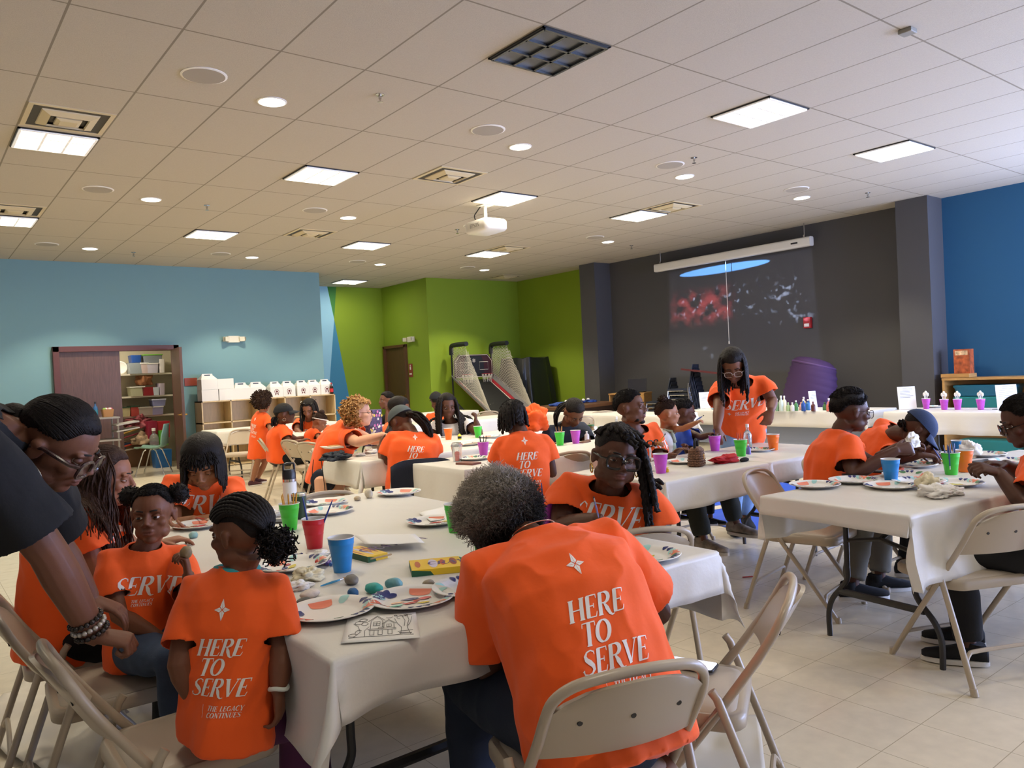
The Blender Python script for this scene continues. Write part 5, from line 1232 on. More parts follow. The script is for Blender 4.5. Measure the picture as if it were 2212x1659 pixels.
fuzz(P, M_CURLB, 900, .014, .007, 54, 82, 118, 9)
mb = MB(); mb.ell(P['HM'] @ V((0, -.03, .135)), (.036, .036, .032), None, 12, 8); mb.build('hair_bun', M_CURLB, P['root'])
mb = MB(); mb.tube([P['HM'] @ V((math.sin(a) * .085, math.cos(a) * .100 - .01, .045 + .025 * math.cos(a))) for a in (2 * PI * k / 24 for k in range(24))], .006, 6, closed=True); mb.build('headband', M_PRINT, P['root'])
P = person('person in a black cap and orange shirt behind the braided woman', at(950, 955, 12.1), at(948, 893, 12.0), 0, at(942, 866, 12.0), (5, 0, 0), hs=1.15, skin='5A3826', tee=M_TEE, arms={'L': (at(925, 925, 12.0), at(930, 935, 12.3), None, None, .4), 'R': (at(968, 925, 12.0), at(962, 935, 12.3), None, None, .4)}, trousers=M_BLKC, fine=False)
hair_cap(P, M_HAIRB, .012, 62, 92, 124, .1); cap_hat(P, MATS['black_cap_twill'])
def chair_at(px, py, yaw, label, z=.757, group='beige folding chairs'):
    p = onz(px, py, z); y = math.radians(yaw); return chair(p.x + .30 * math.cos(y), p.y + .30 * math.sin(y), yaw, label, group)
chair(1.30, 1.435, 71, 'beige folding chair under the grey haired woman, three rivets on its back')
chair(1.83, 1.53, 122, 'empty beige folding chair with a phone on its seat')
chair(.56, 2.28, 0, 'beige folding chair under the braided girl seen from her back')
chair(.50, 2.92, -4, 'beige folding chair under the girl with two hair puffs')
chair(.48, 3.40, -4, 'beige folding chair under the woman with long brown hair')
chair(1.38, 4.62, -88, 'beige folding chair under the woman with the black bob')
chair(3.69, 1.50, 64, 'empty beige folding chair at the right table, back to the viewer')
chair(2.44, 2.36, 62, 'beige folding chair whose rounded top shows below the woman in thick glasses')
chair_at(1118, 1003, 60, 'beige folding chair under the woman with twists at the middle table')
chair_at(1236, 978, 78, 'empty beige folding chair at the middle table right of the woman with twists')
chair_at(1032, 958, 75, 'empty beige folding chair behind the purple cup of brushes')
chair(3.27, 5.53, 68, 'beige folding chair with a black jacket on its back')
chair_at(700, 1066, -95, 'empty beige folding chair at the far end of the near table')
chair_at(562, 949, -18, 'beige folding chair under the person in black cap by the cubbies')
chair_at(622, 952, 10, 'empty beige folding chair second from the left by the cubbies')
chair_at(662, 957, 20, 'empty beige folding chair third from the left by the cubbies')
chair_at(676, 972, -25, 'beige folding chair under the blonde woman')
chair_at(525, 928, 235, 'empty beige folding chair facing out before the empty white table')
chair_at(1303, 889, 55, 'empty beige folding chair at the far white table near the wooden cabinet')
chair_at(1255, 900, 60, 'empty beige folding chair behind the woman in navy polo')
chair_at(1055, 889, 60, 'empty beige folding chair at the far table below the basketball game')
chair_at(1138, 882, 60, 'empty beige folding chair at the far table beside the orange bundle')
chair(4.00, 2.46, -80, 'beige folding chair under the young man with glasses')
chair(4.72, 2.52, -86, 'beige folding chair under the woman in navy cap')
chair(4.42, .98, 96, 'beige folding chair under the man at the right edge')
chair(4.35, 4.10, -95, 'beige folding chair under the man with sunglasses on his collar')
chair(4.85, 4.16, -95, 'beige folding chair under the boy in blue')
chair(5.15, 5.80, -90, 'beige folding chair under the woman in navy polo')
chair(4.95, 7.62, -90, 'beige folding chair under the braided woman in white and navy')
# ================================================================= THINGS ON THE TABLES
M_CUP = {k: mat('cup_%s' % k, c, .35) for k, c in dict(red='#C81F2C', blue='#1F86CF', green='#3FC637', purple='#C24CC4', orange='#F0731C').items()}
M_CUPIN = mat('cup_white_inside', '#E6E4E0', .45)
def cup(pos, colour, label, h=.122, liquid=None, mat_=None, group='plastic party cups'):
    t = thing('plastic_cup', label, 'cup', pos, 0, group); k = h / .122
    mb = MB(); mb.lathe([(.029 * k, 0), (.030 * k, .002), (.0365 * k, .055 * k), (.0378 * k, .058 * k), (.0372 * k, .061 * k), (.0430 * k, .095 * k), (.0445 * k, .098 * k), (.0440 * k, .101 * k), (.0455 * k, .1185 * k)], 28, cap1=False); mb.build('cup_body', mat_ or M_CUP[colour], t)
    mb = MB(); mb.tube([V((math.cos(a) * .0462 * k, math.sin(a) * .0462 * k, .1195 * k)) for a in (2 * PI * q / 28 for q in range(28))], .0017, 6, closed=True); mb.build('rim', M_CUPIN, t)
    mb = MB(); mb.lathe([(.028 * k, .004), (.0445 * k, .1195 * k)], 28, cap1=False); mb.build('lining', M_CUPIN, t)
    mb = MB(); mb.lathe([(.038 * k, .07 * k), (.0379 * k, .0705 * k)], 24); mb.build('water', liquid or mat('rinse_water', '#8D7FA0', .08), t)
    return t
def brush(base, tip, colour, label, tc='#3A2A20', group='paintbrushes', r=.0036):
    """Paintbrush: handle from base to ferrule, bristles at tip."""
    base, tip = V(base), V(tip); d = tip - base; t = thing('paintbrush', label, 'paintbrush', base, 0, group); L = d.length; u = d / L
    def P_(q): return u * L * q
    mb = MB(); mb.tube([P_(0), P_(.1), P_(.45), P_(.74)], [r * .5, r * .8, r * 1.15, r * .75], 8); mb.build('handle', mat('brush_' + colour, colour, .3), t)
    mb = MB(); mb.tube([P_(.74), P_(.88)], [r * .8, r * .85], 8); mb.build('ferrule', M_CHROME, t)
    mb = MB(); mb.tube([P_(.88), P_(.93), P_(1)], [r * .85, r * 1.0, r * .15], 8); mb.build('bristles', mat('bristle_' + tc, tc, .8), t)
    return t
M_PLATE = mat('paper_plate', '#EBE8E2', .45)
PCOL = [mat('plate_' + n, c, .5) for n, c in (('navy', '#1E2A6B'), ('coral', '#F08A6C'), ('aqua', '#A9DAD6'), ('green', '#5B8F62'), ('dark_coral', '#D65A44'), ('grey', '#C9C7C4'))]
PAINT = {n: mat('paint_' + n, c, .25) for n, c in dict(red='#C4232F', pink='#E0656E', peach='#F2B48C', teal='#5CC4B4', yellow='#E8D24A', navy='#22307E', blue='#2E6FC0', green='#2F8F4E', black='#20202A').items()}
def plate_h(r):
    if r < .078: return .0025
    if r < .112: return .0025 + .016 * smoothstep(.078, .112, r)
    return .0185 + .001 * (r - .112) / .013
def blob_poly(cx, cy, pts, m, mi, up=.0009):
    """Flat shape laid on the plate's surface: fan with an inner ring so that it follows the curve."""
    n = len(pts); ax, ay = sum(p[0] for p in pts) / n, sum(p[1] for p in pts) / n; vs = []; fs = []
    for k in range(1, 4):
        for p in pts:
            x, y = ax + (p[0] - ax) * k / 3, ay + (p[1] - ay) * k / 3; vs.append((x, y, plate_h(math.hypot(x, y)) + up))
    vs.append((ax, ay, plate_h(math.hypot(ax, ay)) + up)); c = len(vs) - 1
    for j in range(n):
        q = (j + 1) % n; fs.append((c, j, q))
        for k in range(2): fs.append((k * n + j, (k + 1) * n + j, (k + 1) * n + q, k * n + q))
    m.add(vs, fs, mi)
def petal(r0, r1, a, w, n=8):
    out = []
    for k in range(n + 1):
        t = k / n; out.append((r0 + (r1 - r0) * t, w * math.sin(PI * t) ** .7))
    pts = [(x, y) for x, y in out] + [(x, -y) for x, y in reversed(out[1:-1])]
    return [(x * math.cos(a) - y * math.sin(a), x * math.sin(a) + y * math.cos(a)) for x, y in pts]
plate_proto = None
def make_plate(label):
    t = thing('paper_plate', label, 'plate', (0, 0, 0), 0, 'patterned paper plates')
    mb = MB(); rs = [.0, .04, .07, .078, .086, .095, .104, .112, .119, .1255]
    prof = [(max(r, .0005), plate_h(r)) for r in rs] + [(.1262, .0178), (.1255, .0172), (.112, .0165), (.095, .008), (.078, .0005), (.0005, .0)]
    mb.lathe(prof, 56, cap0=False, cap1=False); mb.build('plate_body', M_PLATE, t, sharp=60)
    mb = MB(); R = math.radians
    def shifted(pts, cx, cy): return [(x + cx, y + cy) for x, y in pts]
    # navy leaf cluster
    for a in (-60, -20, 20, 60, 100): blob_poly(0, 0, shifted(petal(.004, .046, R(a + 100), .011), -.066, .055), mb, 0)
    # coral half rounds
    for ca, rr in ((62, .036), (205, .026)): cx, cy = .093 * math.cos(R(ca)), .093 * math.sin(R(ca)); blob_poly(0, 0, [(cx + rr * math.cos(R(ca + 90 + k * 15)), cy + rr * math.sin(R(ca + 90 + k * 15))) for k in range(13)], mb, 1)
    for ca in (20, 150, 318): # aqua lobes on the rim
        cx, cy = .103 * math.cos(R(ca)), .103 * math.sin(R(ca)); blob_poly(0, 0, [(cx + (.020 if k % 2 else .019) * math.cos(R(k * 20)), cy + .013 * math.sin(R(k * 20))) for k in range(18)], mb, 2)
    for ca, cm in ((235, 3), (285, 3)): cx, cy = .100 * math.cos(R(ca)), .100 * math.sin(R(ca)); blob_poly(0, 0, [(cx + .018 * math.cos(R(k * 20)), cy + .010 * math.sin(R(k * 20))) for k in range(18)], mb, cm)
    for a in (258, 270, 282, 330, 342): blob_poly(0, 0, petal(.094, .124, R(a), .009), mb, 0)
    for a in (300, 312, 178, 190): blob_poly(0, 0, petal(.088, .123, R(a), .011), mb, 1 if a > 200 else 4)
    mb.build('printed_pattern', PCOL, t, fixn=False, sharp=80)
    return t
def plate(px, py, rot, label, z=TZ, paints=(), sc_=1.0, tilt=None):
    global plate_proto
    p = onz(px, py, z)
    if plate_proto is None: plate_proto = make_plate(label); o = plate_proto; o.location = p; o.rotation_euler = (0, 0, rot)
    else: o = dup(plate_proto, p, rot, label)
    if sc_ != 1: o.scale = (sc_,) * 3
    if tilt: o.rotation_euler = (tilt[0], tilt[1], rot)
    rs = random.Random(int(px * 7 + py))
    for n, x, y, a, b in paints:
        ph = rs.uniform(0, 6); pts = [(x + a * math.cos(2 * PI * k / 16) * (1 + .25 * math.sin(3 * 2 * PI * k / 16 + ph)), y + b * math.sin(2 * PI * k / 16) * (1 + .2 * math.sin(2 * 2 * PI * k / 16 + ph))) for k in range(16)]
        m = MB(); blob_poly(0, 0, pts, m, 0, .0022); m.build('paint_blob', PAINT[n], o, fixn=False)
    return o
def rock(px, py, size, col, label, z=TZ, squash=.5, rot=0.0, paint=None, name='pebble'):
    p = onz(px, py, z); mb = MB(); mb.ell((0, 0, 0), (1, 1, 1), None, 18, 12); vs = []
    for q in mb.v:
        v = V(q); v *= 1 + .13 * noise.noise(v * 1.4 + V((px, py, 0)) * .01); vs.append((v.x * size, v.y * size * .72, max(v.z * size * squash, -size * squash * .8)))
    mb.v = vs; o = mb.build(name, mat('rock_' + col, col, .55, bump=.15, bscale=60, var=.12, vscale=50), sharp=180); o.location = (p.x, p.y, z + size * squash * .8 + .001); o.rotation_euler = (0, 0, rot)
    return tag(o, label, 'rock', 'painting rocks')
def crumple(pos, size, label, cat, name, m, seed, squash=.6, group=None):
    mb = MB(); mb.ell((0, 0, 0), (1, 1, 1), None, 44, 30); vs = []
    for q in mb.v:
        v = V(q); n_ = noise.noise(v * 1.8 + V((seed, 0, 0))); f_ = abs(noise.noise(v * 4.1 + V((0, seed, 0)))); v = v * (1 + .5 * n_ -   .42 * f_ - .13 * abs(noise.noise(v * 9 + V((seed, 0, 3))))); vs.append((v.x * size, v.y * size * .9, max(v.z * size * squash, -size * squash * .5)))
    mb.v = vs; o = mb.build(name, m, sharp=130); o.location = (pos[0], pos[1], pos[2] + size * squash * .5); return tag(o, label, cat, group)
def sheet(corners, label, cat, name, m, z=TZ, lift=.0015, curl=.0, group=None):
    """Paper from its four corners (pixel positions on the table), a slight wave in it."""
    c = [onz(px, py, z) for px, py in corners]; o_ = sum(c, V()) / 4; vs = []; n = 10
    for j in range(n + 1):
        for i in range(n + 1):
            u, v = i / n, j / n; p = (c[0] * (1 - u) + c[1] * u) * (1 - v) + (c[3] * (1 - u) + c[2] * u) * v
            vs.append(V((p.x, p.y, z + lift + curl * (math.sin(u * 5 + v * 3) * .5 + .5) + .0006 * math.sin(u * 9))) - o_)
    mb = MB(); mb.add(vs, [(j * (n + 1) + i, j * (n + 1) + i + 1, (j + 1) * (n + 1) + i + 1, (j + 1) * (n + 1) + i) for j in range(n) for i in range(n)]); o = mb.build(name, m, fixn=True); o.location = o_
    s_ = o.modifiers.new('t', 'SOLIDIFY'); s_.thickness = .0006; return tag(o, label, cat, group), c
M_PAPER = mat('white_paper', '#F2F0EC', .7); M_TISS = mat('tissue_paper', '#EFEBE4', .9); M_STISS = mat('stained_tissue', '#E3D9B8', .9, var=.25, vscale=40)
def bottle(pos, h, r, m, capm, label, cat='bottle', name='bottle', group=None, neck=.35, labelm=None, capw=.42):
    t = thing(name, label, cat, pos, 0, group); hb = h * .72
    mb = MB(); mb.lathe([(r * .92, 0), (r, h * .02), (r, hb * .8), (r * .75, hb * .95), (r * neck, hb * 1.05), (r * neck, h * .9)], 20); mb.build('body', m, t)
    mb = MB(); mb.lathe([(r * capw, h * .87), (r * capw, h * .985), (r * capw * .9, h)], 18); mb.build('cap', capm, t)
    if labelm: mb = MB(); mb.lathe([(r * 1.012, hb * .25), (r * 1.012, hb * .68)], 20, cap0=False, cap1=False); mb.build('wrap_label', labelm, t)
    return t
M_CLEAR = mat('clear_plastic', '#EEF3F4', .08, trans=.85); M_WCAP = mat('white_cap', '#E8E6E2', .4); M_DK = mat('dark_lid', '#1C1C1E', .4)
def o2(px, py, z=TZ): return onz(px, py, z)

# -- the near table
cup(o2(680, 1184), 'red', 'red plastic cup with blue brush handles on the near table')
cup(o2(740, 1234), 'blue', 'blue plastic cup at the middle of the near table')
cup(o2(627, 1144), 'green', 'green plastic cup with pencils beside the red cup')
cup(o2(985, 1149), 'green', 'green plastic cup left of the grey afro, behind the plate')
cup(o2(1048, 1211), 'green', 'green plastic cup half hidden below the grey afro')
cup(o2(1176, 1136), 'purple', 'purple cup with a blue brush between the afro and the woman in thick glasses')
for k, (dx, dy, c) in enumerate(((-14, -62, '#1E3E8C'), (20, -58, '#1E3E8C'))):
    b = o2(680, 1184) + V((.012 * (k - .5), .01, .012)); brush(b + (at(680 + dx * 1.9, 1184 + dy * 1.78, 3.1) - b) * 1.0, b, c, 'paintbrush with blue handle up in the red cup, %s of two' % ('left' if k == 0 else 'right'))
for k in range(5):
    b = o2(627, 1144) + V((.008 * (k - 2), .006 * ((k * 3) % 4 - 1.5), .015)); d = V((.012 * (k - 2), .010 * ((k * 2) % 3 - 1), .15)); mb = MB(); mb.tube([(0, 0, 0), d * .93], .0036, 6); mb.tube([d * .93, d], [.0036, .0008], 6); o = mb.build('pencil', mat('pencil_yellow', '#D9A02B', .4)); o.location = b; tag(o, 'yellow pencil standing in the green cup beside the red cup', 'pencil', 'pencils in the green cup')
b = o2(1176, 1136) + V((0, 0, .01)); brush(b + V((.02, .03, .17)), b, '#1E4E9C', 'blue handled paintbrush leaning in the purple cup by the thick glasses')
plate(715, 1326, .4, 'paper plate nearest the viewer, left of the paint plate')
plate(890, 1301, -.35, 'paper plate with red, peach and teal paint at the front of the near table', paints=(('red', -.01, -.02, .022, .009), ('peach', -.045, .0, .02, .007), ('teal', -.05, -.028, .02, .007), ('pink', .04, .012, .018, .014), ('navy', .0, .02, .026, .010), ('red', .012, -.002, .010, .008), ('yellow', .03, -.03, .02, .006)))
plate(862, 1068, -.5, 'clean paper plate alone at the far edge of the near table')
plate(700, 1090, -.4, 'paper plate farther of the overlapping pair by the green tumbler', paints=(('green', -.01, .0, .02, .012), ('peach', .02, -.02, .02, .008)))
plate(710, 1108, 1.2, 'paper plate nearer of the overlapping pair behind the red cup')
plate(938, 1131, -.2, 'paper plate with a red blob left of the hidden green cup', paints=(('red', .01, .0, .03, .012), ('yellow', .06, .0, .02, .012)))
plate(1392, 1206, .3, 'paper plate under the right elbow of the grey haired woman', paints=(('red', .0, .02, .03, .012), ('yellow', .01, -.02, .025, .008)))
plate(1022, 1276, 1.9, 'paper plate half hidden by the grey haired woman, dark fruit on it', paints=(('black', -.03, .02, .03, .02),))
plate(632, 1226, .8, 'paper plate with yellow paint by the braided girl', paints=(('yellow', .0, .0, .028, .012), ('red', .03, .03, .018, .01), ('navy', -.02, .02, .018, .01)))
plate(432, 1138, .2, 'paper plate in front of the woman with the black bob', paints=(('pink', .0, .0, .03, .02),))
plate(420, 1152, 1.2, 'small patterned plate at the puff haired girl', sc_=.9) if False else None
for (px, py, s_, c, lb, sq) in ((808, 1281, .034, '#2FA79B', 'teal painted rock at the front of the near table', .5), (763, 1289, .024, '#1C5E96', 'dark blue painted rock beside the teal rock', .6), (851, 1271, .030, '#6FA6AC', 'grey turquoise rock behind the teal rock', .6), (760, 1262, .031, '#77726A', 'plain grey rock behind the blue rock', .55), (926, 1267, .020, '#A89A80', 'tan rock behind the painted plate', .6), (670, 1290, .036, '#D9CDC2', 'white rock edged with red paint', .35), (657, 1306, .027, '#4B4A46', 'dark grey flat rock by the nearest plate', .4), (772, 1081, .026, '#B9A586', 'flat tan rock near the far edge of the table', .5), (797, 1076, .028, '#CFC5B0', 'upright pale rock by the far clean plate', 1.0), (418, 1162, .026, '#8DB6B4', 'speckled turquoise rock before the black bob', .6)):
    rock(px, py, s_, c, lb, squash=sq, rot=px * .01)
brush(o2(693, 1270) + V((0, 0, .006)), o2(748, 1252) + V((0, 0, .006)), '#2A8FC4', 'blue paintbrush lying on the cloth behind the white rock', '#B98A4E')
brush(o2(610, 1205) + V((0, 0, .006)), o2(655, 1200) + V((0, 0, .008)), '#22357E', 'navy paintbrush lying by the red cup', '#2A2A60')
sheet(((765, 1172), (897, 1168), (918, 1190), (790, 1192)), 'blank white paper lying on the yellow crayon box', 'paper', 'paper_sheet', M_PAPER, lift=.028, curl=.003)
sheet(((905, 1112), (962, 1096), (985, 1118), (930, 1130)), 'white folded paper behind the plate with a red blob', 'paper', 'paper_sheet', M_PAPER, lift=.006, curl=.005)
# coloring page with its line drawing
(o, c) = sheet(((752, 1337), (898, 1326), (908, 1382), (736, 1394)), 'coloring page with a tree house line drawing at the table edge', 'paper', 'coloring_page', M_PAPER, lift=.0050)
def page_pt(u, v):   # u right, v up, 0..1
    p = (c[3] * (1 - u) + c[2] * u) * (1 - v) + (c[0] * (1 - u) + c[1] * u) * v; return V((p.x, p.y, TZ + .0068)) - o.location
def pl(*pts): return pts
def circ(cx, cy, rx, ry, a0=0, a1=360, n=14): return tuple((cx + rx * math.cos(math.radians(a0 + (a1 - a0) * k / n)), cy + ry * math.sin(math.radians(a0 + (a1 - a0) * k / n))) for k in range(n + 1))
mb = MB()
for s_ in (pl((.34, .40), (.34, .78), (.43, .96), (.52, .78), (.52, .45)), pl((.30, .76), (.43, 1.0), (.56, .76)), pl((.38, .55), (.38, .72), (.48, .72), (.48, .55), (.38, .55)), pl((.43, .55), (.43, .72)), pl((.38, .63), (.48, .63)),
           pl((.54, .40), (.54, .62), (.61, .76), (.69, .62), (.69, .40)), pl((.51, .60), (.61, .80), (.72, .60)), pl((.58, .46), (.58, .58), (.65, .58), (.65, .46), (.58, .46)), pl((.615, .46), (.615, .58)),
           pl((.30, .40), (.72, .40)), pl((.32, .34), (.72, .34)), pl((.34, .34), (.34, .14), (.40, .14), (.40, .34)), pl((.46, .34), (.46, .14), (.52, .14), (.52, .34)), pl((.60, .34), (.60, .14), (.66, .14), (.66, .34)), pl((.46, .40), (.46, .46), (.54, .46), (.54, .40)),
           pl((.12, .10), (.20, .30), (.16, .55), (.08, .70)), pl((.27, .10), (.26, .35), (.32, .52)), pl((.78, .10), (.80, .40), (.74, .60), (.70, .82)), pl((.92, .10), (.88, .40), (.94, .62), (.97, .85)), pl((.84, .45), (.86, .70), (.82, .92)), pl((.88, .45), (.92, .72), (.90, .96)),
           circ(.16, .72, .06, .08), circ(.25, .66, .05, .07), circ(.22, .84, .06, .06), circ(.80, .86, .06, .07, 30, 260), circ(.92, .92, .05, .05, 0, 220), circ(.62, .90, .05, .04, 200, 380), circ(.10, .18, .06, .06, 20, 300), pl((.05, .08), (.30, .10), (.55, .07), (.80, .10), (.96, .06)), pl((.74, .22), (.96, .26)), pl((.76, .16), (.94, .14)), circ(.88, .95, .03, .03), circ(.72, .95, .025, .02), circ(.18, .30, .05, .09, 40, 200)):
    q = [page_pt(u * .92 + .04, v * .86 + .07) for u, v in s_]; mb.tube(q, .00065, 4)
mb.build('line_drawing', mat('ink_grey', '#55534F', .7), o, sharp=180)
M_YEL = mat('yellow_card', '#E8BE1E', .45); M_GRN = mat('green_card', '#1F5A38', .5)
def crayon_box(a, b, c_, label, hgt=.022, flap=True):
    """Flat carton from its near left corner, near right corner and far left corner."""
    a, b, c_ = o2(*a), o2(*b), o2(*c_); x = (b - a); L = x.length; x.normalize(); y = (c_ - a); y = (y - x * y.dot(x)); W_ = y.length; y.normalize()
    t = thing('crayon_box', label, 'box', a, math.atan2(x.y, x.x), 'crayon boxes')
    mb = MB(); mb.box((L / 2, W_ / 2, hgt / 2), (L, W_, hgt)); mb.build('carton', M_YEL, t, smooth=False, bevel=.0012)
    mb = MB(); mb.add([(0, -.0004, .0), (L * .42, -.0004, 0), (L * .36, -.0004, hgt * .65), (0, -.0004, hgt)], [(0, 1, 2, 3)]); mb.add([(-.0004, 0, 0), (-.0004, W_, 0), (-.0004, W_, hgt), (-.0004, 0, hgt)], [(0, 1, 2, 3)]); mb.build('green_band', M_GRN, t, smooth=False)
    z_ = hgt + .0005
    for nm, col, cx, cy, rx, ry in (('badge', '#B65A2E', .14, .5, .055, .30), ('badge', '#C9C0D8', .44, .5, .09, .40), ('badge', '#C4452F', .63, .55, .05, .28), ('badge', '#8E2F26', .84, .55, .07, .34)):
        mb = MB(); mb.add([(L * cx + L * rx * math.cos(2 * PI * k / 20), W_ * cy + W_ * ry * math.sin(2 * PI * k / 20), z_) for k in range(20)], [tuple(range(20))]); mb.build(nm, mat('badge_' + col, col, .5), t, smooth=False)
    mb = MB(); st = shift(glyph_strips('CRAYOLA', W_ * .28, slant=.1)[0], L * .33, W_ * .38)
    for rib in st:
        vs = [V((x_, y_, z_ + .0004)) for row in rib for x_, y_ in row]; n_ = len(rib[0]); mb.add(vs, [(i * n_ + j, i * n_ + j + 1, (i + 1) * n_ + j + 1, (i + 1) * n_ + j) for i in range(len(rib) - 1) for j in range(n_ - 1)])
    mb.build('lettering', mat('purple_ink', '#4B2A6B', .5), t, smooth=False)
    if flap: mb = MB(); mb.box((L + .014, W_ / 2, hgt * .72), (.028, W_ * .9, .0012), Euler((0, .35, 0)).to_matrix()); mb.build('flap', M_GRN, t, smooth=False)
    return t
crayon_box((890, 1247), (1003, 1236), (887, 1224), 'closed yellow and green crayon box near the grey haired woman')
t = crayon_box((795, 1216), (838, 1206), (762, 1194), 'open yellow crayon box showing its crayon tips under the paper', flap=False)
for k in range(10):
    mb = MB(); mb.tube([(0, 0, 0), (.012, 0, 0)], .0034, 6); q = o2(798, 1214).lerp(o2(838, 1205), k / 9); o = mb.build('crayon', mat('crayon_tan', '#B79C74', .5)); o.location = q + V((.0, -.006, .012)); tag(o, 'crayon tip in the open yellow box', 'crayon', 'crayons in the open box')
for k, c_ in enumerate(('#D2463A', '#C85A8C', '#E2A8B8', '#7C63B8', '#3E79C4')):
    p0, p1 = o2(688 + 8 * k, 1212 + k * 1.5), o2(700 + 9 * k, 1196 + 1.5 * k); t = thing('marker', 'white felt marker with %s cap beside the blue cup' % ['red', 'crimson', 'pink', 'violet', 'blue'][k], 'marker', (p0.x, p0.y, TZ + .007), 0, 'felt markers'); d = p1 - p0; d.z = 0
    mb = MB(); mb.tube([(0, 0, 0), d * 1.2], .0055, 8); mb.build('barrel', M_PAPER, t); mb = MB(); mb.tube([d * -.35, (0, 0, 0)], .0062, 8); mb.build('marker_cap', mat('cap_' + c_, c_, .4), t)
crumple(o2(690, 1205), .045, 'crumpled white tissue by the red cup', 'tissue', 'tissue', M_TISS, 3, .4, 'crumpled tissues')
crumple(o2(666, 1252), .055, 'crumpled tissue stained yellow by the braided girl', 'tissue', 'tissue', M_STISS, 5, .5, 'crumpled tissues')
crumple(o2(645, 1272), .045, 'crumpled tissue with red specks at the braided girl', 'tissue', 'tissue', M_TISS, 8, .4, 'crumpled tissues')
crumple(o2(597, 1115), .05, 'crumpled napkin beside the green cup at the far end', 'tissue', 'tissue', M_TISS, 9, .5, 'crumpled tissues')
crumple(o2(597, 1172), .075, 'shiny wrapper behind the braided girl', 'wrapper', 'snack_wrapper', mat('foil_wrapper', '#6A5468', .3, .3, var=.6, vscale=30), 14, .35)
mb = MB(); mb.loft([[V((p[0], p[1], z_)) for p in rrect(.075, .15, .012)] for z_ in (0, .009)]); o = mb.build('phone', mat('phone_grey', '#3C3A38', .3), bevel=.002); o.location = o2(604, 1128); o.rotation_euler = (0, 0, .8); tag(o, 'dark phone lying by the green cup on the near table', 'phone')
# thermos with loop lid and green tumbler
t = thing('water_flask', 'white flask with black loop lid at the far end of the near table', 'bottle', o2(628, 1094)); mb = MB(); mb.lathe([(.036, 0), (.0365, .003), (.0365, .13), (.034, .135)], 24); mb.build('body', M_WHITE, t)
mb = MB(); mb.lathe([(.0368, .135), (.0368, .150)], 24); mb.build('steel_band', M_CHROME, t); mb = MB(); mb.lathe([(.036, .150), (.036, .185), (.030, .195), (.03, .2)], 24); mb.tube(spline([(-.03, 0, .18), (-.03, 0, .222), (-.02, 0, .232), (.02, 0, .232), (.03, 0, .222), (.03, 0, .18)], 4), .006, 8); mb.build('loop_lid', M_DK, t)
t = thing('tumbler', 'dark green steel tumbler behind the green cup', 'tumbler', o2(648, 1120)); mb = MB(); mb.lathe([(.030, 0), (.031, .003), (.036, .10), (.0365, .12)], 24, cap1=False); mb.build('body', mat('dark_green_enamel', '#23402F', .35), t); mb = MB(); mb.lathe([(.0368, .112), (.037, .124), (.034, .125)], 24); mb.build('steel_rim', M_CHROME, t)
brush(at(418, 1118, 3.86), at(442, 1092, 3.80) if False else at(452, 1122, 3.72), '#C2301F', 'red and blue paintbrush held by the woman with the black bob', '#E6D8C2')
rock_h = rock(402, 1183, .026, '#8E7A58', 'tan rock held up by the girl with puffs'); rock_h.location = at(402, 1193, 2.535); rock_h.rotation_euler = (.3, .2, 1.2); rock_h.scale = (.75, 1, 1.6)
brush(at(1293, 1118, 2.93), at(1300, 1165, 2.95) if False else at(1282, 1072, 3.0), '#6E6A9C', 'thin paintbrush held by the woman in thick glasses')
# phone on the empty chair's seat
mb = MB(); mb.loft([[V((p[0], p[1], z_)) for p in rrect(.075, .155, .012)] for z_ in (0, .008)]); t = mb.build('phone', mat('phone_black', '#141417', .3), bevel=.002); t.location = onz(1494, 1434, .462) ; t.location.z = .456; t.rotation_euler = (0, 0, .35); tag(t, 'phone with lit screen on the empty chair seat', 'phone')
mb = MB(); mb.add([(p[0], p[1], .0084) for p in rrect(.068, .147, .010)], [tuple(range(24))]); mb.build('screen', mat('lit_screen', '#FFFFFF', .2, emit='#C9D4F2', estr=.9), t, smooth=False)
mb = MB()
for k in range(3): mb.box((-.02 + .02 * k, .0, .0087), (.012, .02, .0003))
mb.build('screen_icon', mat('screen_grey', '#A8AEC4', .5), t, smooth=False)

# -- middle tables
cup(o2(1428, 1022), 'purple', 'purple plastic cup at the front edge of the table beside the braided handbag')
cup(o2(1545, 975), 'purple', 'purple plastic cup the standing woman reaches into')
cup(o2(1601, 986), 'green', 'green plastic cup with brushes right of the red bag')
cup(o2(1671, 973), 'orange', 'orange plastic cup alone at the right end of the middle table')
cup(o2(1045, 986), 'purple', 'purple plastic cup holding dark brushes left of the twists woman')
cup(o2(1210, 962), 'green', 'green plastic cup of brushes right of the twists woman')
cup(o2(1244, 958), 'purple', 'purple plastic cup beside the green cup before the navy polo')
cup(o2(1303, 948), 'green', 'green plastic cup half hidden by the twisted hair')
cup(o2(969, 950), 'orange', 'orange plastic cup before the braided woman')
cup(o2(1033, 945), 'green', 'green plastic cup below the raised hand')
cup(V((5.85, 9.95, TZ)), 'green', 'green plastic cup on the children table behind the floral bag')
cup(o2(705, 938), 'orange', 'orange plastic cup by the small child with a bun')
t = thing('drink_cup', 'clear cup of red drink on the middle table end', 'cup', o2(988, 996)); mb = MB(); mb.lathe([(.031, 0), (.033, .002), (.043, .115), (.045, .118)], 24, cap1=False); mb.build('cup_body', M_CLEAR, t); mb = MB(); mb.lathe([(.0305, .003), (.0355, .05)], 24); mb.build('red_drink', mat('red_drink', '#D2442E', .1), t); mb = MB(); mb.lathe([(.046, .115), (.047, .12), (.034, .145), (.010, .148)], 24); mb.build('dome_lid', M_CLEAR, t)
sprk = 0
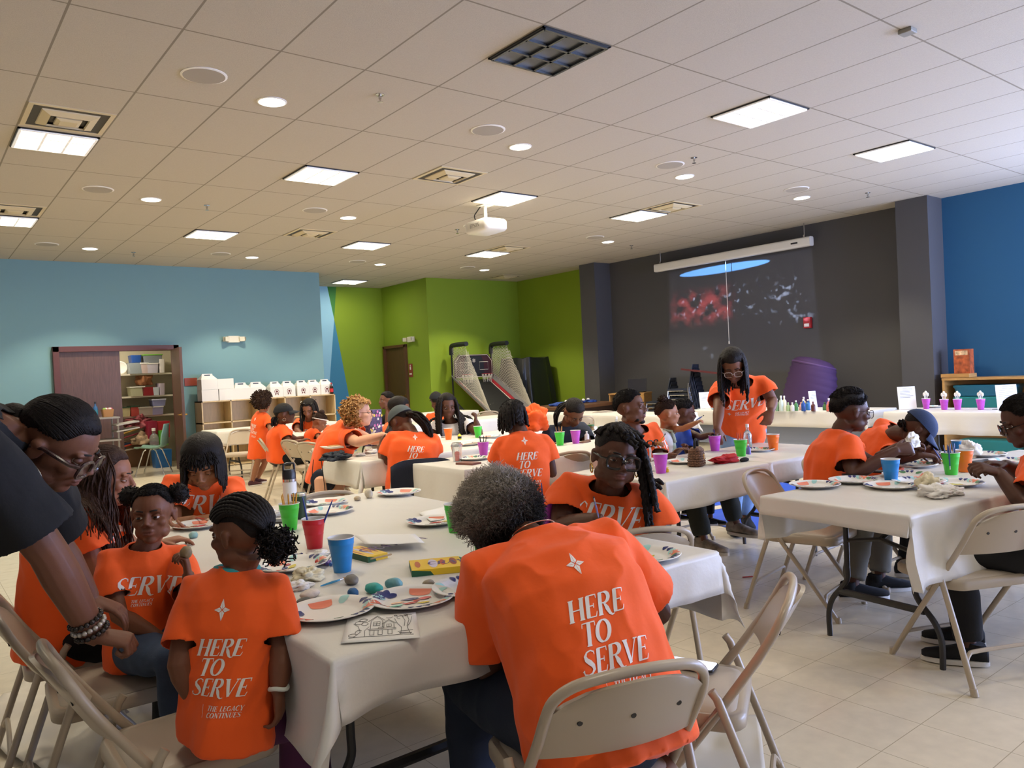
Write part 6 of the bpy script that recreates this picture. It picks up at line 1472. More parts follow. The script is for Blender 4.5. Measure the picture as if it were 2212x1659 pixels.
for (bx, by, n_, lb, cl) in ((1601, 986, 4, 'in the green cup right of the red bag', '#B4432E'), (1045, 986, 4, 'in the purple cup left of the twists woman', '#20202E'), (1210, 962, 5, 'in the green cup right of the twists woman', '#B98A4E'), (1545, 975, 2, 'in the purple cup the standing woman reaches into', '#22357E')):
    for k in range(n_):
        b = o2(bx, by) + V((.008 * (k - n_ / 2), .005 * (k % 2), .012)); brush(b + V((.016 * (k - n_ / 2 + .5), .012 * ((k * 5) % 3 - 1), .155)), b, cl, 'paintbrush standing %s' % lb, group='paintbrushes ' + lb, r=.0034)
plate(1480, 1000, .5, 'paper plate behind the braided handbag'); plate(1635, 975, 1.3, 'paper plate left of the orange cup at the right end', paints=(('red', .0, .0, .04, .02),)); plate(1025, 993, 2.2, 'paper plate of food behind the clear drink cup', paints=(('peach', .0, .0, .06, .045), ('yellow', .02, .02, .03, .02)))
plate(1085, 978, 1.0, 'paper plate left of the twists woman'); plate(1320, 958, .6, 'paper plate by the half hidden green cup', paints=(('black', .0, .02, .04, .02),)); plate(1010, 962, .8, 'paper plate beside the orange cup of the braided woman'); plate(835, 962, 1.4, 'paper plate under the blonde woman hands', paints=(('yellow', 0, 0, .03, .02),)); plate(1060, 945, .2, 'paper plate right of the green cup below the raised hand', paints=(('peach', 0, 0, .05, .03),))
# handbags
t = thing('handbag', 'small brown woven handbag with black handle on the middle table', 'handbag', o2(1505, 1006), .5)
mb = MB(); rings = []
for z_, w_, d_ in ((0, .150, .085), (.02, .158, .092), (.07, .150, .085), (.115, .128, .065), (.122, .11, .05)): rings.append([V((p[0], p[1], z_)) for p in rrect(w_, d_, d_ * .4)])
mb.loft(rings); 
for k in range(7): # raised cable rows
    z_ = .012 + k * .015; q = (1 - .25 * (max(0, z_ - .04) / .09)); r_ = rrect(.158 * q, .092 * q, .036 * q, 8); mb.tube([V((p[0], p[1], z_ + .002 * math.sin(i * 1.9))) for i, p in enumerate(r_)], [.0055 * (1 + .25 * (i % 2)) for i in range(len(r_))], 6, closed=True)
mb.build('woven_body', mat('brown_weave', '#6B4B36', .75, var=.8, vscale=110, bump=.5, bscale=150), t)
mb = MB(); mb.tube(spline([(-.05, 0, .115), (-.04, 0, .155), (0, 0, .172), (.04, 0, .155), (.05, 0, .115)], 5), .009, 8); mb.build('handle', M_BLKC, t)
mb = MB(); mb.box((.0, -.048, .06), (.03, .006, .035)); mb.build('clasp', M_GOLD, t, bevel=.002)
t = crumple(o2(1568, 1000), .085, 'red fabric pouch lying beside the woven handbag', 'bag', 'pouch', mat('red_fabric', '#B3141E', .8), 22, .5); t.scale = (1.5, .8, .8)
mb = MB(); mb.ell((0, 0, .012), (.045, .02, .016)); o = mb.build('sunglasses_case', M_BLKC); o.location = o2(1608, 997); tag(o, 'black case beside the red pouch', 'case')
bottle(o2(1410, 1018), .085, .02, M_CLEAR, M_WCAP, 'small clear bottle left of the front purple cup'); bottle(o2(1400, 1019), .05, .018, mat('cream_label', '#D8D0B8', .6), M_WCAP, 'small cream paint pot left of the front purple cup', 'paint', 'paint_pot'); bottle(o2(1440, 1020), .03, .016, mat('yellow_pot', '#E2C028', .5), mat('yellow_pot_cap', '#E2C028', .5), 'small yellow paint pot behind the front purple cup', 'paint', 'paint_pot', capw=.9)
bottle(o2(1616, 970), .19, .03, M_CLEAR, M_WCAP, 'clear water bottle behind the green cup at the standing woman'); bottle(o2(1617, 982), .075, .017, mat('violet_paint', '#6E5FB0', .4), M_WCAP, 'small violet paint bottle beside the green cup of the standing woman', 'paint', 'paint_bottle')
bottle(o2(1268, 951), .085, .022, mat('white_paint_bottle', '#DCD4D8', .4), M_WCAP, 'white paint bottle before the navy polo', 'paint', 'paint_bottle'); bottle(o2(1277, 941), .11, .038, mat('amber_jar', '#8A6B3E', .25), mat('green_lid', '#3D6B35', .5), 'amber jar with green lid behind the white paint bottle', 'jar', 'jar', neck=.9, labelm=mat('jar_label', '#D8CFA8', .6), capw=.95); bottle(V((5.36, 5.24, TZ)), .2, .032, M_CLEAR, M_WCAP, 'clear bottle behind the half hidden green cup')
t = bottle(o2(764, 975), .215, .031, M_CLEAR, M_WCAP, 'clear juice bottle with green and blue label before the blonde woman', labelm=mat('juice_label', '#4A5AA8', .5))
bottle(o2(993, 950), .075, .02, mat('yellow_paint', '#E6DC3A', .4), M_DK, 'yellow and black paint bottle beside the orange cup of the braided woman', 'paint', 'paint_bottle', labelm=M_DK)
crumple(o2(778, 985), .05, 'crumpled napkin beside the juice bottle', 'tissue', 'tissue', M_TISS, 31, .4, 'crumpled tissues'); crumple(o2(800, 980), .06, 'crumpled napkin right of the juice bottle', 'tissue', 'tissue', M_TISS, 32, .5, 'crumpled tissues'); crumple(o2(944, 948), .05, 'crumpled napkin left of the far orange cup', 'tissue', 'tissue', M_TISS, 33, .6, 'crumpled tissues')
mb = MB(); mb.box((0, 0, .008), (.10, .17, .016)); o = mb.build('notebook', mat('brown_cover', '#7A4A3C', .6), smooth=False, bevel=.002); o.location = o2(1012, 1003); o.rotation_euler = (0, 0, .2); tag(o, 'brown notebook in front of the clear drink cup', 'notebook')
# white tray of food, plaid bag and strap by the blonde woman
t = thing('food_tray', 'white food tray on the plaid bag by the blonde woman', 'tray', o2(726, 986) + V((0, 0, .075))); mb = MB(); mb.loft([[V((p[0], p[1], z_)) for p in rrect(w_, w_ * .8, .02)] for z_, w_ in ((0, .16), (.008, .2), (.02, .23))]); mb.build('tray_body', M_PAPER, t); crumb = MB(); crumb.ell((0, 0, .018), (.08, .06, .012)); crumb.build('food', mat('tan_food', '#B8935A', .8, var=.4, vscale=60), t)
crumple(o2(724, 994), .12, 'black plaid bag at the table corner by the blonde woman', 'bag', 'plaid_bag', mat('plaid_cloth', '#1E2530', .8, var=.9, vscale=40), 41, .45)
mb = MB(); mb.tube(spline([(0, 0, 0), (-.02, 0, -.15), (-.01, .02, -.35), (.04, .02, -.52), (.09, 0, -.50), (.09, 0, -.30), (.07, 0, -.02)], 6), .006, 6, flat=.4); o = mb.build('strap', M_BLKC); o.location = o2(703, 994) + V((-.12, -.03, .02)); tag(o, 'black hanging strap at the table corner by the blonde woman', 'strap')
# floral gift bag on the far end
t = thing('gift_bag', 'tall dark floral gift bag standing behind the blonde woman', 'bag', o2(806, 962), .4); mb = MB(); mb.loft([[V((p[0], p[1], z_)) for p in rrect(.2, .11, .01)] for z_ in (0, .36)]); mb.build('bag_body', mat('floral_print', '#4A3A5C', .6, var=.95, vscale=26), t, smooth=False)
mb = MB()
for k in range(40):
    a_ = rnd.uniform(-.095, .095); z_ = rnd.uniform(.02, .34); q = rnd.uniform(.008, .016); sg = -1; mb.add([(a_ + q * math.cos(2 * PI * i / 8), -.0555, z_ + q * math.sin(2 * PI * i / 8)) for i in range(8)], [tuple(range(8))], k % 3)
mb.build('flower_print', [mat('flower_yellow', '#D8B84A', .6), mat('flower_pink', '#C86A9A', .6), mat('flower_cream', '#E2DCC8', .6)], t, smooth=False)
# black jacket on the cap wearer's chair
jy = math.radians(68); JP = V((3.27 - .30 * math.cos(jy), 5.53 - .30 * math.sin(jy), 0))
mb = MB(); vs = []; n_, m_ = 14, 12
for j in range(m_ + 1):
    for i in range(n_ + 1):
        u_ = -1 + 2 * i / n_; q = j / m_; z_ = .775 - max(0, q - .18) * .62 if q > .18 else .735 + .04 * math.sin(q / .18 * PI / 2); dep = (.03 - q / .18 * .06) if q < .18 else -.045 - .03 * math.sin(u_ * 5 + q * 3) * q
        vs.append((u_ * (.235 + .02 * math.sin(q * 5)), -.30 + dep + .02 * u_ * u_ - .02, z_ - .05 * u_ ** 4))
mb.add(vs, [(j * (n_ + 1) + i, j * (n_ + 1) + i + 1, (j + 1) * (n_ + 1) + i + 1, (j + 1) * (n_ + 1) + i) for j in range(m_) for i in range(n_)]); o = mb.build('jacket', M_NAVY, sharp=80); o.location = (JP.x + .30 * math.cos(jy) + .03, JP.y + .30 * math.sin(jy) - .01, 0); o.rotation_euler = (0, 0, jy - PI / 2); s_ = o.modifiers.new('t', 'SOLIDIFY'); s_.thickness = .012; tag(o, 'black jacket hung on the chair of the person in grey cap', 'jacket')
t = crumple(at(1146, 912, 7.2), .17, 'crumpled bright orange shirt bundle right of the twists woman', 'shirt', 'orange_bundle', M_TEE, 51, 1.0); t.location = onz(1146, 922, .80) * 0 + at(1146, 912, 7.35)

# -- right table
def o3(px, py): return onz(px, py, TZ + .001)
cup(o3(1925, 1041), 'blue', 'blue plastic cup at the front of the right table'); cup(o3(2055, 1025), 'green', 'green plastic cup of blue brushes on the right table'); cup(o3(2084, 1019), 'orange', 'orange plastic cup behind the green cup on the right table'); cup(o3(2070, 985), 'blue', 'blue plastic cup at the far part of the right table', h=.10)
for k in range(6):
    b = o3(2055, 1025) + V((.008 * (k - 3), .006 * (k % 3 - 1), .012)); brush(b + V((.020 * (k - 2.5), .016 * ((k * 5) % 3 - 1), .15)), b, '#1E3E7C', 'blue paintbrush standing in the green cup of the right table', group='paintbrushes in the green cup of the right table')
plate(1760, 1052, .2, 'paper plate at the left corner of the right table'); plate(1845, 1042, 1.0, 'paper plate behind the corner plate on the right table'); plate(1925, 1054, -.2, 'paper plate before the blue cup on the right table'); plate(1960, 1030, 2.0, 'paper plate under the young man hands'); plate(1985, 1044, 1.4, 'paper plate left of the tissue heap'); plate(2065, 1048, .5, 'paper plate with yellow paint right of the tissue heap', paints=(('yellow', -.02, 0, .05, .03),)); plate(1975, 1008, .9, 'paper plate with pink and blue paint behind the blue cup', paints=(('pink', -.02, .02, .035, .012), ('blue', .03, 0, .03, .01))); plate(2015, 990, 1.7, 'paper plate under the bent woman brush', paints=(('black', .04, 0, .025, .015),)); plate(2125, 985, .4, 'paper plate at the far right of the table'); plate(2190, 1000, .9, 'paper plate cut by the right edge', paints=(('red', 0, 0, .04, .02),)); plate(2110, 1030, 2.4, 'paper plate behind the green cup on the right table') if False else None
crumple(o3(2020, 1072), .085, 'heap of white tissues near the front of the right table', 'tissue', 'tissue', M_TISS, 61, .45, 'crumpled tissues'); crumple(o3(2050, 1068), .07, 'crumpled tissue right of the tissue heap', 'tissue', 'tissue', M_TISS, 62, .4, 'crumpled tissues'); crumple(o3(2008, 1060), .06, 'upright crumpled tissue behind the tissue heap', 'tissue', 'tissue', M_STISS, 63, .9, 'crumpled tissues'); 
t = crumple(at(1970, 952, 4.4), .055, 'white wipe in the young man hands', 'wipe', 'wipe', M_TISS, 64, .9); t.location = at(1972, 956, 4.42); t.scale = (1.1, .6, 1.1)
t = crumple(at(2093, 968, 4.9), .06, 'white tissue standing on a brush at the far right table', 'tissue', 'tissue', M_TISS, 66, 1.0, 'crumpled tissues'); t.location = at(2095, 972, 4.8)
brush(at(2016, 968, 4.62), at(2036, 998, 4.6), '#3A4F9C', 'paintbrush in the bent woman hand', '#D8A83A')
for i, (px, py, lb) in enumerate(((1905, 1020, 'under the young man elbow'), (2125, 998, 'before the man at the right edge'), (1840, 1030, 'left of the blue cup'))):
    mb = MB(); mb.loft([[V((p[0], p[1], z_)) for p in rrect(.075, .155, .012)] for z_ in (0, .009)]); o = mb.build('phone', M_DK, bevel=.002); o.location = o3(px, py); o.rotation_euler = (0, 0, .3 + i); tag(o, 'black phone lying %s on the right table' % lb, 'phone')
rock(2165, 985, .03, '#B9AD96', 'tan rock at the far end of the right table')
mb = MB(); mb.tube([(0, 0, 0), (.065, .012, 0)], .0045, 8); mb.tube([(.065, .012, 0), (.075, .014, 0)], [.004, .001], 8); o = mb.build('crayon', mat('crayon_red', '#B23A2A', .6)); o.location = onz(1604, 1247, .006); o.rotation_euler = (0, 0, -.75); tag(o, 'red crayon lying on the floor tiles', 'crayon')
brush(at(1503, 908, 5.60), at(1521, 897, 5.60), '#5A6AA0', 'paintbrush raised in the toddler left hand', r=.005); brush(at(1420, 962, 5.52), at(1438, 936, 5.52), '#E0A030', 'yellow paintbrush upright in the toddler right hand', r=.005)
# ================================================================= WALLS AND FAR THINGS
M_BIRCH = mat('birch_wood', '#D3B98A', .5, var=.10, vscale=5, stretch=(6, 6, 1))
M_PINE = mat('honey_wood', '#B98C50', .5, var=.14, vscale=6, stretch=(1, 1, 8))
M_BOX = mat('white_carton', '#ECE8E0', .65)
# cubby shelf along the teal wall
t = thing('cubby_shelf', 'long birch cubby shelf along the teal wall', 'shelf', (5.40, 14.24, 0)); cx0, cx1, cd_, ch = -1.26, 1.26, .40, 1.17
mb = MB(); mb.box((0, .19, ch / 2), (2.52, .015, ch)); mb.build('back_panel', M_BIRCH, t, smooth=False)
mb = MB()
for z_ in (.02, .40, .78, ch - .01): mb.box((0, 0, z_), (2.52, cd_, .02))
mb.build('shelf_board', M_BIRCH, t, smooth=False)
for k in range(6):
    mb = MB(); x_ = cx0 + .01 + k * (2.5 / 5); mb.box((x_, 0, ch / 2), (.02, cd_, ch)); mb.build('divider', M_BIRCH, t, smooth=False)
def gable_box(pos, w_, d_, h_, label, badge, gable=True, rz=0.0):
    t = thing('meal_box', label, 'box', pos, rz, 'white gable boxes on the cubby shelf')
    mb = MB(); mb.box((0, 0, h_ / 2), (w_, d_, h_)); mb.build('box_body', M_BOX, t, smooth=False, bevel=.003)
    if gable:
        mb = MB(); mb.loft([[V((sx * w_ / 2 * a, sy * d_ / 2 * b, h_ + z_)) for sx, sy in ((-1, -1), (1, -1), (1, 1), (-1, 1))] for a, b, z_ in ((1, 1, 0), (.72, .30, .06), (.70, .10, .065), (.62, .10, .10))]); mb.build('gable_top', M_BOX, t, smooth=False)
        mb = MB(); mb.box((0, -d_ * .055, h_ + .075), (w_ * .35, .004, .02)); mb.build('handle_slot', M_DK, t, smooth=False)
    if badge:
        mb = MB(); y_ = -d_ / 2 - .001
        mb.add([(.045 * math.cos(2 * PI * k / 20), y_, h_ * .55 + .045 * math.sin(2 * PI * k / 20)) for k in range(20)], [tuple(range(20))], 0); mb.add([(.036 * math.cos(2 * PI * k / 20), y_ - .001, h_ * .55 + .036 * math.sin(2 * PI * k / 20)) for k in range(20)], [tuple(range(20))], 1); mb.add([(.022 * math.cos(2 * PI * k / 16), y_ - .002, h_ * .55 + .022 * math.sin(2 * PI * k / 16)) for k in range(16)], [tuple(range(16))], 0)
        for s_ in (-1, 1): mb.add([(s_ * .008, y_, h_ * .45), (s_ * .03, y_, h_ * .42), (s_ * .034, y_, h_ * .18), (s_ * .016, y_, h_ * .24)], [(0, 1, 2, 3)], 0)
        mb.build('ribbon_logo', [mat('maroon_ink', '#6B2A24', .6), M_BOX], t, smooth=False)
    return t
nm = ['leftmost', 'second', 'middle', 'fourth', 'rightmost']
for k, x_ in enumerate((5.52, 5.77, 6.04, 6.28, 6.52)): gable_box((x_, 14.20 + .02 * (k % 2), ch), .24, .22, .19, 'white gable box with a ribbon logo, %s of five on the cubby shelf' % nm[k], True)
for k, x_ in enumerate((4.30, 4.60, 4.88, 5.16)): gable_box((x_, 14.18, ch), .285, .26, .20, 'white lunch box lying in the lower left row, %s of four' % ['first', 'second', 'third', 'last'][k], False, k > 1)
for k, x_ in enumerate((4.30, 4.58)): gable_box((x_, 14.18, ch + .202), .28, .26, .18, 'white lunch box in the upper left pile, %s' % ['with gable handle' if k == 0 else 'flat topped beside the handle'][0], False, k == 0)
bottle((6.60, 14.06, ch), .22, .034, mat('cola', '#2A120C', .15), mat('red_cap', '#B3201E', .4), 'dark soda bottle with red wrap at the right end of the cubby shelf', labelm=mat('red_label', '#C8252A', .5))
# wall signs and emergency lights
def face_plate(name, label, cat, c, size, axis, m, group=None):
    mb = MB(); mb.box((0, 0, 0), size); o = mb.build(name, m, smooth=False, bevel=.003); o.location = c; return tag(o, label, cat, group)
M_RSIGN = mat('red_brown_sign', '#8E3A24', .5)
face_plate('room_sign', 'small red room sign on the teal wall beside the storage door', 'sign', ony(412, 825, YB) + V((0, -.008, 0)), (.22, .012, .14), 1, M_RSIGN)
o = face_plate('restroom_sign', 'red restroom sign beside the brown door in the green wall', 'sign', onx(888, 800, 9.15) + V((-.008, 0, 0)), (.012, .16, .30), 0, M_RSIGN)
mb = MB(); mb.box((-.008, .0, .05), (.002, .05, .07)); mb.box((-.008, 0, .11), (.002, .03, .03)); mb.box((-.008, 0, -.08), (.002, .10, .03)); mb.build('pictogram', M_PRINT, o, smooth=False)
def emergency(c, rz, label):
    t = thing('emergency_light', label, 'emergency light', c, rz, 'emergency lights'); M_I = mat('ivory_plastic', '#DAD4C0', .5)
    mb = MB(); mb.loft([[V((p[0], -.03 + .06 * k, p[1])) for p in rrect(.24 - .02 * (1 - k), .12, .02)] for k in (0, 1)]); mb.build('housing', M_I, t)
    for s_ in (-1, 1):
        mb = MB(); mb.box((s_ * .15, -.05, .0), (.09, .08, .085), Euler((0, 0, s_ * -.5)).to_matrix()); mb.build('lamp_head', M_I, t, bevel=.006, smooth=False)
        mb = MB(); mb.box((s_ * .17, -.088, 0), (.06, .01, .06), Euler((0, 0, s_ * -.5)).to_matrix()); mb.build('lamp_glass', mat('dull_glass', '#8A8672', .2), t, smooth=False)
emergency(ony(503, 733, YB) + V((0, -.035, 0)), 0, 'ivory twin emergency light on the teal wall'); emergency(onx(890, 733, 9.15) + V((-.035, 0, 0)), -PI / 2, 'ivory twin emergency light above the brown door')
# storage room shelves
M_SHELF = mat('white_shelf', '#E2DACA', .5)
for k, z_ in enumerate((1.72, 1.30, .93)):
    mb = MB(); mb.box((3.17, 16.05, z_), (2.2, .46, .03)); tag(mb.build('storage_shelf', M_SHELF, smooth=False), 'white storage room shelf, %s' % ['upper', 'middle', 'lower'][k], 'shelf')
area_light('closet_lamp', (3.1, 15.3, 2.55), .5, 16, (1.0, .88, .68))
tag(wall('ceiling_closet_lamp', [(2.9, 3.3, 15.2, 15.4, 2.56, 2.6)], M_LAMPON), 'lit lamp inside the storage room ceiling', None)
def bin_(px, py, z_, w_, h_, col, label, lid=None, y=15.92, name='storage_bin', d_=.3, a=.9):
    p = ony(px, py, y); t = thing(name, label, 'bin', (p.x, y, z_), 0, 'storage room bins'); mb = MB(); mb.loft([[V((q[0], q[1], zz)) for q in rrect(w_ * k, d_ * k, .02)] for zz, k in ((0, a), (h_, 1))]); mb.build('bin_body', mat('bin_' + col, col, .4), t)
    if lid: mb = MB(); mb.loft([[V((q[0], q[1], zz)) for q in rrect(w_ * 1.05, d_ * 1.05, .02)] for zz in (h_, h_ + .02)]); mb.build('bin_lid', mat('bin_' + lid, lid, .4), t)
    return t
for a in ((291, 790, 1.735, .26, .2, '#97A0A8', 'clear bin with dark contents on the upper storage shelf', None), (291, 775, 1.94, .18, .14, '#2550A0', 'blue box on the clear bin', None), (308, 790, 1.735, .15, .18, '#CDB8B8', 'pale tub with white lid on the upper shelf', '#E6E4E0'), (325, 790, 1.735, .22, .17, '#C8C2D4', 'lavender clear bin on the upper shelf', '#E6E4E0'), (326, 770, 1.93, .34, .14, '#80858E', 'grey bin under the green lid at the top of the storage shelf', '#6FB43A'), (346, 790, 1.735, .1, .26, '#E4DEDC', 'white bottle shape at the right of the upper shelf', None),
          (294, 850, 1.315, .26, .16, '#B9B89A', 'clear tub of sand on the middle shelf', '#E9E7E0'), (317, 850, 1.315, .26, .16, '#8E1F28', 'red basket on the middle shelf', None), (333, 850, 1.315, .13, .15, '#C9D2E0', 'white and blue tub on the middle shelf', None), (347, 850, 1.315, .1, .22, '#BBAFC0', 'clear bottle at the right of the middle shelf', None),
          (269, 880, .945, .14, .16, '#CFC79A', 'cream jar on the lower shelf', '#2E4A34'), (288, 880, .945, .16, .17, '#B84A42', 'salmon jar on the lower shelf', '#2E4A34'), (311, 880, .945, .27, .14, '#B5AFA4', 'clear round tub on the lower shelf', '#B9B6AC'), (336, 880, .945, .22, .14, '#9A9BC4', 'lavender tub on the lower shelf', '#E2E0E4'), (340, 868, 1.11, .24, .11, '#8C90C0', 'lavender tub on top of the lower one', '#C9CCE6'),
          (272, 965, 0, .3, .45, '#24406C', 'blue box on the storage room floor', None), (295, 990, 0, .45, .42, '#6E4A2C', 'brown carton on the storage room floor', None)): bin_(*a)
M_RED = mat('red_plastic', '#B01E2E', .45)
t = bin_(347, 930, .52, .28, .3, '#B01E2E', 'red bucket behind the teal chair', y=15.6, name='bucket'); t = bin_(351, 960, .38, .16, .28, '#5FB03A', 'green bin behind the teal chair', y=15.5); t = bin_(350, 1000, 0, .3, .32, '#1E5C9A', 'blue laundry basket on the storage floor by the open door', y=15.2, name='laundry_basket')
t = bin_(326, 940, .42, .18, .42, '#8E1A38', 'crimson tub behind the spray bottle', y=15.55)
bottle(ony(334, 968, 15.3) * 1.0 + V((0, 0, -.05)), .42, .08, M_CLEAR, M_WCAP, 'clear spray jug standing behind the teal chair')
for k, c_ in enumerate(('#B8923C', '#8E2A3E', '#5A3A2C', '#C8452E', '#B9AFA0')):
    p0 = ony(258, 940 + k * 9, 15.6); p1 = ony(330 - k * 4, 915 + k * 12, 15.7); mb = MB(); mb.tube([(0, 0, 0), p1 - p0], .016, 6); o = mb.build('pole', mat('pole_' + c_, c_, .5)); o.location = p0; tag(o, '%s pole in the bundle stacked in the storage room' % ['golden', 'crimson', 'brown', 'orange red', 'grey'][k], 'pole', 'poles in the storage room')
tag(crumple(ony(300, 925, 15.8), .28, 'heap of red and pink craft supplies in the storage room', 'supplies', 'supply_heap', mat('craft_mix', '#8A4048', .7, var=.9, vscale=16), 71, .6), None, None); tag(crumple(ony(315, 958, 15.6), .25, 'heap of beige bags behind the teal chair', 'bag', 'bag_heap', mat('beige_bag', '#A58C70', .8, var=.5, vscale=12), 72, .6), None, None)
crumple(ony(310, 832, 15.95), .16, 'brown paper pieces in the red basket', 'paper', 'brown_paper', mat('kraft', '#94603C', .8), 73, 1.2)
# wall clock on upper shelf
mb = MB(); mb.lathe([(.12, 0), (.12, .03), (.105, .034), (.10, .03)], 28, Matrix.Rotation(PI / 2, 4, 'X')); o = mb.build('clock', M_PAPER); o.location = ony(259, 790, 15.95); o.location.z = 1.86; tag(o, 'white round clock leaning on the upper storage shelf', 'clock')
# teal school chair
p = onz(330, 968, .44); t = thing('school_chair', 'teal plastic school chair with chrome legs at the storage door', 'chair', (p.x, p.y, 0), -.55)
mb = MB(); prof = spline([(-.23, 0, .44), (-.20, 0, .455), (.0, 0, .43), (.16, 0, .45), (.215, 0, .52), (.235, 0, .66), (.27, 0, .84)], 4); rings = []
for q in prof:
    hw = .20 if q.z < .6 else .20 - .06 * smoothstep(.6, .84, q.z); rings.append([V((q.x - .025 * (abs(y_) / hw) ** 2 * (1 if q.z > .5 else 0), y_, q.z + .03 * (abs(y_) / hw) ** 3 * (1 if q.z < .5 else 0))) for y_ in [hw * (-1 + 2 * k / 10) for k in range(11)]])
mb.loft(rings, False, False, wrap=False); o = mb.build('seat_shell', mat('teal_plastic', '#7FA99B', .4), t, sharp=70); s_ = o.modifiers.new('t', 'SOLIDIFY'); s_.thickness = .008
for sx, sy in ((-1, -1), (-1, 1), (1, -1), (1, 1)): mb = MB(); mb.tube([(sx * .06, sy * .15, .43), (sx * .10, sy * .16, .40), (sx * .23, sy * .21, 0)], .011, 8); mb.build('leg', M_CHROME, t)
# basketball arcade game against the green wall
M_GBLK = mat('game_black', '#17181A', .5); M_GRED = mat('game_red', '#9E1C2A', .5); M_NET = mat('white_net_cord', '#D8D2C4', .8); M_GREY = mat('game_grey', '#7C7C7E', .6)
g = onz(1000, 905, 0.45); t = thing('basketball_game', 'twin hoop basketball arcade game against the green wall', 'arcade game', (9.99, 13.42, 0), math.radians(-5))
GW = 1.02
def gp(x, y, z): return V((x, y, z))
mb = MB(); mb.add([gp(-GW / 2 + .12, .75, 1.28), gp(GW / 2 - .12, .75, 1.28), gp(GW / 2 - .12, -.75, .50), gp(-GW / 2 + .12, -.75, .50)], [(0, 1, 2, 3)]); o = mb.build('ramp', M_GBLK, t, smooth=False); s_ = o.modifiers.new('t', 'SOLIDIFY'); s_.thickness = .02
for s_ in (-1, 1):
    mb = MB(); mb.add([gp(s_ * (GW / 2 - .13), .75, 1.30), gp(s_ * (GW / 2 - .04), .75, 1.30), gp(s_ * (GW / 2 - .04), -.80, .50), gp(s_ * (GW / 2 - .13), -.80, .50)], [(0, 1, 2, 3)]); o = mb.build('side_band', M_GRED, t, smooth=False); q = o.modifiers.new('t', 'SOLIDIFY'); q.thickness = .02
    for dx in (.135, .035): mb = MB(); mb.tube([gp(s_ * (GW / 2 - dx), .75, 1.305), gp(s_ * (GW / 2 - dx), -.80, .51)], .008, 6); mb.build('white_piping', M_NET, t)
    mb = MB(); mb.add([gp(s_ * (GW / 2 - .03), .75, 1.32), gp(s_ * (GW / 2 + .03), .75, 1.42), gp(s_ * (GW / 2 + .03), -.85, .62), gp(s_ * (GW / 2 - .03), -.85, .50)], [(0, 1, 2, 3)]); o = mb.build('side_wall', M_GREY, t, smooth=False); q = o.modifiers.new('t', 'SOLIDIFY'); q.thickness = .02
    # frame uprights and padded top arm
    mb = MB(); mb.tube([gp(s_ * GW / 2, .78, 0), gp(s_ * GW / 2, .78, 2.06)], .02, 8); mb.tube([gp(s_ * GW / 2, .78, .06), gp(s_ * GW / 2, -.75, .06)], .018, 8); mb.tube([gp(s_ * GW / 2, .78, .9), gp(s_ * GW / 2, -.70, .08)], .016, 8); mb.tube([gp(s_ * GW / 2, -.72, .06), gp(s_ * GW / 2, -.72, .5)], .018, 8); mb.tube([gp(s_ * GW / 2, .2, .06), gp(s_ * GW / 2, .5, .74)], .012, 6); mb.build('frame_upright', M_GBLK, t)
    mb = MB(); mb.tube(spline([gp(s_ * GW / 2, .78, 1.86), gp(s_ * GW / 2, .77, 2.02), gp(s_ * GW / 2, .66, 2.07), gp(s_ * GW / 2, .1, 2.07)], 5), .05, 10); mb.build('padded_arm', M_GBLK, t)
    # side net
    mb = MB(); n_ = 15
    def nt(u, v): top = 2.04 - (0 if u < .42 else (u - .42) / .58 * 1.45); bot = 1.36 - u * .80; return gp(s_ * (GW / 2 + .015 - .03 * math.sin(PI * v) * (1 - u)), .75 - 1.55 * u, bot + (top - bot) * v)
    for k in range(-n_, n_ * 2):
        for sg in (1, -1):
            pts = []
            for q in range(n_ + 1):
                u = q / n_; v = (k / n_ * 1.0 + sg * u * 1.6) if sg > 0 else (k / n_ - u * 1.6 + .6)
                if 0 <= v <= 1: pts.append(nt(u, v))
                elif len(pts) > 1: break
                else: pts = []
            if len(pts) > 1: mb.tube(pts, .0035, 3, caps=False)
    mb.build('side_net', M_NET, t, sharp=180)
mb = MB(); bp_ = [(-GW / 2 + .02, 1.35), (GW / 2 - .02, 1.35), (GW / 2 - .02, 1.72), (GW / 2 - .14, 1.86), (-GW / 2 + .14, 1.86), (-GW / 2 + .02, 1.72)]; mb.prism(bp_, 1, .70, .74); mb.build('backboard', [mat('backboard_maroon', '#3A1218', .45)], t, smooth=False)
mb = MB(); mb.prism([(x_ * .52, 1.36 + (z_ - 1.35) * .9) for x_, z_ in bp_], 1, .695, .70); mb.build('backboard_centre', M_GBLK, t, smooth=False)
mb = MB(); ln = [gp(x_ * .94, .692, 1.36 + (z_ - 1.35) * .95) for x_, z_ in bp_]; mb.tube(ln, .007, 4, closed=True)
for s_ in (-1, 1): c_ = s_ * .25; mb.tube([gp(c_ - .11, .692, 1.52), gp(c_ + .11, .692, 1.52), gp(c_ + .11, .692, 1.69), gp(c_ - .11, .692, 1.69)], .006, 4, closed=True)
mb.build('court_lines', M_NET, t)
mb = MB(); st = [(x_ * .10, z_ * .10) for x_, z_ in ((0, .5), (.13, .2), (.42, .3), (.3, 0), (.42, -.25), (0, -.55), (-.42, -.25), (-.3, 0), (-.42, .3), (-.13, .2))]; mb.add([gp(x_, .690, 1.73 + z_) for x_, z_ in st], [tuple(range(10))]); mb.build('star_badge', mat('badge_grey', '#9A958C', .5), t, smooth=False)
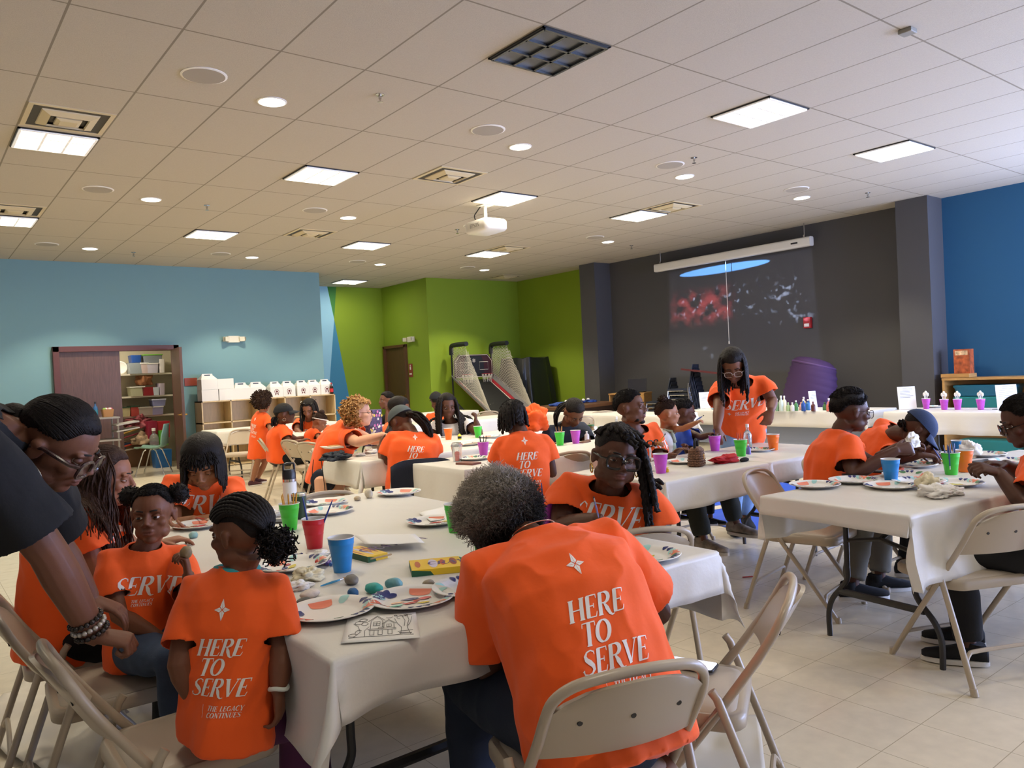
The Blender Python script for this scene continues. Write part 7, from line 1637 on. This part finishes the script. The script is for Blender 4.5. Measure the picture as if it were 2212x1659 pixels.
for s_ in (-1, 1):
    mb = MB(); c_ = gp(s_ * .25, .56, 1.42); mb.tube([c_ + gp(math.cos(a) * .12, math.sin(a) * .12, 0) for a in (2 * PI * k / 20 for k in range(20))], .008, 6, closed=True); h_ = mb.build('hoop', M_GRED, t)
    mb = MB()
    for k in range(10):
        for sg in (1, -1): mb.tube([c_ + gp(math.cos(2 * PI * (k + sg * q * .22) / 10) * (.12 - .03 * q / 3), math.sin(2 * PI * (k + sg * q * .22) / 10) * (.12 - .03 * q / 3), -q * .06 + .006 * math.sin(k)) for q in range(4)], .005, 4)
    mb.build('hoop_net', M_NET, h_, sharp=180)
mb = MB()
for k in range(6): a0 = PI * (.15 + .115 * k); mb.tube([gp(.30 * math.cos(a0), -.38 + .16 * math.sin(a0), .71 + .08 * math.sin(a0)), gp(.30 * math.cos(a0 + .2), -.38 + .16 * math.sin(a0 + .2), .71 + .08 * math.sin(a0 + .2))], .008, 4)
mb.build('dashed_arc', M_NET, t)
mb = MB(); mb.box((0, -.82, .52), (GW - .05, .12, .10)); mb.build('ball_tray', M_GRED, t, bevel=.02)
# covered machine in the corner
M_TARP = mat('black_plastic_cover', '#1A1C1C', .33, bump=.3, bscale=9)
mb = MB(); rings = []; n_ = 48
for k in range(15):
    q = k / 14; z_ = 1.72 * q; sc_ = 1 - .22 * q ** 3; ring = []
    for i in range(n_):
        a = 2 * PI * i / n_; x_ = math.copysign(abs(math.cos(a)) ** .5, math.cos(a)) * .54 * sc_; y_ = math.copysign(abs(math.sin(a)) ** .5, math.sin(a)) * .62 * (1 - .25 * q); f_ = 1 + (.07 * math.sin(i * 1.7 + q * 1.5) + .05 * math.sin(i * .9 + 2)) * (1 - q * .7) + .03 * noise.noise(V((i * .6, q * 5, 0))); ring.append(V((x_ * f_, y_ * f_, z_ + .02 * math.sin(i * .8) * (q > .9))))
    rings.append(ring)
mb.loft(rings); o = mb.build('covered_machine', M_TARP, sharp=50); o.location = (11.10, 13.62, 0); o.rotation_euler = (0, 0, 0); tag(o, 'arcade machine under a black plastic cover in the green corner', 'covered machine')
# game table with blue bags
t = thing('game_table', 'dark wood game table in front of the green corner', 'table', (9.9, 10.75, 0), .25); mb = MB(); mb.box((0, 0, .74), (2.0, 1.0, .06)); mb.build('tabletop', mat('dark_oak', '#5E3F28', .4, var=.2, vscale=5), t, smooth=False, bevel=.01); mb = MB(); mb.box((0, 0, .58), (1.9, .9, .26)); mb.build('cabinet_body', mat('dark_walnut', '#2E2018', .5), t, smooth=False)
for sx in (-1, 1):
    for sy in (-1, 1): mb = MB(); mb.tube([(sx * .85, sy * .38, .5), (sx * .85, sy * .38, 0)], .06, 10); mb.build('leg', MATS['dark_walnut'], t)
for k in range(5):
    p = V((9.9 + (-.55 + .28 * k), 10.62 + .12 * (k % 2) + .07 * k, .77)); o = crumple(p, .15, 'folded blue cloth on the dark game table, %s from the left' % ['first', 'second', 'third', 'fourth', 'fifth'][k], 'cloth', 'blue_cloth', mat('royal_cloth', '#23438E', .8), 80 + k, .25, 'blue cloths on the game table')
for k in range(4): mb = MB(); mb.ell((0, 0, 0), (.03, .03, .025)); o = mb.build('white_ball', M_PRINT); o.location = (9.75 + .22 * k, 10.8 + .1 * (k % 2), .83); tag(o, 'small white ball on the dark game table, %s' % ['leftmost', 'second', 'third', 'rightmost'][k], 'ball', 'white balls on the game table')
# wooden cabinet with laptop
t = thing('wooden_cabinet', 'honey wood cabinet open at left under the laptop', 'cabinet', (10.95, 10.3, 0), math.radians(-68)); mb = MB()
mb.box((-.34, 0, .46), (.02, .42, .92)); mb.box((0, .2, .46), (.7, .02, .92)); mb.box((0, 0, .91), (.72, .44, .025)); mb.box((0, 0, .02), (.7, .42, .03)); mb.box((0, 0, .55), (.7, .4, .02)); mb.box((.34, 0, .46), (.02, .42, .92)); mb.build('cabinet_body', M_PINE, t, smooth=False)
mb = MB(); mb.box((.17, -.21, .46), (.34, .018, .88)); mb.build('door', M_PINE, t, smooth=False); mb = MB(); mb.box((-.17, -.05, .60), (.22, .2, .07)); mb.ell((-.17, -.05, .66), (.08, .08, .05)); mb.build('black_device', M_DK, t, bevel=.01)
p = V((10.95, 10.3, .925)); t = thing('laptop', 'dark open laptop on the wooden cabinet', 'laptop', p + V((.02, -.12, 0)), math.radians(-62)); mb = MB(); mb.box((0, 0, .01), (.36, .25, .018)); mb.build('base', M_DK, t, smooth=False); mb = MB(); mb.box((0, .14, .13), (.36, .012, .25), Euler((math.radians(-14), 0, 0)).to_matrix()); mb.build('screen_lid', mat('dark_screen', '#1A1E2E', .25), t, smooth=False)
# stacked navy chairs
M_NCH = mat('navy_plastic', '#252C3C', .45)
def stack_chair(base, k, label):
    t = thing('stacking_chair', label, 'chair', base + V((-.02 * k, 0, .075 * k)), math.radians(200), 'stacked navy chairs')
    mb = MB(); mb.loft([[V((p[0], p[1], z_)) for p in rrect(.44, .42, .08)] for z_ in (.44, .465)]); mb.build('seat', M_NCH, t)
    mb = MB(); rings = []
    for q in range(7): z_ = .52 + .36 * q / 6; hw = .20 - .05 * (q / 6) ** 3; rings.append([V((x_, .20 + .06 * q / 6 - .03 * (1 - (x_ / hw) ** 2), z_)) for x_ in [hw * (-1 + 2 * i / 8) for i in range(9)]])
    mb.loft(rings, False, False, wrap=False); o = mb.build('backrest', M_NCH, t); s_ = o.modifiers.new('t', 'SOLIDIFY'); s_.thickness = .02
    mb = MB()
    for sx in (-1, 1): mb.tube([(sx * .20, .20, .56), (sx * .21, .19, .44), (sx * .235, .24, 0)], .011, 6); mb.tube([(sx * .20, .1, .435), (sx * .21, -.17, .43), (sx * .235, -.22, 0)], .011, 6)
    mb.build('frame', M_CHROME, t); return t
for k in range(8): stack_chair(V((10.9, 8.9, 0)), k, 'navy plastic chair, number %s up in the taller stack by the charcoal wall' % ['one', 'two', 'three', 'four', 'five', 'six', 'seven', 'eight'][k])
for k in range(5): stack_chair(V((10.95, 9.5, 0)), k, 'navy plastic chair, number %s up in the shorter stack by the charcoal wall' % ['one', 'two', 'three', 'four', 'five'][k])
mb = MB(); mb.box((0, 0, 0), (.6, 1.0, .03), Euler((.12, .1, 0)).to_matrix()); o = mb.build('red_board', mat('dark_red_board', '#5A1E22', .5), smooth=False); o.location = (10.75, 8.15, 1.24); tag(o, 'dark red board lying across the stacked chairs', 'board')
# purple stacked tunnel
M_PUR = mat('purple_fabric', '#432A56', .8)
t = thing('crawl_tunnel', 'folded purple play tunnel leaning on the charcoal wall', 'play tunnel', (10.95, 6.75, 0)); mb = MB(); rings = []; n_ = 26
for k in range(26):
    q = k / 25; c_ = V((.16 * q, -.35 * q + .18 * q * q, .45 + .95 * q - .10 * q * q)); w_ = .40 + (.022 if k % 3 == 0 else 0) - .08 * q ** 4; ax = V((.15, -.40 + .2 * q, .9)).normalized(); sd = V((0, 1, 0)).cross(ax).normalized(); uy = ax.cross(sd)
    rings.append([c_ + sd * math.cos(2 * PI * i / n_) * .30 + uy * math.sin(2 * PI * i / n_) * w_ for i in range(n_)])
top = rings[-1]; cc_ = sum(top, V()) / n_
for s_, z_ in ((.93, .045), (.72, .085), (.35, .105), (.04, .11)): rings.append([cc_ + (p - cc_) * s_ + V((.0, -.06, .9)).normalized() * z_ for p in top])
mb.loft(rings); mb.build('tunnel_body', M_PUR, t, sharp=60); rings = rings[:26]; mb = MB(); mb.tube([rings[-1][i] for i in range(n_)], .018, 6, closed=True); mb.build('rim_hoop', mat('purple_trim', '#5A3F70', .6), t)
mb = MB(); mb.box((.05, 0, .22), (.5, .7, .44)); mb.build('base', M_PUR, t, bevel=.05)
# projection screen housing, cord and fire alarm on the charcoal wall
t = thing('screen_housing', 'long white rolled projection screen housing below the ceiling', 'projection screen', (11.50, 8.38, 3.27)); mb = MB(); mb.prism([(p[0], p[1]) for p in rrect(.12, .15, .03)], 1, -1.62, 1.62); mb.build('tube_case', M_WHITE, t, sharp=50)
for s_ in (-1, 1): mb = MB(); mb.tube([(0, s_ * 1.5, .07), (0, s_ * 1.5, .31)], .008, 6); mb.box((0, s_ * 1.5, .09), (.03, .03, .05)); mb.build('hanger', M_CHROME, t); 
mb = MB(); mb.box((-.061, -1.35, .0), (.003, .12, .025)); mb.build('badge', M_DK, t, smooth=False)
mb = MB(); mb.tube([(0, 0, 0), (.0, .0, -1.42)], .006, 6); mb.tube([(0, 0, -1.42), (0, 0, -1.47)], .012, 8); o = mb.build('pull_cord', M_NET); o.location = (11.52, 8.42, 3.2); tag(o, 'thin white pull cord hanging from the screen housing', 'cord')
t = thing('fire_alarm', 'red fire alarm with white strobe on the charcoal wall', 'fire alarm', onx(1747, 697, XR) + V((-.03, 0, 0))); mb = MB(); mb.box((0, 0, 0), (.06, .13, .18)); mb.build('alarm_body', mat('alarm_red', '#A81E22', .4), t, bevel=.01, smooth=False); mb = MB(); mb.box((-.035, 0, -.04), (.02, .08, .05)); mb.build('strobe', M_PRINT, t, smooth=False)
# projector on its ceiling mount and its beam
PJ = at(1050, 490, 10.0); t = thing('projector', 'white ceiling projector on a short mount', 'projector', PJ, math.radians(0)); M_PJ = mat('projector_white', '#E4E1D8', .4)
mb = MB(); mb.loft([[V((p[0], p[1], z_)) for p in rrect(.36 * k, .48 * k, .06)] for z_, k in ((-.075, .9), (-.05, 1), (.045, 1), (.07, .92))]); mb.build('housing', M_PJ, t, sharp=50)
mb = MB(); mb.tube([(0, 0, .07), (0, 0, H - PJ.z)], .022, 10); mb.box((0, 0, .085), (.2, .2, .02)); mb.box((0, 0, H - PJ.z - .01), (.16, .16, .02)); mb.build('mount', M_PJ, t)
mb = MB(); mb.tube(spline([(-.06, .12, .08), (-.06, .16, .16), (-.05, .10, .22), (-.02, .05, H - PJ.z)], 5), .008, 6); mb.build('cable', M_DK, t)
mb = MB(); mb.tube([(.16, .1, -.01), (.195, .1, -.01)], .055, 16); mb.build('projection_lens', mat('lens_glass', '#10131A', .05), t)
mb = MB()
for k in range(4): mb.box((-.02 + .04 * k * 1.1 - .05, -.2405, .0), (.032, .004, .06))
mb.build('vent_grille', mat('vent_grey', '#B5AF9E', .6), t, smooth=False)
mb = MB(); st = shift(glyph_strips('EPSON', .05, slant=0, track=.05)[0], 0, 0)
for rib in st:
    vs = [V((-.1815, .10 - x_, -.02 + y_)) for row in rib for x_, y_ in row]; mb.add(vs, [(i * 3 + j, i * 3 + j + 1, (i + 1) * 3 + j + 1, (i + 1) * 3 + j) for i in range(len(rib) - 1) for j in range(2)])
mb.build('lettering', mat('grey_ink', '#8A8880', .5), t, smooth=False)
l = bpy.data.lights.new('projector_beam', 'SPOT'); l.energy = PROJ_W; l.spot_size = .75; l.spot_blend = 0; l.shadow_soft_size = .01; bo = bpy.data.objects.new('projector_beam', l); C.objects.link(bo)
src = PJ + V((.22, .1, -.01)); tgt = V((XR, 8.35, 2.18)); bo.location = src; bo.rotation_euler = (tgt - src).to_track_quat('-Z', 'Y').to_euler(); l.use_nodes = True
nt_ = l.node_tree; N = nt_.nodes; L_ = nt_.links; em = N['Emission']; tc = N.new('ShaderNodeTexCoord'); sp = N.new('ShaderNodeSeparateXYZ'); L_.new(tc.outputs['Normal'], sp.inputs[0])
U_ = math_node(nt_, 'DIVIDE', sp.outputs[0], math_node(nt_, 'ABSOLUTE', sp.outputs[2])); V_ = math_node(nt_, 'DIVIDE', sp.outputs[1], math_node(nt_, 'ABSOLUTE', sp.outputs[2]))
cb = N.new('ShaderNodeCombineXYZ'); L_.new(U_, cb.inputs[0]); L_.new(V_, cb.inputs[1])
def box_mask(u0, u1, v0, v1, soft=.01):
    m = None
    for s_, lo, hi in ((U_, u0, u1), (V_, v0, v1)):
        for a, b in ((lo, lo + soft), (hi, hi - soft)):
            n = N.new('ShaderNodeMapRange'); n.inputs[1].default_value = a; n.inputs[2].default_value = b; L_.new(s_, n.inputs[0]); m = n.outputs[0] if m is None else math_node(nt_, 'MULTIPLY', m, n.outputs[0])
    return m
def noise_mask(sc_, lo, hi, off=0.0):
    mp = N.new('ShaderNodeMapping'); mp.inputs['Location'].default_value = (off, off, 0); L_.new(cb.outputs[0], mp.inputs[0]); n = N.new('ShaderNodeTexNoise'); n.inputs['Scale'].default_value = sc_; n.inputs['Detail'].default_value = 3; L_.new(mp.outputs[0], n.inputs['Vector'])
    r = N.new('ShaderNodeMapRange'); r.inputs[1].default_value = lo; r.inputs[2].default_value = hi; L_.new(n.outputs[0], r.inputs[0]); return r.outputs[0]
def col_times(c, m):
    x = N.new('ShaderNodeMix'); x.data_type = 'RGBA'; L_.new(m, x.inputs[0]); x.inputs[6].default_value = (0, 0, 0, 1); x.inputs[7].default_value = (*c, 1); return x.outputs[2]
def addc(a, b):
    x = N.new('ShaderNodeMix'); x.data_type = 'RGBA'; x.blend_type = 'ADD'; x.inputs[0].default_value = 1; L_.new(a, x.inputs[6]); L_.new(b, x.inputs[7]); return x.outputs[2]
# picture: dim frame, red stage glow at left, scattered white figures, one bright blue banner at the top
layers = [col_times((.035, .04, .06), box_mask(-.28, .28, -.17, .19)), col_times((.9, .10, .10), math_node(nt_, 'MULTIPLY', box_mask(-.28, .0, -.02, .12, .05), noise_mask(24, .42, .62))), col_times((.9, 1.1, 1.5), math_node(nt_, 'MULTIPLY', box_mask(-.26, .27, -.01, .12, .05), noise_mask(46, .60, .70, 3))), col_times((.8, .95, 1.3), math_node(nt_, 'MULTIPLY', box_mask(.10, .27, -.06, .10, .04), noise_mask(30, .60, .70, 7))), col_times((.35, .4, .5), math_node(nt_, 'MULTIPLY', box_mask(-.22, .0, -.20, -.06, .04), noise_mask(26, .62, .72, 9)))]
# blue banner: thin lens shape
q1 = math_node(nt_, 'MULTIPLY', math_node(nt_, 'ADD', U_, .05), 5.6); q2 = math_node(nt_, 'MULTIPLY', math_node(nt_, 'SUBTRACT', V_, .165), 75.0)
el_ = math_node(nt_, 'LESS_THAN', math_node(nt_, 'ADD', math_node(nt_, 'MULTIPLY', q1, q1), math_node(nt_, 'MULTIPLY', q2, q2)), 1.0); layers.append(col_times((.5, 1.5, 3.4), el_))
acc = layers[0]
for q in layers[1:]: acc = addc(acc, q)
L_.new(acc, em.inputs['Color']); em.inputs['Strength'].default_value = 1.0
# teal bins shelf at the blue wall
t = thing('low_shelf', 'low wooden shelf with teal bins at the blue wall', 'shelf', (11.42, 3.6, 0)); mb = MB()
mb.box((0, 0, 1.03), (.46, 2.3, .03)); mb.box((0, 1.13, .52), (.46, .03, 1.0)); mb.box((0, -1.13, .52), (.46, .03, 1.0)); mb.box((.2, 0, .52), (.02, 2.3, 1.0)); mb.box((0, 0, .62), (.46, 2.3, .025)); mb.box((0, 0, .05), (.46, 2.3, .03)); mb.box((0, 0, .52), (.44, .03, .98)); mb.build('shelf_body', M_PINE, t, smooth=False)
for k, (y_, z_, c_, lb) in enumerate(((4.25, .635, '#1F7F80', 'lower left'), (4.25, .79, '#14607A', 'upper left'), (3.2, .635, '#1C56A0', 'lower right'), (3.2, .79, '#3A9C94', 'upper right'), (4.2, .06, '#1F8080', 'bottom left'))):
    mb = MB(); mb.loft([[V((p[0], p[1], zz)) for p in rrect(.36 * s_, .74 * s_, .06)] for zz, s_ in ((0, .94), (.10, 1), (.115, 1.04), (.14, 1.04), (.145, .96))]); o = mb.build('lidded_bin', mat('bin_teal_' + c_, c_, .45)); o.location = (11.40, y_, z_ + .012); tag(o, 'teal and blue lidded bin, %s on the low shelf' % lb, 'bin', 'lidded bins on the low shelf')
t = thing('toy_box', 'orange picture box standing on the low shelf', 'box', (11.42, 4.55, 1.05)); mb = MB(); mb.box((0, 0, .19), (.14, .2, .38)); mb.build('carton', mat('orange_print', '#A8522A', .5, var=.6, vscale=14), t, smooth=False); mb = MB(); mb.box((-.03, .06, .025), (.25, .36, .05)); mb.build('wooden_tray', M_PINE, t, smooth=False); mb = MB(); mb.box((-.072, 0, .33), (.002, .16, .06)); mb.build('printed_band', mat('cream_print', '#D8B48A', .5, var=.5, vscale=30), t, smooth=False)
# supply tables: signs, paints, purple cups
def sign(px, py, w_, h_, label, lines, yaw=0.0, pic=False):
    p = onz(px, py, TZ + .002); t = thing('table_sign', label, 'sign', p, cam_yaw(0) - PI / 2 + yaw, 'printed signs in stands')
    mb = MB(); mb.box((0, 0, h_ / 2), (w_, .006, h_), Euler((-.12, 0, 0)).to_matrix()); mb.build('sheet', M_PAPER, t, smooth=False); mb = MB(); mb.box((0, .04, .003), (w_, .09, .005)); mb.build('stand_base', M_CLEAR, t, smooth=False)
    mb = MB(); rs = random.Random(int(px))
    for k in range(lines):
        z_ = h_ * (.92 - .055 * k * 12 / max(lines, 8)); ww = w_ * (.55 if k < 2 else rs.uniform(.45, .78)); mb.box((-(w_ * .8 - ww) / 2 if k > 1 else 0, -.0045 - .12 * (h_ / 2 - z_) * -1 * 1.0, z_), (ww, .001, h_ * .014))
    mb.build('text_line', mat('grey_text', '#7A7A7A', .6), t, smooth=False)
    if pic: mb = MB(); mb.box((.02, -.006 - .12 * (h_ / 2 - h_ * .14) * -1, h_ * .14), (w_ * .4, .001, h_ * .2)); mb.build('photo', mat('green_photo', '#6C7A5A', .5, var=.5, vscale=50), t, smooth=False)
    return t
sign(1960, 884, .21, .27, 'white printed sign with a small green picture on the right supply table', 10, pic=True); sign(2176, 884, .23, .27, 'white printed sign behind the purple cups near the right edge', 9); sign(1757, 885, .13, .24, 'narrow white sign among the paint bottles', 8, .5); sign(1523, 882, .17, .24, 'white sign standing left of the standing woman on the paint table', 7, .3); sign(1664, 880, .12, .22, 'white sign partly behind the standing woman shoulder', 5, .2)
pc = [('#7CA27E', .16), ('#DDE6DC', .12), ('#C9D8CE', .20), ('#EDE8D2', .19), ('#9CB88A', .11), ('#D8D6D2', .11), ('#4F8A54', .13), ('#E8A9A0', .10), ('#D8C48A', .17), ('#1F4E9E', .15), ('#2A6AA8', .14), ('#5C2A22', .12), ('#3F6A3A', .10), ('#B59BC8', .15), ('#D06A5A', .12), ('#E9E4DA', .15)]
xs_ = [1679, 1676, 1688, 1695, 1703, 1712, 1720, 1731, 1737, 1736, 1746, 1757, 1782, 1791, 1790, 1667]
cn = ['sage', 'mint', 'pale green tall', 'cream tall', 'light green', 'silver', 'green', 'pink', 'peach tall', 'dark blue', 'blue', 'brown', 'olive', 'lilac', 'coral', 'ivory']
for (c_, h_), x_, n_ in zip(pc, xs_, cn): bottle(onz(x_, 886 + (x_ % 3), TZ + .002), h_, .026 + .10 * (h_ - .1) * .2, mat('paint_bottle_' + c_, c_, .35), M_WCAP if h_ > .12 else mat('paint_cap_' + c_, c_, .4), '%s paint bottle on the supply table' % n_, 'paint bottle', 'paint_bottle', 'paint bottles on the supply table')
for k, (px, py) in enumerate(((2001, 883), (2040, 885), (2069, 885), (2119, 885))):
    nm_ = ['leftmost', 'second', 'third', 'rightmost'][k]; p = onz(px, py, TZ + .002); cup(p, 'purple', 'purple cup of white spoons on the supply table, %s of four' % nm_, group='purple cups on the supply table', liquid=M_WCAP)
    for q in range(3):
        d = V((.02 * (q - 1), .028 * (q - 1), .15 + .02 * (q % 2))); mb = MB(); mb.tube([(0, 0, 0), d], .004, 5); mb.ell(d, (.014, .014, .024), None, 10, 6); o = mb.build('plastic_spoon', M_PRINT); o.location = p + V((0, 0, .02)); tag(o, 'white plastic spoon in the %s purple cup on the supply table' % nm_, 'spoon', 'spoons in the purple cups')
plate(2020, 880, .3, 'stack of plates between the purple cups on the supply table'); crumple(V((9.2, 7.0, TZ)), .06, 'light blue cloth on the paint table', 'cloth', 'blue_cloth', mat('pale_blue_cloth', '#9CC4DC', .8), 91, .3)
# floor coverings
def tarp(corners, label, name, m, seed, amp=.012, z0=.004, n=26):
    c = [onz(px, py, 0) for px, py in corners]; vs = []
    for j in range(n + 1):
        for i in range(n + 1):
            u, v = i / n, j / n; p = (c[0] * (1 - u) + c[1] * u) * (1 - v) + (c[3] * (1 - u) + c[2] * u) * v; q = abs(noise.noise(V((p.x * 2.2 + seed, p.y * 2.2, 0)))) + .5 * abs(noise.noise(V((p.x * 6, p.y * 6 + seed, 0)))); vs.append(V((p.x, p.y, z0 + amp * q)))
    o_ = sum(c, V()) / 4; o_.z = 0; mb = MB(); mb.add([v - o_ for v in vs], [(j * (n + 1) + i, j * (n + 1) + i + 1, (j + 1) * (n + 1) + i + 1, (j + 1) * (n + 1) + i) for j in range(n) for i in range(n)]); o = mb.build(name, m, sharp=60); o.location = o_; s_ = o.modifiers.new('t', 'SOLIDIFY'); s_.thickness = .002; return tag(o, label, 'tarp')
M_BTARP = mat('blue_tarp_plastic', '#1550C8', .35, bump=.2, bscale=14)
tarp(((1500, 1100), (1640, 1040), (1765, 1050), (1668, 1073)), 'blue plastic tarp on the floor under the standing woman, farther one', 'tarp', M_BTARP, 3)
tarp(((1465, 1114), (1690, 1080), (2010, 1150), (1660, 1163)), 'blue plastic tarp on the floor under the right table, nearer one', 'tarp', M_BTARP, 5)
tarp(((60, 1470), (420, 1480), (330, 1800), (-60, 1600)), 'rumpled white drop cloth on the floor below the left chairs', 'drop_cloth', mat('drop_cloth_white', '#DCD6CA', .85), 9, .07, .006, 36)
tarp(((1480, 1560), (1640, 1560), (1660, 1720), (1440, 1720)), 'white cloth on the floor behind the front chair', 'drop_cloth', MATS['drop_cloth_white'], 12, .04, .006, 20)
# table at the left behind the leaning woman
t = thing('utility_cart', 'grey utility cart before the closed storage door leaf', 'cart', (2.25, 13.85, 0)); mb = MB()
for z_ in (.25, .65, 1.005): mb.box((0, 0, z_), (1.0, .5, .025))
mb.build('shelf_tray', mat('cart_grey', '#8F8A82', .4), t, smooth=False); mb = MB()
for sx in (-1, 1):
    for sy in (-1, 1): mb.tube([(sx * .47, sy * .22, 0), (sx * .47, sy * .22, 1.0)], .015, 6)
mb.build('post', MATS['cart_grey'], t)
for k in range(2): mb = MB(); mb.box((0, 0, 0), (.34, .4, .02), Euler((0, -.12, 0)).to_matrix()); o = mb.build('paper_tray', mat('tray_grey', '#A8A49C', .4), smooth=False); o.location = (2.86, 13.80, .80 + .1 * k); tag(o, 'grey flat tray sticking out from the utility cart, %s one' % ['lower', 'upper'][k], 'tray')
gable_box(V((2.12, 13.85, 1.02)), .38, .3, .22, 'white box on the table behind the woman in black', False, False, .3); bottle(V((2.45, 13.85, 1.02)), .25, .035, mat('blue_bottle', '#2A5C8E', .4), M_DK, 'blue bottle with black lid behind the woman in black', labelm=mat('teal_wrap', '#2E7888', .5))
bin_ = bin_; t = thing('snack_tray', 'small tray of bright wrapped sweets behind the woman in black', 'tray', V((2.62, 13.85, 1.02))); mb = MB(); mb.loft([[V((p[0], p[1], z_)) for p in rrect(w_, w_, .02)] for z_, w_ in ((0, .14), (.12, .17))]); mb.build('tray_body', mat('tan_box', '#B0804E', .6), t); mb = MB()
for k in range(9): mb.ell((rnd.uniform(-.06, .06), rnd.uniform(-.06, .06), .125), (.028, .02, .02), None, 8, 6, k % 3)
mb.build('sweets', [mat('sweet_red', '#B83A50', .4), mat('sweet_green', '#7FA83A', .4), mat('sweet_white', '#E0D8D8', .4)], t)
